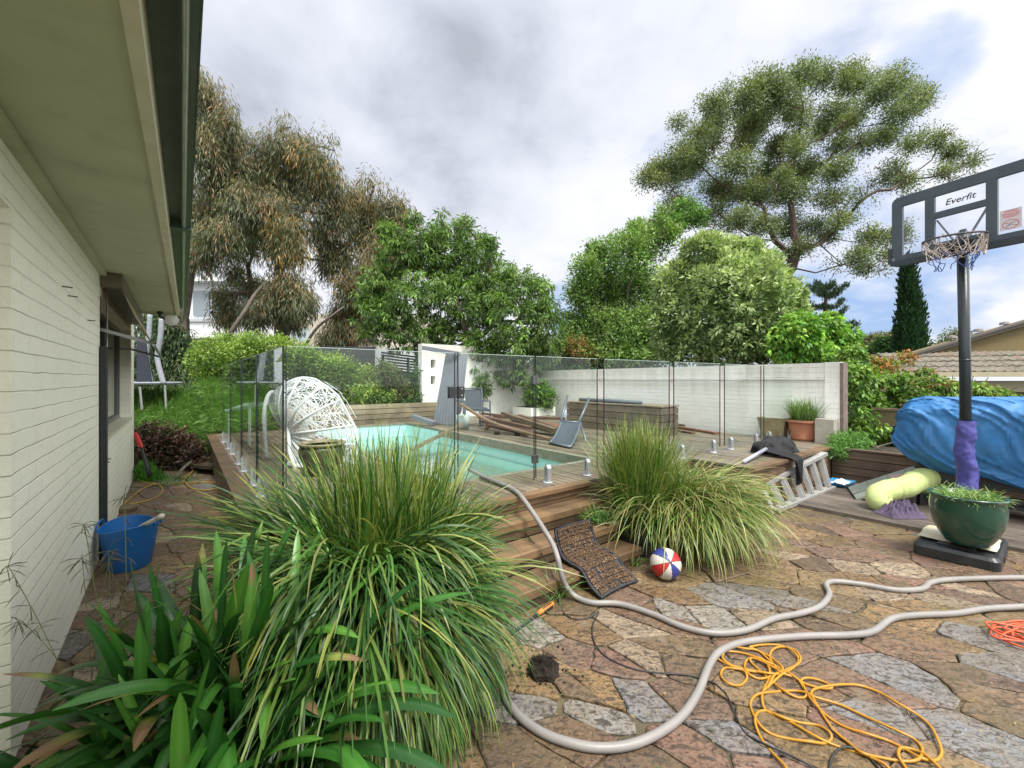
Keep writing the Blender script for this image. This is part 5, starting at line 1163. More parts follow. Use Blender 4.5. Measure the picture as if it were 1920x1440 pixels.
s = MB(); el = [cc+e_*(.05*math.cos(a))+Vector((0, 0, .040*math.sin(a))) for a in np.linspace(0, 2*math.pi, 32, endpoint=False)]; s.tube(el, .0022, 5, closed=True); s.bar(el[13], el[29], .004, .002); obj('prohibition_mark', s, m_red, so)
s = MB(); s.bar(cc+e_*-.012+Vector((0, 0, -.022)), cc+e_*-.004+Vector((0, 0, .002)), .009, .001); s.bar(cc+e_*-.004+Vector((0, 0, .002)), cc+e_*.012+Vector((0, 0, .016)), .005, .001); s.bar(cc+e_*.01+Vector((0, 0, .022)), cc+e_*.038+Vector((0, 0, .022)), .002, .001); s.bar(cc+e_*.01+Vector((0, 0, .008)), cc+e_*.038+Vector((0, 0, .008)), .002, .001); s.bar(cc+e_*-.03+Vector((0, 0, -.024)), cc+e_*-.018+Vector((0, 0, -.010)), .006, .001)
obj('pictogram', s, m_ink, so)
# sack, glazed bowl, its grass
s = MB()
def sack(u, v):
    x = -.24+.50*u; y = -.235+.42*v; edge = min(u, 1-u, v, 1-v); z = .135+.030*min(1, edge*9)**.5+.006*mn.noise(Vector((x*14, y*14, 3)))
    return fB(x-.02+.02*mn.noise(Vector((y*6, 1, 1))), y, z)
s.grid(sack, 26, 24); 
def sack2(u, v):
    q = sack(u, v); return Vector((q.x, q.y, .1325 if min(u, 1-u, v, 1-v) > 0 else q.z))
s.grid(sack2, 26, 24)
tag(obj('paper_sack', s, mat('sack_paper', (.50, .46, .30), (.58, .55, .50), ns=7, rough=.55, dirt=(.45, .30, .06), dirt_s=5, dirt_amt=.5, dirt_cov=.4), smooth=True, loc=tuple(fB(0, -.1, .13))), 'flat cream and yellow printed sack under the green glazed bowl', 'sack')
gc = Vector((4.0, 3.75, .168)); bowl = thing('glazed_bowl', 'big dark green glazed bowl planter on the hoop base', 'planter', tuple(gc))
s = MB(); s.lathe(gc, [(.0, .0), (.13, .0), (.145, .01), (.185, .08), (.222, .17), (.240, .26), (.243, .33), (.236, .385), (.240, .405), (.252, .412), (.252, .424), (.238, .428), (.226, .42), (.222, .39), (.0, .375)], 48)
obj('body', s, mat('green_glaze', (.006, .055, .032), (.004, .035, .022), ns=3, rough=.22, coat=.6, dirt=(.02, .10, .06), dirt_s=3, dirt_amt=.5), bowl, smooth=True)
tuft('bowl_grass', 'short grass and weeds filling the green glazed bowl', tuple(gc+Vector((0, 0, .385))), .215, 900, (.07, .17), [(.16, .30, .05), (.22, .36, .08), (.10, .2, .04)], 201, cat='grass', er=(.2, 1.3), dr=(.3, 1.6), w=.005, zmin=.40, tip=(.5, .46, .25), tipamt=.3, kind='stuff')
# ball
ballc = Vector((1.235, 3.43, .122)); bm_ = MB(); nu, nv = 160, 80; vd = (Vector((0, 0, H))-ballc).normalized()
axis = (vd+Vector((.30, 0, .08))).normalized(); tx = axis.cross(Vector((0, 0, 1))).normalized(); ty = tx.cross(axis)
cr_, cw_, cb_, ck = (.50, .025, .03), (.60, .56, .50), (.035, .05, .25), (.015, .012, .015)
seq = [cw_, cb_, cw_, cr_, cw_, cb_, cw_, cr_]
def ballcol(p):
    x, y, z = p.dot(tx), p.dot(ty), p.dot(axis); rad_ = math.acos(max(-1, min(1, z))); a = math.atan2(y, x)
    a2 = (a/(2*math.pi)*8+.2+.55*math.sin(rad_*1.3)*(1 if int((a+math.pi)/(math.pi/2)) % 2 else -1)*0+100) % 8
    # curved seams
    bend = .42*rad_*rad_/2.5
    k = int(a2); f_ = a2-k
    f2 = f_
    if k % 2 == 0: lo, hi = bend*.5, 1-bend*.5
    lo, hi = 0, 1
    edge = min(f_, 1-f_)*rad_*.78
    if k % 2 == 1: k_in = True
    col = seq[k]
    if edge < .022: col = ck
    return col
for j in range(nv+1):
    th = math.pi*j/nv
    for i in range(nu):
        ph = 2*math.pi*i/nu; p = Vector((math.sin(th)*math.cos(ph), math.sin(th)*math.sin(ph), math.cos(th)))
        bm_.v.append(tuple(ballc+p*.12)); bm_.c.append(ballcol(p))
for j in range(nv):
    for i in range(nu): i2 = (i+1) % nu; bm_.f.append((j*nu+i, (j+1)*nu+i, (j+1)*nu+i2, j*nu+i2)); bm_.mi.append(0)
bm_.usec = True
tag(obj('basketball', bm_, mat('ball_rubber', attr=True, rough=.38, bump=.15, bs=260, bd=.002), smooth=True, loc=tuple(ballc-Vector((0, 0, .12)))), 'red white and blue basketball lying on the paving by the grass', 'ball')
# ================================================================ DOORMAT, HOSE, CORDS
prof = smooth_path([(-1.81, .018, 0), (-1.70, .065, 0), (-1.60, .148, 0), (-1.50, .158, 0), (-1.40, .175, 0), (-1.345, .24, 0), (-1.315, .31, 0), (-1.295, .375, 0)], 6)
def matfn(off, ya, yb):
    def fn(u, v):
        k = v*(len(prof)-1); i = min(len(prof)-2, int(k)); q = prof[i].lerp(prof[i+1], k-i); t_ = (prof[i+1]-prof[i]).normalized(); nn = Vector((-t_.y, t_.x, 0))
        q = q+nn*off; y = ya+(yb-ya)*u+.02*v
        return D(q.x+.02*math.sin(u*3), y, q.y)
    return fn
dm = thing('doormat', 'brown coir doormat with black rubber grid draped over the lower steps', 'doormat', tuple(D(-1.6, -1.7, .1)))
s = MB(); s.grid(matfn(-.004, -1.92, -1.49), 16, 44); s.grid(matfn(.006, -1.92, -1.49), 16, 44)
for ya, yb in ((-1.925, -1.905), (-1.505, -1.485)): s.grid(matfn(.011, ya, yb), 3, 44)
for y in (-1.925, -1.485):
    f0, f1 = matfn(-.004, y, y), matfn(.011, y, y); s.grid(lambda u, v: f0(0, v) if u < .5 else f1(0, v), 2, 44)
for sgn in (0, 1):
    f_ = matfn(.012, -1.92, -1.49); s.grid(lambda u, v: f_(u, (.97+.03*v) if sgn else .03*v), 16, 3)
obj('rubber_backing', s, mat('black_rubber', (.022, .022, .026), (.04, .04, .045), ns=15, rough=.7), dm)
tufts = MB(); rg = np.random.default_rng(5); rows, colsn = 17, 12; fmid = matfn(.010, -1.90, -1.51); cc_ = [(.155, .095, .055), (.12, .072, .04), (.19, .125, .075), (.09, .055, .035)]
for j in range(rows):
    for i in range(colsn):
        if (i % 4 == 3 and rg.random() < .3) : continue
        u0 = (i+.05)/colsn; u1 = (i+.93)/colsn; v0 = .03+.94*(j+.10)/rows; v1 = .03+.94*(j+.82)/rows
        for k in range(9):
            u = rg.uniform(u0, u1); v = rg.uniform(v0, v1); a = fmid(u, v); b = matfn(.024, -1.90, -1.51)(u+rg.normal(0, .012), min(1, v+rg.normal(0, .008)))
            col = cc_[rg.integers(4)]; w_ = .011; t1_ = (b-a).cross(Vector((rg.normal(), rg.normal(), rg.normal()))).normalized()*w_/2; t2_ = t1_.cross((b-a).normalized())
            tufts.add([a-t1_, a+t1_, a+t2_, a-t2_, b-t1_*.7, b+t1_*.7, b+t2_*.7, b-t2_*.7], [(0, 1, 5, 4), (2, 3, 7, 6), (4, 5, 6), (4, 7, 5), (0, 2, 6, 4), (1, 3, 7, 5)], col)
        s_ = MB()
        p00, p10, p11, p01 = fmid(u0, v0), fmid(u1, v0), fmid(u1, v1), fmid(u0, v1); t_ = matfn(.016, -1.90, -1.51)
        col = cc_[rg.integers(4)]; tufts.hexa([p00, p10, p11, p01, t_(u0, v0), t_(u1, v0), t_(u1, v1), t_(u0, v1)], col)
obj('coir_tufts', tufts, mat('coir', attr=True, rough=.95, bump=.8, bs=220, bd=.006), dm)
GH = .026
hp = [P(880, 880, 4.9), G(905, 893, .58), G(935, 905, .578), G(958, 915, .578), G(972, 925, .58), G(985, 941, .57), G(1003, 967, .50), G(1018, 990, .45), G(1036, 1020, .37), G(1046, 1048, .30), G(1052, 1076, .20), G(1062, 1100, .10), G(1080, 1119, .035)]+[G(u, v, GH) for u, v in [
    (1110, 1130), (1160, 1132), (1220, 1150), (1280, 1175), (1340, 1187), (1400, 1181), (1450, 1160), (1500, 1150), (1537, 1137), (1555, 1115), (1549, 1096), (1566, 1090), (1620, 1096), (1680, 1106), (1728, 1104), (1746, 1092), (1790, 1086), (1920, 1083), (2010, 1088), (2060, 1105), (2010, 1130),
    (1920, 1137), (1850, 1141), (1790, 1150), (1720, 1153), (1672, 1160), (1640, 1182), (1600, 1190), (1500, 1193), (1400, 1203), (1352, 1220), (1330, 1247), (1308, 1300), (1270, 1350), (1200, 1391), (1120, 1402), (1040, 1384), (988, 1355), (954, 1318), (940, 1280), (936, 1240), (900, 1200), (880, 1170)]]
s = MB(); s.tube(smooth_path(hp, 6), .020, 12); tag(obj('pool_hose', s, mat('hose_plastic', (.27, .255, .24), (.21, .20, .19), ns=5, rough=.45, dirt=(.2, .17, .13), dirt_s=9, dirt_amt=.35, dirt_cov=.3, bump=.25, bs=14, bd=.006), smooth=True, loc=tuple(G(1300, 1300))), 'thick pale grey hose coming down the steps and snaking over the paving', 'hose')
bcx = lambda x, y: (880+x/3.692, 1140+y/3.692)
cord = [G(985, 1000, .30), G(1010, 1030, .25), G(1035, 1075, .16), G(1044, 1100, .06), G(1050, 1135, .006), G(1060, 1152, .006), G(1080, 1161, .006), G(1104, 1158, .008), G(1123, 1147, .03), G(1116, 1160, .008)]+[G(u, v, .008) for u, v in [(1110, 1180), (1116, 1208), (1140, 1234), (1190, 1255), (1240, 1262), (1290, 1266), (1335, 1280)]]+[G(1352, 1292, .062), G(1364, 1306, .02), G(1380, 1343, .008), G(1398, 1375, .008), G(1440, 1398, .02), G(1500, 1425, .02), G(1540, 1450, .008), G(1580, 1480, .008)]
s = MB(); s.tube(smooth_path(cord, 5), .0048, 6); tag(obj('electric_cable', s, mat('cord_black', (.02, .02, .022), rough=.5), smooth=True, loc=tuple(G(1240, 1262))), 'thin black cord trailing from the steps under the hose loop', 'cord')
s = MB(); s.tube(smooth_path([G(1553, 1460, .008), G(1558, 1425, .012), G(1572, 1405, .02), (G(1592, 1401, .022)), G(1620, 1412, .012), G(1645, 1438, .008), G(1665, 1465, .008)], 5), .005, 6); tag(obj('electric_cable', s, MATS['cord_black'], smooth=True, loc=tuple(G(1592, 1405))), 'short arch of black cord over the yellow cable at the bottom edge', 'cord')
yc = lambda L_, z=.008: [G(1300+x/3.097, 1040+y/3.097, z+(.0105 if i % 3 == 1 else 0)) for i, (x, y) in enumerate(L_)]
yl = [(560, 1290), (530, 1225), (440, 1130), (385, 1050), (358, 965), (375, 915), (430, 908), (520, 945), (620, 975), (720, 990), (790, 1030), (800, 1070), (760, 1095), (680, 1085), (560, 1070), (450, 1040), (380, 980), (338, 900), (335, 850), (375, 810), (460, 797), (580, 790), (650, 800), (650, 825), (600, 828), (520, 785), (440, 720), (350, 640), (330, 610), (345, 598), (400, 605), (440, 660), (440, 720), (405, 790), (400, 850), (430, 910), (560, 970), (700, 1050), (830, 1110), (960, 1150), (1100, 1210), (1160, 1270)]
yl2 = [(1480, 1290), (1380, 1190), (1300, 1140), (1210, 1120), (1190, 1160), (1215, 1210), (1250, 1260)]
yl3 = [(430, 775), (470, 700), (510, 680), (600, 640), (622, 600), (590, 555), (520, 535), (470, 545), (445, 580), (455, 620), (500, 680), (600, 720), (650, 790), (700, 860), (780, 940), (880, 1000), (1010, 1040), (1130, 1080), (1230, 1130), (1320, 1180), (1400, 1195), (1440, 1160), (1430, 1100), (1380, 1000), (1300, 930), (1200, 870), (1080, 800), (960, 758), (840, 755), (720, 775), (685, 800), (700, 840), (800, 1000), (900, 1090), (980, 1150), (1100, 1180), (1230, 1200), (1310, 1185), (1330, 1130), (1280, 1070), (1180, 1020), (1000, 940), (850, 870), (680, 815), (640, 760), (625, 730), (660, 715), (720, 725), (790, 755), (800, 775), (740, 775), (640, 745), (560, 690), (470, 640), (380, 560), (300, 545), (220, 535), (185, 560), (170, 600), (220, 640), (330, 670), (450, 690), (510, 690), (480, 650), (400, 610), (280, 570), (170, 560), (120, 570), (150, 610), (250, 660), (300, 680), (310, 720), (270, 758), (200, 745), (160, 700), (180, 660), (240, 660), (360, 680), (500, 690), (440, 640), (340, 600), (300, 630), (310, 680), (380, 720), (470, 700), (520, 660), (440, 590), (360, 550), (330, 535), (420, 522), (520, 530), (590, 570), (610, 620), (560, 670), (520, 690), (440, 760), (405, 790)]
s = MB()
for L_, z in ((yl, .008), (yl2, .016), (yl3, .012)): s.tube(smooth_path(yc(L_, z), 5), .0062, 7)
tag(obj('yellow_cable', s, mat('cable_yellow', (.46, .22, .015), (.40, .19, .014), ns=10, rough=.38), smooth=True, loc=tuple(G(1500, 1330))), 'tangled bright yellow extension cable inside the hose loop', 'cable')
s = MB(); rg = np.random.default_rng(4); pts = []
for k in range(34):
    a = k*1.05; r_ = .14+.07*math.sin(k*1.7); pts.append(G(1930, 1200, .012)+Vector((r_*math.cos(a)*1.2+.02, r_*math.sin(a)*.8, .012+.02*(k % 5)/3)))
s.tube(smooth_path(pts, 6), .006, 7); s.tube(smooth_path([pts[0], G(1880, 1198, .01), G(1868, 1190, .01), G(1885, 1186, .01), G(1920, 1182, .01)], 5), .0055, 7)
tag(obj('orange_cable', s, mat('cable_orange', (.58, .09, .03), rough=.4), smooth=True, loc=tuple(G(1930, 1200))), 'coiled orange-red extension cable at the right edge', 'cable')
# yellow hose on the left path
s = MB()
s.tube(smooth_path([G(262, 901, .012), G(285, 907, .012), G(330, 906, .012), G(375, 904, .012), G(410, 905, .012), G(424, 908, .012), G(412, 915, .012), G(380, 919, .012), G(356, 914, .02), G(349, 906, .028), G(345, 901, .02), (G(352, 893, .02)), G(364, 880, .05), G(368, 866, .14), G(376, 860, .16), G(398, 857, .17), G(404, 851, .18), G(384, 846, .2), G(366, 858, .17), G(380, 848, .2), G(396, 836, .28)], 5), .011, 7)
s.tube(smooth_path([G(232, 945, .012), G(262, 920, .012), G(290, 908, .022), G(305, 916, .012), G(300, 928, .012), G(280, 938, .012), G(240, 946, .012)], 5), .011, 7)
tag(obj('garden_hose', s, mat('hose_yellow', (.44, .28, .05), (.36, .24, .06), ns=6, rough=.5), smooth=True, loc=tuple(G(330, 906))), 'dull yellow garden hose looping across the side path', 'hose')
s = MB(); s.prism(lambda x, y, z: Vector((x, y, z)), [tuple(G(u, v, .16))[:2] for u, v in [(343, 866), (372, 857), (412, 859), (425, 870), (400, 874), (370, 872)]], .10, .155); s.box(lambda x, y, z: G(385, 868, 0)+ah*x+bh*y+Vector((0, 0, z)), .06, .5, -.35, .25, -.02, .098)
tag(obj('stone_step', s, m_stone, loc=tuple(G(385, 868))), 'single raised flagstone step at the far end of the side path', 'step')
# hand tool, clod, litter
tl = thing('garden_tool', 'orange and black handled tool lying at the foot of the steps', 'tool', tuple(G(1010, 1150)))
a, b = G(1037, 1131, .035), G(1008, 1151, .03); d_ = (b-a)
s = MB(); s.tube([a, a+d_*.08, a+d_*.5, a+d_*.8, b], [.012, .017, .016, .018, .012], 12, col=(.55, .2, .03)); h_ = obj('handle', s, mat('orange_plastic', (.60, .20, .03), rough=.4), tl, smooth=True)
s = MB()
for k in range(5):
    an = k*math.pi*2/5; o_ = Vector((0, 0, 1)).cross(d_.normalized())*math.cos(an)*.0145+Vector((0, 0, 1))*math.sin(an)*.0145; s.tube([a+d_*.15+o_, a+d_*.7+o_], .005, 6)
obj('grip', s, MATS['black_plastic'], h_, smooth=True); s = MB(); s.tube([b, b+d_*.7+Vector((0, 0, -.008)), b+d_*2.2+Vector((0, 0, -.015))], [.010, .008, .006], 8); obj('shaft', s, MATS['black_plastic'], tl, smooth=True)
cl0 = G(1019, 1262); s = MB()
def clod(u, v):
    a = 2*math.pi*u; th = v*math.pi*.56; r_ = .084*(1+.22*mn.noise(Vector((math.cos(a)*2, math.sin(a)*2, v*4)))+.12*mn.noise(Vector((math.cos(a)*7, math.sin(a)*7, v*9))))
    return cl0+Vector((r_*math.sin(th)*math.cos(a), r_*math.sin(th)*math.sin(a), .006+.075*math.cos(th)*(1+.3*mn.noise(Vector((a, v*5, 2))))*(1-.35*math.exp(-((v*2)**2)*3))))
s.grid(clod, 36, 20, closeu=True); rg = np.random.default_rng(8)
for k in range(260):
    a = rg.uniform(0, 6.28); r_ = rg.uniform(.0, .078); q = cl0+Vector((r_*math.cos(a), r_*math.sin(a), .02+.05*math.sqrt(max(0, 1-(r_/.08)**2)))); dd = Vector((math.cos(a), math.sin(a), rg.uniform(-.2, .9)))*rg.uniform(.012, .035); s.tube([q, q+dd], [.0018, .0006], 3)
co = tag(obj('root_clod', s, mat('black_earth', (.014, .010, .008), (.035, .022, .014), ns=40, rough=1, bump=1, bs=80, bd=.02), smooth=False, loc=tuple(cl0)), 'dark round clod of roots and earth dropped on the paving', 'clod')
s = MB()
for k in range(46):
    a = rg.uniform(0, 6.28); r_ = abs(rg.normal(.06, .07))+.03; q = cl0+Vector((r_*math.cos(a)*1.3, r_*math.sin(a), .006)); z_ = rg.uniform(.003, .010); s.lathe(q, [(z_, 0), (z_*.8, z_*.7), (0, z_)], 5)
s_l = tag(obj('soil_crumbs', s, MATS['black_earth'], loc=tuple(cl0)), 'scattered dark soil crumbs around the root clod', 'soil', kind='stuff')
# fallen leaves / litter over the paving
rg = np.random.default_rng(91); n = 4200; X = rg.uniform(-.2, 6.5, n); Y = rg.uniform(1.6, 6.2, n); V = []; Fq = []; C = []
cols_ = np.array([(.30, .20, .09), (.14, .10, .06), (.35, .28, .12), (.09, .12, .04), (.24, .18, .10)])
k = 0
for x, y in zip(X, Y):
    q = Dinv((x, y, 0))
    if q[0] > -1.64: continue
    if q[1] > 1.7 and rg.random() < .5: continue
    z = .014 if q[1] < 1.75 else .05
    if rg.random() > .30+.70*math.exp(-max(0, -1.62-q[0])*1.4): continue
    a = rg.uniform(0, 6.28); L_ = rg.uniform(.010, .045); w_ = rg.uniform(.0015, .006); d_ = np.array([math.cos(a), math.sin(a), 0]); n_ = np.array([-d_[1], d_[0], 0]); p = np.array([x, y, z])
    V += [p-d_*L_/2, p-n_*w_, p+d_*L_/2+[0, 0, .004], p+n_*w_]; Fq.append([4*k, 4*k+1, 4*k+2, 4*k+3]); C += [cols_[rg.integers(5)]]*4; k += 1
o = npobj('leaf_litter', np.array(V), np.array(Fq), np.array(C), m_leaf, loc=(2, 3, 0)); tag(o, 'thin scatter of dead leaf bits over the paving by the steps', 'leaf litter', kind='stuff')
# ================================================================ TUB, POTS, CHAIRS AND CLUTTER
fw = lambda o: (lambda x, y, z: Vector(o)+Vector((x, y, z)))
tc0 = Vector((-3.29, 3.67, .0)); tub = thing('rubber_tub', 'bright blue flexible tub against the cream house wall', 'tub', tuple(tc0))
s = MB(); n_ = 40
def tubp(u, v, inn=0):
    a = 2*math.pi*u; r_ = (.155+.06*v)-inn; z = .008+.35*v+.018*math.cos(2*a+.5)*v; return tc0+ah*(r_*1.10*math.cos(a))+bh*(r_*.93*math.sin(a))+Vector((0, 0, z))
s.grid(lambda u, v: tubp(u, v), n_, 10, closeu=True); s.grid(lambda u, v: tubp(u, v, .008), n_, 10, closeu=True)
ring = [tubp(i/n_, 1, .004) for i in range(n_)]; s.tube(ring, .007, 6, closed=True); s.lathe(tc0+Vector((0, 0, .012)), [(.15, 0), (0, .001)], 24, sx=1, sy=1)
obj('body', s, mat('blue_tub', (.010, .135, .42), (.012, .12, .37), ns=4, rough=.42, trans=.05, dirt=(.1, .16, .2), dirt_s=7, dirt_amt=.25, dirt_cov=.3), tub, smooth=True)
for u_, nm in ((.30, 0), (.80, 1)):
    c = tubp(u_, 1); t_ = (tubp(u_+.05, 1)-tubp(u_-.05, 1)).normalized(); s = MB(); s.tube(smooth_path([c-t_*.07+Vector((0, 0, -.01)), c-t_*.055+Vector((0, 0, .04)), c+Vector((0, 0, .055)), c+t_*.055+Vector((0, 0, .04)), c+t_*.07+Vector((0, 0, -.01))], 4), .009, 8); obj('handle', s, MATS['blue_tub'], tub, smooth=True)
c = tc0+Vector((-.04, .03, .25)); s = MB(); s.lathe(c, [(.10, 0), (.10, .012), (.09, .02), (0, .022)], 28); tag(obj('plastic_plate', s, mat('white_plastic', (.62, .63, .62), rough=.4), smooth=False, loc=tuple(c)), 'round white plastic plate lying inside the blue tub', 'plate')
s = MB(); s.tube([P(246, 1000, 3.75), P(268, 985, 3.62), P(301, 969, 3.5)], [.016, .017, .017], 10); s.tube([P(296, 972, 3.52), P(304, 967, 3.49)], [.021, .021], 10)
tag(obj('plastic_pipe', s, mat('cream_plastic', (.55, .54, .45), rough=.4), smooth=True, loc=tuple(P(268, 985, 3.62))), 'cream plastic pipe sticking out over the tub rim', 'pipe')
s = MB(); c = P(215, 975, 4.05); s.box(fw(c), -.10, .10, -.08, .08, -.29, -.02)
# round grate / small drum behind tub
s = MB(); c = G(236, 958, 0); s.lathe(c, [(.10, .004), (.11, .02), (.115, .05), (.09, .055), (0, .05)], 24); tag(obj('drain_cover', s, mat('rusty_brown', (.14, .09, .06), (.2, .15, .1), ns=9, rough=.8), loc=tuple(c)), 'low round brown cover on the path behind the tub', 'cover')
# dark glazed pot in front of the wicker chair
pc = P(604, 838, 4.75); pc.z = ZD; pot = thing('ceramic_pot', 'dark glazed ceramic pot with a pale worn rim beside the wicker chair', 'pot', tuple(pc))
s = MB(); s.lathe(pc, [(.0, .0), (.14, .0), (.19, .10), (.235, .22), (.24, .28), (.225, .325)], 36); obj('body', s, mat('dark_glaze', (.035, .035, .028), (.06, .05, .03), ns=5, rough=.3, dirt=(.2, .16, .1), dirt_s=8, dirt_amt=.4), pot, smooth=True)
s = MB(); s.lathe(pc, [(.225, .325), (.248, .335), (.25, .352), (.232, .358), (.215, .345), (.21, .30), (.0, .26)], 36); obj('rim', s, mat('worn_rim', (.30, .25, .17), (.12, .10, .06), ns=9, rough=.6), pot, smooth=True)
# wicker chair -------------------------------------------------------------
YW = 5.35
wk = thing('wicker_chair', 'white woven fan-shaped wicker chair on the pool deck behind the glass', 'chair', tuple(G(600, 868, ZD)))
H0 = P(541, 812, YW)
outl = smooth_path([P(505, 742, YW+.1), P(535, 722, YW), P(572, 706, YW), P(614, 719, YW), P(645, 748, YW), P(670, 795, YW), P(677, 832, YW-.05), P(664, 866, YW-.1), P(620, 884, YW-.15), P(570, 884, YW-.15)], 8)
def ws(u, r_, side=1):
    k = u*(len(outl)-1); i = min(len(outl)-2, int(k)); q = outl[i].lerp(outl[i+1], k-i)
    scal = 1-.02*abs(math.sin(u*math.pi*7))*r_
    p = H0.lerp(q, r_*scal); b = math.sin(min(1, r_)*math.pi*.92)**.8*(.30 if side > 0 else -.26); b *= math.sin(math.pi*min(1, max(0, u*.8+.12)))
    return p+Vector((.0, -b, .0))
rg = np.random.default_rng(17); s = MB()
for side in (1, -1):
    for k in range(700 if side > 0 else 90):
        u0 = rg.random(); r0 = rg.random()**.5
        an = rg.uniform(0, 6.28); L_ = rg.uniform(.08, .28); u1 = min(1, max(0, u0+L_*.55*math.cos(an)/max(.3, r0))); r1 = min(1, max(.08, r0+L_*math.sin(an)))
        pts = [ws(u0+(u1-u0)*t_, r0+(r1-r0)*t_, side) for t_ in (0, .34, .67, 1)]; s.tube(pts, .0036, 4, cap=False)
m_wick = mat('white_wicker', (.68, .70, .72), (.58, .60, .62), ns=20, rough=.5)
obj('weave', s, m_wick, wk)
s = MB(); nr = 10
for i in range(nr):
    u = i/(nr-1)
    s.tube([ws(u, r_) for r_ in np.linspace(0, 1, 10)], [.020-.009*t_ for t_ in np.linspace(0, 1, 10)], 8)
s.tube([ws(u, 1) for u in np.linspace(0, 1, 60)], .014, 8)
s.tube(smooth_path([P(500, 862, YW-.1), P(495, 800, YW-.2), P(496, 765, YW-.2), P(503, 741, YW-.1), P(512, 735, YW), P(524, 745, YW+.0), P(535, 775, YW-.1), P(541, 812, YW-.15), P(544, 850, YW-.25), P(556, 884, YW-.3)], 5), .023, 10)
obj('frame', s, m_wick, wk, smooth=True)
s = MB(); s.lathe(G(600, 872, ZD)+Vector((0, .1, 0)), [(.42, .005), (.43, .02), (.42, .035), (.38, .04)], 28, sx=1, sy=.8); obj('base_ring', s, m_wick, wk)
# green glass-top frame seen left of the chair (outdoor table frame)
tb = thing('metal_table', 'pale green metal table frame on the deck left of the wicker chair', 'table', tuple(P(470, 840, 6.4)))
m_pg = mat('pale_green_metal', (.38, .48, .44), rough=.4)
s = MB(); s.bar(P(425, 770, 6.6), P(505, 757, 6.0), .05, .03); s.bar(P(465, 757, 7.0), P(520, 756, 6.5), .05, .03); s.bar(P(425, 770, 6.6), P(465, 757, 7.0), .05, .03); obj('top_frame', s, m_pg, tb)
for (u, v, Y) in ((430, 770, 6.55), (497, 760, 6.1), (468, 760, 6.9)):
    a = P(u, v, Y); b = Vector((a.x, a.y, ZD)); s = MB(); s.bar(a, b, .03, .03); obj('leg', s, m_pg, tb)
# ---- trampoline
m_pad = mat('pad_vinyl', (.27, .285, .32), (.21, .225, .26), ns=14, rough=.55, bump=.5, bs=22, bd=.02)
tr_ = thing('trampoline', 'trampoline with padded grey poles on the grassy bank beyond the house', 'trampoline', (-8.9, 9.3, .9))
tc_ = Vector((-8.95, 9.2, 1.50)); s = MB(); s.lathe(tc_, [(1.18, .0), (1.45, .0), (1.47, .03), (1.45, .055), (1.18, .05)], 48); obj('edge_pad', s, m_pad, tr_, smooth=False)
s = MB(); s.lathe(tc_+Vector((0, 0, .02)), [(1.18, 0), (0, .005)], 48); obj('jump_mat', s, MATS['black_plastic'], tr_)
for pts in ([(303, 598), (301, 630), (297, 655), (295, 672), (300, 695), (307, 720)], [(281, 590), (279, 630), (275, 660), (277, 690), (283, 716)]):
    s = MB(); Y_ = 9.15 if pts[0][0] > 290 else 9.9; s.tube(smooth_path([P(u, v, Y_) for u, v in pts], 5), .05, 10); obj('pole', s, m_pad, tr_, smooth=True)
for (a, b) in ((P(309, 722, 9.15), P(312, 775, 9.1)), (P(262, 725, 8.6), P(266, 768, 8.6)), (P(262, 725, 9.9), P(262, 765, 9.9))):
    s = MB(); s.tube([a, b], .022, 8); obj('leg', s, MATS['grey_metal'], tr_)
s = MB(); s.add([P(256, 630, 9.5), P(272, 635, 9.5), P(284, 715, 9.5), P(256, 717, 9.5)], [(0, 1, 2, 3)]); s.add([p+Vector((0, .02, 0)) for p in (P(256, 630, 9.5), P(272, 635, 9.5), P(284, 715, 9.5), P(256, 717, 9.5))], [(3, 2, 1, 0)]); obj('net_panel', s, mat('dark_net', (.02, .024, .035), rough=.8), tr_)
# red handled tool by the house corner
rt_ = thing('hedge_tool', 'red handled garden tool leaning by the far corner of the house', 'tool', tuple(P(272, 880, 6.55)))
s = MB(); s.tube([P(254, 812, 6.7), P(256, 818, 6.69), P(264, 836, 6.62), P(266, 840, 6.6)], [.024, .034, .034, .02], 10); obj('handle', s, mat('red_plastic', (.42, .02, .02), rough=.4), rt_, smooth=True)
s = MB(); s.tube([P(265, 839, 6.6), P(270, 855, 6.58), P(275, 872, 6.55), P(281, 893, 6.5)], [.018, .022, .03, .03], 10); obj('shaft', s, MATS['black_plastic'], rt_, smooth=True)
# ---- lounger on end, low piece, sling chair, bucket
m_gs = mat('grey_slat', (.115, .13, .155), (.15, .165, .19), ns=5, rough=.55)
lg = thing('slatted_lounger', 'grey slatted sun lounger stood on end against the pool-end wall', 'sun lounger', tuple(P(835, 796, 9.9)))
def slats(q, n, dep, name, gap=.10):   # q: top-left, top-right, bottom-right, bottom-left
    s = MB(); tl, tr, br, bl = q; nrm_ = (tr-tl).cross(bl-tl).normalized()
    if nrm_.y < 0: nrm_ = -nrm_
    for i in range(n):
        a, b = i/n, (i+1-gap)/n; p = [tl.lerp(tr, a), tl.lerp(tr, b), bl.lerp(br, b), bl.lerp(br, a)]
        s.hexa([p[3], p[2], p[1], p[0]]+[k_+nrm_*dep for k_ in (p[3], p[2], p[1], p[0])])
    p = [bl+nrm_*dep, br+nrm_*dep, tr+nrm_*dep, tl+nrm_*dep]; s.hexa([k_+nrm_*.001 for k_ in p]+[k_+nrm_*.03 for k_ in p]); return s
obj('slat_panel', slats([P(836, 661, 10.35), P(858, 661, 10.2), P(852, 797, 9.75), P(812, 793, 9.95)], 7, .02, ''), m_gs, lg)
obj('slat_panel', slats([P(859, 660, 10.2), P(878, 664, 10.35), P(866, 770, 10.1), P(853, 797, 9.75)], 4, .02, ''), mat('grey_slat_pale', (.17, .185, .21), rough=.5), lg)
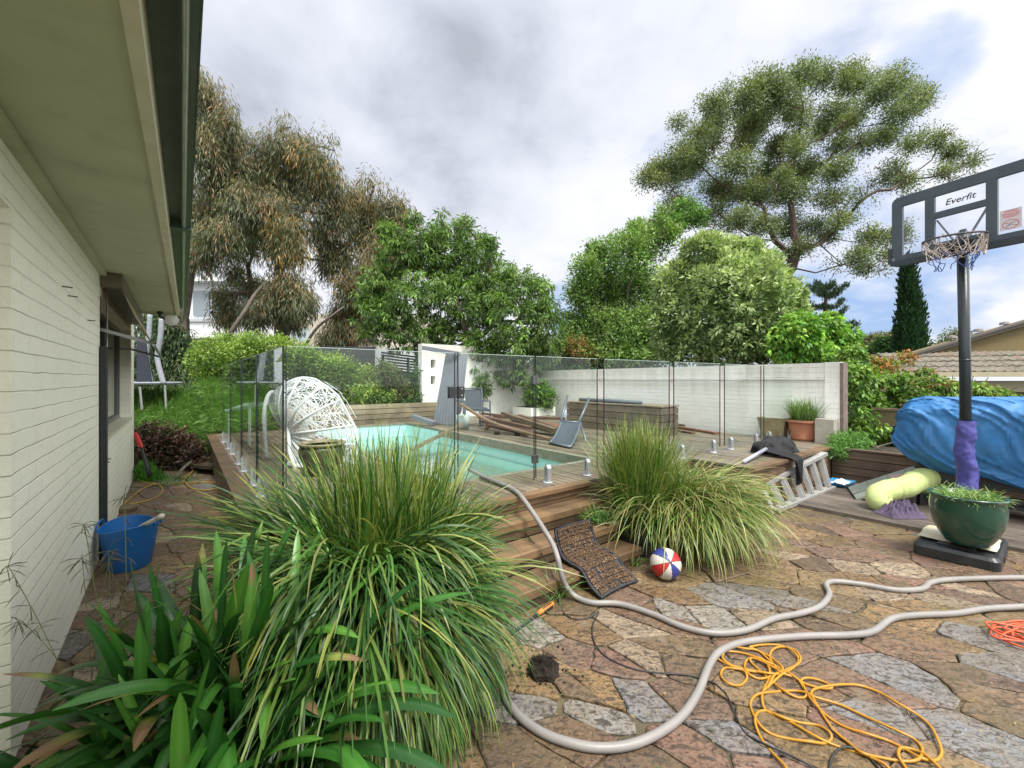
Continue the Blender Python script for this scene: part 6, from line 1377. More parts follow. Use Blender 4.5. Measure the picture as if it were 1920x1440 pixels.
s = MB(); s.bar(P(792, 652, 10.3), P(862, 664, 10.1), .05, .10); obj('top_rail', s, m_gs, lg)
s = MB(); s.bar(P(774, 781, 9.9), P(815, 794, 9.6), .16, .09); tag(obj('footrest', s, m_gs, loc=tuple(P(795, 790, 9.75))), 'low grey slab lying at the pool edge beside the upended lounger', 'footrest')
m_sling = mat('dark_sling', (.045, .058, .075), (.06, .075, .095), ns=8, rough=.7); m_gf = mat('grey_frame', (.14, .165, .20), rough=.4, metal=.3)
ch = thing('sling_chair', 'dark grey sling armchair facing right beside the upended lounger', 'chair', tuple(P(890, 800, 9.6)))
Yc = 9.7
s = MB(); s.hexa([P(873, 765, Yc-.0), P(903, 767, Yc+.1), P(903, 767, Yc+.14), P(873, 765, Yc+.04), P(871, 730, Yc+.1), P(901, 730, Yc+.2), P(901, 730, Yc+.24), P(871, 730, Yc+.14)]); obj('backrest', s, m_sling, ch)
s = MB(); s.tube([P(868, 802, Yc-.1), P(869, 770, Yc-.05), P(868, 728, Yc+.08), P(903, 728, Yc+.2), P(905, 768, Yc+.1), P(905, 805, Yc+.0)], .022, 6); obj('back_frame', s, m_gf, ch)
s = MB(); s.hexa([P(874, 770, Yc-.35), P(918, 772, Yc-.25), P(912, 768, Yc+.1), P(874, 766, Yc), P(874, 766, Yc-.35), P(918, 768, Yc-.25), P(912, 764, Yc+.1), P(874, 762, Yc)]); obj('seat', s, m_sling, ch)
for (u, Y_) in ((919, Yc-.2), (872, Yc-.45)):
    s = MB(); s.tube([P(u-16, 751, Y_+.4), P(u, 752, Y_), P(u, 805, Y_-.0)], .022, 6); obj('arm', s, m_gf, ch)
s = MB(); s.tube([P(900, 770, Yc-.5), P(900, 800, Yc-.5)], .022, 6); obj('leg', s, m_gf, ch)
c = P(868, 800, 9.1); c.z = ZD; s = MB(); s.lathe(c, [(.12, .0), (.15, .30), (.14, .30), (.115, .01)], 24); tag(obj('bucket', s, mat('pale_bucket', (.34, .40, .38), rough=.4), smooth=True, loc=tuple(c)), 'pale grey bucket standing under the sling chair', 'bucket')
# ---- timber pile
m_pile = grain_mat('pile_wood', (.095, .064, .048), (.155, .11, .082), (.06, .045, .036), frame='O', streak=14, attrmul=True, rough=.8)
rg = np.random.default_rng(23)
def plank(a, b, w_, h_, label, col=(1, 1, 1), mid=None, name='timber_plank'):
    s = MB(); k = rg.uniform(.9, 1.1)
    if mid is None: s.bar(a, b, w_, h_, col=col)
    else:
        pts = smooth_path([a, mid, b], 6)
        for i in range(len(pts)-1): s.bar(pts[i], pts[i+1]+(pts[i+1]-pts[i])*.02, w_, h_, col=col)
    return tag(obj(name, s, m_pile, loc=tuple(b)), label, 'timber', 'old timber planks piled on the far deck')
def DP(u, v, dz=.03):   # point on the deck seen at u,v plus height
    return G(u, v, ZD+dz)
plank(P(863, 757, 8.9), DP(1031, 823, .03), .09, .035, 'long brown plank leaning down from the sling chair to the deck', (1.5, 1.45, 1.3), mid=P(925, 793, 8.4))
plank(P(943, 776, 9.2), DP(1042, 808, .10), .12, .09, 'thick rough beam lying on top of the timber pile', (1.15, 1.2, 1.1))
plank(P(975, 779, 9.5), P(1047, 803, 8.6), .10, .05, 'straight plank behind the thick beam on the timber pile', (1.2, 1.1, 1.0))
plank(P(905, 775, 9.4), P(945, 780, 9.0), .10, .04, 'short plank at the back left of the timber pile', (1.2, .95, .9))
plank(P(900, 781, 9.2), P(995, 803, 8.3), .12, .07, 'dark purple-brown beam in the middle of the timber pile', (1.0, .85, .85))
plank(P(905, 790, 8.9), P(1000, 812, 8.0), .10, .05, 'dark plank low in the front of the timber pile', (.9, .75, .75))
plank(P(912, 797, 8.6), P(990, 815, 7.9), .09, .04, 'lowest front plank of the timber pile', (1.1, .85, .8))
plank(P(925, 782, 9.6), P(1060, 785, 9.4), .14, .05, 'wide plank lying across the back of the timber pile', (.8, .65, .6))
plank(P(960, 784, 9.5), P(1050, 800, 8.9), .20, .05, 'reddish stained panel at the right of the timber pile', (1.6, .75, .55))
plank(DP(910, 806, .01), P(928, 791, 8.7), .07, .04, 'short reddish stick propped against the front of the timber pile', (1.5, 1.15, 1.0))
plank(P(960, 790, 9.0), DP(1045, 812, .04), .11, .04, 'grey-brown plank under the thick beam', (1.2, 1.1, 1.0))
for (u, v) in ((932, 812), (970, 814)):
    c = DP(u, v, .03); s = MB(); s.box(fw(c), -.055, .055, -.05, .05, -.03, .03); tag(obj('timber_offcut', s, m_pile, loc=tuple(c)), 'small block of wood on the deck, '+('left' if u < 950 else 'right')+' one of two in front of the pile', 'timber')
plank(DP(1175, 784, .05), DP(1345, 813, .02), .12, .04, 'long reddish board lying behind the grass in front of the timber box', (1.5, 1.0, .8))
plank(DP(1180, 791, .03), DP(1300, 812, .02), .10, .03, 'second brown board lying flat beside the long reddish board', (1.1, .9, .8))
plank(DP(1240, 793, .06), DP(1285, 797, .05), .3, .03, 'short dark board at the foot of the timber box end', (.5, .45, .42))
# sling lounger seat stood on its foot
sl = thing('sling_lounger', 'dark grey sling lounger tipped up with its two back rails in the air', 'sun lounger', tuple(DP(1052, 838, 0)))
q = [P(1053, 790, 7.6), P(1089, 792, 7.5), DP(1069, 838, .03), DP(1031, 830, .03)]
s = MB(); n_ = 10
def slf(u, v): a = q[0].lerp(q[1], u); b = q[3].lerp(q[2], u); p = a.lerp(b, v); return p+Vector((0, .0, -.07*math.sin(v*math.pi)*(1-.3*math.cos(u*6))))
s.grid(slf, 6, 10); s.grid(lambda u, v: slf(u, v)+Vector((0, .008, -.004)), 6, 10); obj('sling', s, m_sling, sl, smooth=True)
s = MB()
for u_ in (0, 1): s.tube([slf(u_, v) for v in np.linspace(0, 1, 10)], .02, 8)
s.tube([slf(0, 1), slf(1, 1)], .02, 8); s.tube([slf(0, 0), slf(1, 0)], .02, 8); obj('seat_frame', s, m_gf, sl, smooth=True)
for a, b in (((1052, 788, 7.6), (1064, 742, 8.1)), ((1086, 790, 7.5), (1105, 747, 8.0))):
    s = MB(); s.tube([P(*a), P(*b)], .022, 8); obj('back_rail', s, m_gf, sl, smooth=True)
s = MB(); s.tube([P(1088, 793, 7.5), P(1098, 825, 7.4), P(1097, 838, 7.3)], .018, 8); obj('leg', s, m_gf, sl, smooth=True)
# timber box bench with a grey roll
bxm = grain_mat('box_wood', (.16, .13, .085), (.25, .205, .14), (.10, .085, .06), frame='D', streak=28, attrmul=True, rough=.75)
bb = thing('timber_box', 'low horizontal-slatted timber box against the white wall', 'bench', tuple(D(1.9, 2.9, ZD)))
for k in range(4):
    s = MB(); z0 = ZD+.005+k*.132; g = [.8, 1.0, .85, 1.1][k]; s.box(D, .70, 3.1, 2.63, 2.66, z0, z0+.12, (g, g, g)); s.box(D, .67, .698, 2.63, 3.2, z0, z0+.12, (g*.7, g*.7, g*.75)); obj('slat', s, bxm, bb)
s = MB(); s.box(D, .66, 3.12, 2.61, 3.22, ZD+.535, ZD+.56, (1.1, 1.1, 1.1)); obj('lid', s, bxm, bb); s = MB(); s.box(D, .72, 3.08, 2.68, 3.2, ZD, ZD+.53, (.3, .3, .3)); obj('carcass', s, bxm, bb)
s = MB(); s.tube([D(1.25, 2.85, ZD+.60), D(2.0, 2.83, ZD+.605), D(2.9, 2.85, ZD+.60)], [.04, .045, .035], 12); tag(obj('rolled_cover', s, mat('grey_roll', (.10, .12, .14), (.14, .16, .18), ns=20, rough=.7), smooth=True, loc=tuple(D(2, 2.85, ZD+.56))), 'dark grey rolled cover lying on the timber box', 'roll')
s = MB(); c = D(3.45, 3.0, ZD); s.lathe(c, [(.10, .0), (.13, .05), (.125, .22), (.07, .30), (.03, .33)], 10, sx=1, sy=.8); s.v = [tuple(Vector(p)+Vector((.02*mn.noise(Vector(p)*9), .02*mn.noise(Vector(p)*9+Vector((3, 0, 0))), 0))) for p in s.v]
tag(obj('plastic_bag', s, mat('blue_white_plastic', (.42, .48, .62), (.6, .62, .66), ns=6, rough=.4, trans=.2), smooth=True, loc=tuple(c)), 'small pale blue plastic bag by the left end of the timber box', 'bag')
# white brick planter in the far corner with its plant
pl = thing('brick_planter', 'low white brick planter box in the far corner of the walls', 'planter', tuple(D(5.9, 4.1, ZD)))
s = MB(); s.box(D, 5.45, 6.3, 3.55, 4.5, ZD-.02, ZD+.24); obj('box', s, m_wall, pl); s = MB(); s.box(D, 5.5, 6.25, 3.6, 4.45, ZD+.20, ZD+.25); obj('soil', s, MATS['bed_soil'], pl)
tree('corner_shrub', 'leafy shrub growing out of the white brick planter', 111, tuple(D(5.9, 4.1, ZD+.2)), [pb(1010, 735, 12.5, 18, 14), pb(1020, 748, 12.5, 18, 16), pb(1000, 745, 12.5, 14, 16), pb(1012, 724, 12.6, 12, 10)], 2600, .11, .05, pal_v, .02, cl=9, cs=.12, mode='round', twl=.25, cat='plant')
tuft('planter_grass', 'tall thin grass under the shrub in the white brick planter', tuple(D(5.8, 4.0, ZD+.22)), .32, 300, (.3, .6), pal_w, 112, cat='grass', er=(1.1, 1.5), dr=(.1, .7), w=.012)
# beige square planter and terracotta pot
c = G(1455, 819, ZD); bp_ = thing('square_planter', 'mossy beige square planter beside the terracotta pot', 'planter', tuple(c))
s = MB(); a = .17; b = .235; hh = .36
s.add([c+ax*sx*a+bx_*sy*a for sx, sy in ((-1, -1), (1, -1), (1, 1), (-1, 1))]+[c+ax*sx*b+bx_*sy*b+Vector((0, 0, hh)) for sx, sy in ((-1, -1), (1, -1), (1, 1), (-1, 1))]+[c+ax*sx*(b-.03)+bx_*sy*(b-.03)+Vector((0, 0, hh)) for sx, sy in ((-1, -1), (1, -1), (1, 1), (-1, 1))]+[c+ax*sx*(b-.04)+bx_*sy*(b-.04)+Vector((0, 0, hh-.06)) for sx, sy in ((-1, -1), (1, -1), (1, 1), (-1, 1))],
      [(0, 1, 5, 4), (1, 2, 6, 5), (2, 3, 7, 6), (3, 0, 4, 7)]+[(4+i, 4+(i+1) % 4, 8+(i+1) % 4, 8+i) for i in range(4)]+[(8+i, 8+(i+1) % 4, 12+(i+1) % 4, 12+i) for i in range(4)]+[(12, 13, 14, 15)])
obj('body', s, mat('mossy_stone', (.32, .29, .17), (.42, .37, .23), ns=6, rough=.9, bump=.4, bs=30, dirt=(.08, .09, .04), dirt_s=5, dirt_amt=.6), bp_)
c = G(1508, 825, ZD); tp = thing('terracotta_pot', 'orange terracotta pot with a wide rim at the right end of the deck', 'pot', tuple(c))
m_tc = mat('terracotta', (.33, .12, .065), (.42, .18, .10), ns=5, rough=.75, dirt=(.45, .35, .28), dirt_s=7, dirt_amt=.35, dirt_cov=.35)
s = MB(); s.lathe(c, [(.0, .0), (.19, .0), (.20, .05), (.196, .056), (.245, .28), (.25, .315)], 40); obj('body', s, m_tc, tp, smooth=True)
s = MB(); s.lathe(c, [(.25, .31), (.285, .315), (.288, .35), (.262, .352), (.24, .33), (.0, .30)], 40); obj('rim', s, m_tc, tp)
tuft('pot_grass', 'tall green grass growing in the terracotta pot', tuple(c+Vector((0, 0, .31))), .22, 520, (.25, .52), [(.13, .25, .06), (.18, .3, .08), (.09, .17, .04)], 120, cat='grass', er=(1.0, 1.55), dr=(.1, 1.0), w=.009, zmin=.6, tip=(.4, .38, .2))
s = MB(); s.box(D, -1.56, -1.30, 4.04, 4.24, ZD+.003, ZD+.40); tag(obj('concrete_block', s, mat('pale_render', (.40, .38, .33), (.3, .28, .23), ns=6, rough=.85, bump=.3), loc=tuple(D(-1.3, 4.1, ZD))), 'pale rendered pier between the terracotta pot and the wall end', 'pier')
# folded umbrella
um = thing('folded_umbrella', 'folded umbrella with black canopy thrown over the deck edge', 'umbrella', tuple(G(1440, 850, ZD)))
s = MB(); a = G(1394, 866, ZD+.03); b = G(1436, 842, ZD+.10); s.tube([a, b], .024, 14); obj('pole', s, mat('pole_alu', (.42, .43, .52), rough=.35, metal=.3), um, smooth=True)
s = MB(); cu = G(1452, 846, ZD)
def canopy(u, v):
    a_ = 2*math.pi*u; th = v*math.pi*.52; rx, ry, rz = .44, .24, .21
    k = 1+.28*mn.noise(Vector((math.cos(a_)*2.1, math.sin(a_)*2.1, v*2.3)))+.14*math.sin(a_*9+v*5)*v
    q_ = bx_*(rx*math.sin(th)*math.cos(a_)*k)+ax*(ry*math.sin(th)*math.sin(a_)*k); z = ZD+.004+max(0, rz*math.cos(th)*(1+.35*mn.noise(Vector((q_.x*7, q_.y*7, 5)))))+.012*abs(math.sin(a_*9))*v
    return Vector((cu.x, cu.y, 0))+q_+Vector((0, 0, z))
s.grid(canopy, 80, 22, closeu=True)
def flap(u, v):
    y = 1.0+.0; x0 = -1.66; yy = 1.95+.34*u-.12*v*(u-.2); fold = .035*math.sin(u*9+v*2)
    if v < .35: k = v/.35; return D(x0+.36*(1-k)+.0, yy, ZD+.03+.06*(1-k)+.02*math.sin(u*9))
    k = (v-.35)/.65; return D(x0-.05-fold*.8-.02*k, yy+(.14*(.5-u))*k, ZD+.02-k*(.30+.06*math.sin(u*5)))
s.grid(flap, 24, 24); s.grid(lambda u, v: flap(u, v)+ax*.006, 24, 24)
obj('canopy', s, mat('black_canvas', (.006, .0065, .008), (.012, .013, .016), ns=12, rough=.85), um, smooth=True)
# ---- ladders
m_alu = mat('aluminium', (.44, .44, .43), (.34, .34, .33), ns=14, rough=.5, metal=.25, dirt=(.16, .12, .08), dirt_s=12, dirt_amt=.5, dirt_cov=.35)
la_ = thing('step_ladder', 'dirty aluminium step ladder lying on its side against the deck edge', 'ladder', tuple(G(1500, 935)))
A0, A1 = G(1452, 955, .06), G(1560, 912, .06); B0, B1 = P(1426, 908, 5.28), P(1545, 849, 6.3)
for a, b in ((A0, A1), (B0, B1)):
    s = MB(); s.bar(a, b, .10, .024, up=(0, 0, 1)); d_ = (b-a).normalized(); s.bar(a+Vector((0, 0, -.02))-bx_*0-ax*.045, b+Vector((0, 0, -.02))-ax*.045, .006, .03); obj('rail', s, m_alu, la_)
for k in range(6):
    f = (k+.75)/6.2; a = A0.lerp(A1, f)+Vector((0, 0, .012)); b = B0.lerp(B1, f+.0)-Vector((0, 0, .012)); s = MB()
    dd = (A1-A0).normalized()
    s.bar(a-dd*.03, b-dd*.03, .030, .055, up=tuple(ax)); s.bar(a+dd*.03, b+dd*.03, .030, .05, up=tuple(ax)); s.bar(a+ax*.028, b+ax*.028, .09, .004, up=tuple(ax)); obj('tread', s, m_alu, la_)
s = MB(); s.hexa([A0-Vector((.03, .02, .05)), A0+Vector((.05, .03, -.05)), A0+Vector((.03, .09, -.05)), A0+Vector((-.05, .05, -.05)), B0-Vector((.03, .02, -.01)), B0+Vector((.05, .03, .01)), B0+Vector((.03, .09, .01)), B0+Vector((-.05, .05, .01))]); obj('top_cap', s, m_alu, la_)
for k in (3, 4, 5):
    f = (k+.75)/6.2; b = B0.lerp(B1, f); a = A0.lerp(A1, f); s = MB(); s.bar(b+(B1-B0).normalized()*.09-Vector((0, 0, .015)), b.lerp(a, .38), .018, .012, up=tuple(ax)); obj('brace', s, m_alu, la_)
lp = thing('trestle_plank', 'grey-green ribbed metal plank leaning against the dark timber wall', 'plank', tuple(G(1600, 930, .05)))
a0, a1 = G(1587, 914, .06), G(1603, 936, .05); b0, b1 = P(1712, 874, 5.6), P(1735, 895, 5.2); s = MB(); m_pl = mat('plank_metal', (.26, .29, .26), (.32, .35, .31), ns=9, rough=.5, metal=.2)
def pq(u, v, o=0): p = a0.lerp(a1, v).lerp(b0.lerp(b1, v), u); return p+Vector((0, 0, o))
for v0, v1, o in ((0, .34, .0), (.36, .64, .012), (.66, 1, 0)):
    c_ = [pq(0, v0, o), pq(1, v0, o), pq(1, v1, o), pq(0, v1, o)]; s.hexa([p-Vector((0, 0, .03)) for p in c_]+c_)
obj('deck_sheet', s, m_pl, lp); s = MB(); c_ = [pq(0, .0, -.035), pq(.012, .0, -.035), pq(.012, 1, -.035), pq(0, 1, -.035)]; s.hexa([p-Vector((0, 0, .02)) for p in c_]+[p+Vector((0, 0, .05)) for p in c_]); obj('end_cap', s, m_pole, lp)
s = MB(); c_ = [pq(.62, .30, .016), pq(.78, .30, .016), pq(.78, .62, .018), pq(.62, .62, .018)]; s.hexa(c_+[p+Vector((0, 0, .002)) for p in c_]); obj('label_plate', s, mat('pink_label', (.50, .30, .28), rough=.5), lp)
for (u, v) in ((.15, .5), (.45, .5), (.3, .2), (.6, .2), (.85, .2)):
    s = MB(); s.lathe(pq(u, v, .014), [(.008, 0), (.008, .004), (0, .005)], 8); obj('rivet', s, m_pole, lp)
c = G(1575, 909, .045); ty_ = thing('plastic_tray', 'blue plastic tray lying on the low deck by the dark timber wall', 'tray', tuple(c))
s = MB(); fr = lambda x, y, z: c+bx_*x+(-ax)*y+Vector((0, 0, z)); s.add([fr(-.2, -.10, .0), fr(.16, -.12, .0), fr(.16, .12, .0), fr(-.16, .10, .0), fr(-.32, -.13, .05), fr(.2, -.15, .055), fr(.2, .15, .055), fr(-.22, .13, .05)], [(0, 1, 2, 3), (0, 4, 5, 1), (1, 5, 6, 2), (2, 6, 7, 3), (3, 7, 4, 0)]); obj('body', s, mat('sky_blue_plastic', (.03, .25, .52), rough=.45), ty_)
s = MB(); s.grid(lambda u, v: fr(-.08+.24*u, -.09+.18*v, .03+.05*math.sin(u*3.1)*math.sin(v*3.1)+.03*mn.noise(Vector((u*5, v*5, 0)))), 14, 14); tag(obj('white_rag', s, mat('white_cloth', (.62, .60, .55), rough=.9), smooth=True, loc=tuple(c+Vector((0, 0, .05)))), 'crumpled white rag lying in the blue tray', 'rag')
# ---- covered barbecue
bq = thing('covered_barbecue', 'barbecue under a saggy blue fabric cover beside the dark timber wall', 'barbecue', tuple(D(-3.3, 3.15, .05)))
def cov(u, v):   # v along length, u around
    xs = -2.50-1.75*v; a = 2*math.pi*u; cs, sn = math.cos(a), math.sin(a)
    endk = min(1, (v/.10))**.5*min(1, ((1-v)/.10))**.5 if 0 < v < 1 else 0
    yc, ry = 3.13, .33; top = 1.385+.03*v+.012*mn.noise(Vector((v*6, a, 0))); bot = .66-.24*math.sin(min(1, v*1.25+.12)*math.pi*.62)+.03*math.sin(v*17)
    if v < .18: top -= (.18-v)*.35
    zc = (top+bot)/2; rz = (top-bot)/2; se = lambda q, p: math.copysign(abs(q)**p, q)
    bulge = 1.0+.10*(-sn)*1.0 if sn < 0 else 1.0
    y = yc+ry*se(cs, .55)*endk**.5*(1.08-.25*max(0, -sn)); z = zc+rz*se(sn, .5)*(.25+.75*endk)
    w1 = mn.noise(Vector((v*5, cs*1.5, sn*2.2+v*3)))*.045+mn.noise(Vector((v*11, cs*3, sn*4-v*5)))*.012
    rd = (1-abs(mn.noise(Vector((v*7+sn*2.5, sn*3+v*4, cs*2+7))))*3.2)
    w1 += .03*max(0, rd)**3+.012*max(0, 1-abs(mn.noise(Vector((v*9-sn*6, sn*4+v*7, cs*3+3))))*5)**2
    sw = .026*math.sin(v*11+sn*5.5)*max(0, .3-sn)+.014*abs(mn.noise(Vector((v*26+sn*7, sn*4-v*9, cs*2))))
    x = xs+(1-endk)*.0-.04*sn*(1-2*v)*(1-endk)+w1*.5
    return D(x, y-(w1+sw)*1.1, z+w1*.25)
s = MB(); s.grid(cov, 120, 110, closeu=True)
for j in (0, 109): s.f.append(tuple(range(j*120, j*120+120))); s.mi.append(0)
obj('cover', s, mat('blue_cover', (.022, .145, .37), (.035, .18, .43), ns=3.5, rough=.55, bump=.35, bs=9, bd=.02, spec=.4, dirt=(.06, .16, .30), dirt_s=5, dirt_amt=.4), bq, smooth=True)
for (x, y) in ((-2.75, 2.95), (-2.75, 3.35), (-4.0, 2.95), (-4.0, 3.35)):
    s = MB(); s.bar(D(x, y, .05), D(x, y, .75), .05, .05); obj('leg', s, MATS['black_plastic'], bq)
s = MB(); s.box(D, -4.0, -2.75, 2.95, 3.35, .16, .20); s.box(D, -3.9, -2.85, 2.98, 3.34, .35, .70); obj('cabinet', s, MATS['black_plastic'], bq)
for (u, v, Y_) in ((1850, 1003, 4.35), (1872, 985, 4.6)):
    c = P(u, v, Y_); s = MB(); s.tube([c-bx_*.10, c-bx_*.08, c+bx_*.10, c+bx_*.13], [.02, .032, .032, .015], 10); obj('wheel_bar', s, MATS['black_plastic'], bq, smooth=True)
# cushion roll and purple cloth
pts = smooth_path([P(1748, 893, 5.3), P(1722, 900, 5.25), P(1698, 913, 5.2), P(1672, 918, 5.2), P(1650, 926, 5.15), P(1648, 940, 5.1), (P(1668, 946, 5.05))], 8)
s = MB(); n_ = len(pts); s.tube(pts, [.118*(.6+.45*math.sin(min(1, (i+.6)/4)*math.pi/2))*(1 if i < n_-4 else .75)*(1+.05*mn.noise(Vector((i*.45, 2, 5)))*2) for i in range(n_)], 20)
tag(obj('cushion_roll', s, mat('lime_fabric', (.43, .52, .19), (.50, .58, .25), ns=5, rough=.8, bump=.5, bs=10, bd=.03), smooth=True, loc=tuple(P(1690, 930, 5.2))), 'pale lime green padded cushion slumped in front of the barbecue', 'cushion')
s = MB(); cc0 = G(1688, 966, .05)
def clf(u, v):
    x = -.20+.40*u; y = -.11+.24*v; e = min(u, 1-u, v, 1-v); z = .047+.22*min(1, e*3.2)*(.5+.5*mn.noise(Vector((u*3.2, v*3.2, 4)))+.9*abs(mn.noise(Vector((u*7, v*6, 9)))))*(.4+.8*u); return cc0+Vector((x, y*1.2, max(.0, z)-.05+.003))
s.grid(clf, 30, 24); tag(obj('purple_cloth', s, mat('purple_grey_cloth', (.075, .055, .10), (.10, .075, .13), ns=8, rough=.85), smooth=False, loc=tuple(cc0)), 'crumpled dark purple cloth under the lime cushion', 'cloth')
# black tarp heap behind the bowl
# ================================================================ FAR BUILDINGS AND FENCES
m_wr = mat('white_render', (.72, .74, .76), (.66, .68, .70), ns=2, rough=.8); m_gw = mat('grey_window', (.16, .20, .22), rough=.12, spec=.8); m_dk = mat('charcoal_fence', (.045, .048, .052), (.06, .062, .066), ns=5, rough=.7)
hA = thing('white_house', 'modern white two-storey house glimpsed through the gums', 'house', tuple(P(470, 740, 26)))
def fac(parent, name, u0, u1, v0, v1, Y, dep, m_, slope=0):
    a, b = P(u0, v1, Y), P(u1, v0, Y); s = MB(); s.box(lambda x, y, z: Vector((x, y+slope*(x-a.x), z)), a.x, b.x, Y, Y+dep, a.z, b.z); return obj(name, s, m_, parent)
fac(hA, 'wall', 300, 540, 603, 760, 26, 6, m_wr); fac(hA, 'upper_wall', 300, 500, 527, 600, 26.8, 5, mat('white_render_b', (.62, .65, .68), rough=.8)); fac(hA, 'roof', 295, 510, 520, 527, 26.2, 6.5, m_wr)
for (a, b) in ((362, 392), (397, 425), (440, 492)):
    w_ = fac(hA, 'window', a, b, 545, 592, 26.70, .12, m_gw)
fac(hA, 'parapet', 300, 545, 598, 603, 25.9, .3, mat('grey_cap', (.4, .42, .44), rough=.6)); fac(hA, 'wing_wall', 545, 600, 590, 760, 27, 5, mat('cream_render', (.60, .55, .46), rough=.8)); fac(hA, 'balcony_glass', 540, 580, 615, 640, 25.6, .06, mat('balcony_glass', (.42, .50, .53), rough=.2))
hB = thing('cream_house', 'pale cream house with dark framed windows behind the fruit tree', 'house', tuple(P(700, 740, 24)))
fac(hB, 'wall', 585, 800, 588, 760, 24, 6, MATS['cream_render']); fac(hB, 'lower_wall', 600, 830, 652, 760, 23.6, .3, m_wr); 
for (a, b) in ((668, 690), (692, 706)):
    w_ = fac(hB, 'window', a, b, 612, 642, 23.93, .05, m_dk); fac(w_, 'pane', a+2, b-2, 614, 640, 23.9, .02, mat('pane_sky', (.35, .44, .50), rough=.1))
fac(hB, 'vent', 728, 738, 654, 662, 23.5, .1, m_dk)
df_ = thing('dark_fence', 'plain charcoal panel fence behind the hedge', 'fence', tuple(P(620, 700, 15)))
fac(df_, 'panel', 330, 520, 634, 720, 15.5, .06, m_dk); fac(df_, 'panel', 560, 702, 650, 720, 15, .06, m_dk)
sf = thing('slat_fence', 'charcoal horizontal slat fence stepping down behind the brown shrub', 'fence', tuple(P(760, 740, 13)))
for k in range(9):
    s = MB(); a = P(715, 661+k*5.2, 13.6); b = P(800, 672+k*5.0, 12.6); s.bar(a, b, .02, .055); obj('slat', s, m_dk, sf)
s = MB(); s.bar(P(715, 720, 13.7), P(800, 722, 12.7), .03, .8); obj('lower_panel', s, m_dk, sf)
for (u, Y_) in ((718, 13.5), (765, 13.0), (798, 12.6)):
    s = MB(); s.bar(P(u, 664+(u-715)*.13, Y_), P(u, 745, Y_), .06, .06); obj('post', s, m_dk, sf)
# neighbouring tiled house on the right
hC = thing('tiled_house', 'neighbouring house with lichen-grey tiled roof and tan gable at the right edge', 'house', tuple(P(1850, 740, 12)))
tm = MB(); rg = np.random.default_rng(40)
ea, eb = P(1640, 700, 12.0), P(2150, 698, 10.5)      # eaves line
up_ = Vector((.45, 1.1, 0)); nrow = 4
def roofp(u, v): return ea.lerp(eb, u)+Vector((.5*(1-u)+.12, 1.5, .62))*v+Vector((.0, 0, 0))
NT_ = 26
for r_ in range(nrow):
    for k in range(NT_):
        v0, v1 = r_/nrow, (r_+1.08)/nrow; u0, u1 = k/NT_, (k+.985)/NT_
        if k < r_*.9-.2: continue
        lift = Vector((0, 0, .045+rg.uniform(-.008, .008))); g = rg.uniform(.7, 1.15); col = (g*.95, g*.88, g*.8) if rg.random() > .15 else (g*1.15, g*.8, g*.65)
        for (ua, ub, h0, h1) in ((0, .35, .012, .04), (.35, .62, .04, .012), (.62, 1, .012, .012)):
            p0, p1 = roofp(u0+(u1-u0)*ua, v0)+lift+Vector((0, 0, h0)), roofp(u0+(u1-u0)*ub, v0)+lift+Vector((0, 0, h1)); p2, p3 = roofp(u0+(u1-u0)*ub, v1)+Vector((0, 0, h1)), roofp(u0+(u1-u0)*ua, v1)+Vector((0, 0, h0))
            tm.add([p0, p1, p2, p3, p0-Vector((0, 0, .03)), p1-Vector((0, 0, .03))], [(0, 1, 2, 3), (4, 5, 1, 0)], col)
obj('roof_tiles', tm, mat('lichen_tile', (.19, .175, .15), (.10, .09, .078), ns=9, rough=.9, attr=True, bump=.6, bs=18, bd=.02, dirt=(.26, .25, .20), dirt_s=11, dirt_amt=.6), hC)
s = MB(); s.add([roofp(0, 0)-Vector((0, 0, .02)), roofp(1, 0)-Vector((0, 0, .02)), roofp(1, 1.03)-Vector((0, 0, .02)), roofp(.09, 1.03)-Vector((0, 0, .02))], [(0, 1, 2, 3)]); obj('roof_base', s, m_bark2, hC)
m_cf = mat('cream_fascia', (.40, .36, .24), (.34, .31, .21), ns=5, rough=.5)
s = MB(); s.bar(ea+Vector((-.1, -.06, -.04)), eb+Vector((0, -.06, -.04)), .12, .13); obj('gutter', s, m_cf, hC)
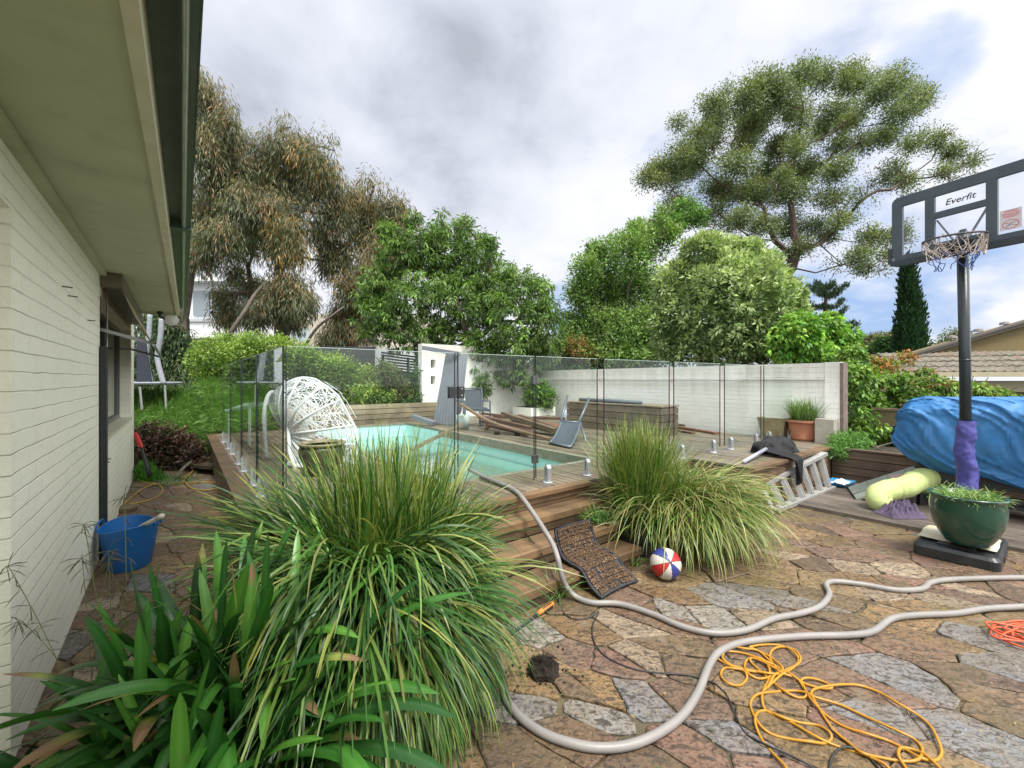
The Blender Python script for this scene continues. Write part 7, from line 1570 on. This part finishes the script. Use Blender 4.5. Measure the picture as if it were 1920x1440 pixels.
s = MB(); s.bar(ea+Vector((.35, .30, -.36)), eb+Vector((0, .30, -.36)), .06, .30); obj('fascia', s, mat('cream_board', (.34, .31, .21), rough=.6), hC)
s = MB(); a, b = ea+Vector((.5, .5, -.5)), eb+Vector((0, .5, -.5)); s.hexa([Vector((a.x, a.y, 0)), Vector((b.x, b.y, 0)), Vector((b.x, b.y+.2, 0)), Vector((a.x, a.y+.2, 0)), a, b, b+Vector((0, .2, 0)), a+Vector((0, .2, 0))]); obj('wall', s, mat('tan_wall', (.14, .11, .06), (.19, .155, .085), ns=8, rough=.9), hC)
Yg = 13.0; ga, gb_, gc_ = P(1690, 668, Yg), P(2000, 580, Yg), P(2000, 672, Yg)
s = MB(); s.add([ga, gc_, gb_, ga+Vector((0, .3, 0)), gc_+Vector((0, .3, 0)), gb_+Vector((0, .3, 0))], [(0, 1, 2), (5, 4, 3), (0, 2, 5, 3), (0, 3, 4, 1)]); obj('gable', s, mat('tan_boards', (.13, .10, .042), (.18, .135, .06), ns=2, rough=.85, stretch=(.5, 1, 22), bump=.3, bs=1.5, bd=.02), hC)
s = MB(); s.bar(ga+Vector((-.9, -.1, -.27)), gb_+Vector((0, -.1, .02)), .22, .05); s.bar(ga+Vector((-.9, -.16, -.33)), gb_+Vector((0, -.16, -.05)), .03, .09); obj('barge_board', s, mat('dark_barge', (.07, .06, .05), rough=.7), hC)
s = MB()
for k in range(5): q_ = (ga+Vector((0, 0, .1))).lerp(gb_, .35+k*.16); s.lathe(q_+Vector((0, .2, .0)), [(.12, 0), (.10, .07), (.0, .10)], 8)
obj('ridge_caps', s, mat('ridge_grey', (.22, .20, .19), rough=.9), hC)
# boundary wall / fence behind the raised bed
bf = thing('boundary_wall', 'low tan rendered wall behind the leafy creeper', 'wall', tuple(D(-3.4, 5.6, .4)))
s = MB(); s.box(D, -6.5, -1.7, 5.6, 5.75, .0, 1.05); obj('panel', s, MATS['tan_wall'], bf)
s = MB(); s.box(D, -6.5, -1.7, 5.57, 5.78, 1.052, 1.09); obj('capping', s, MATS['rusty_brown'], bf)
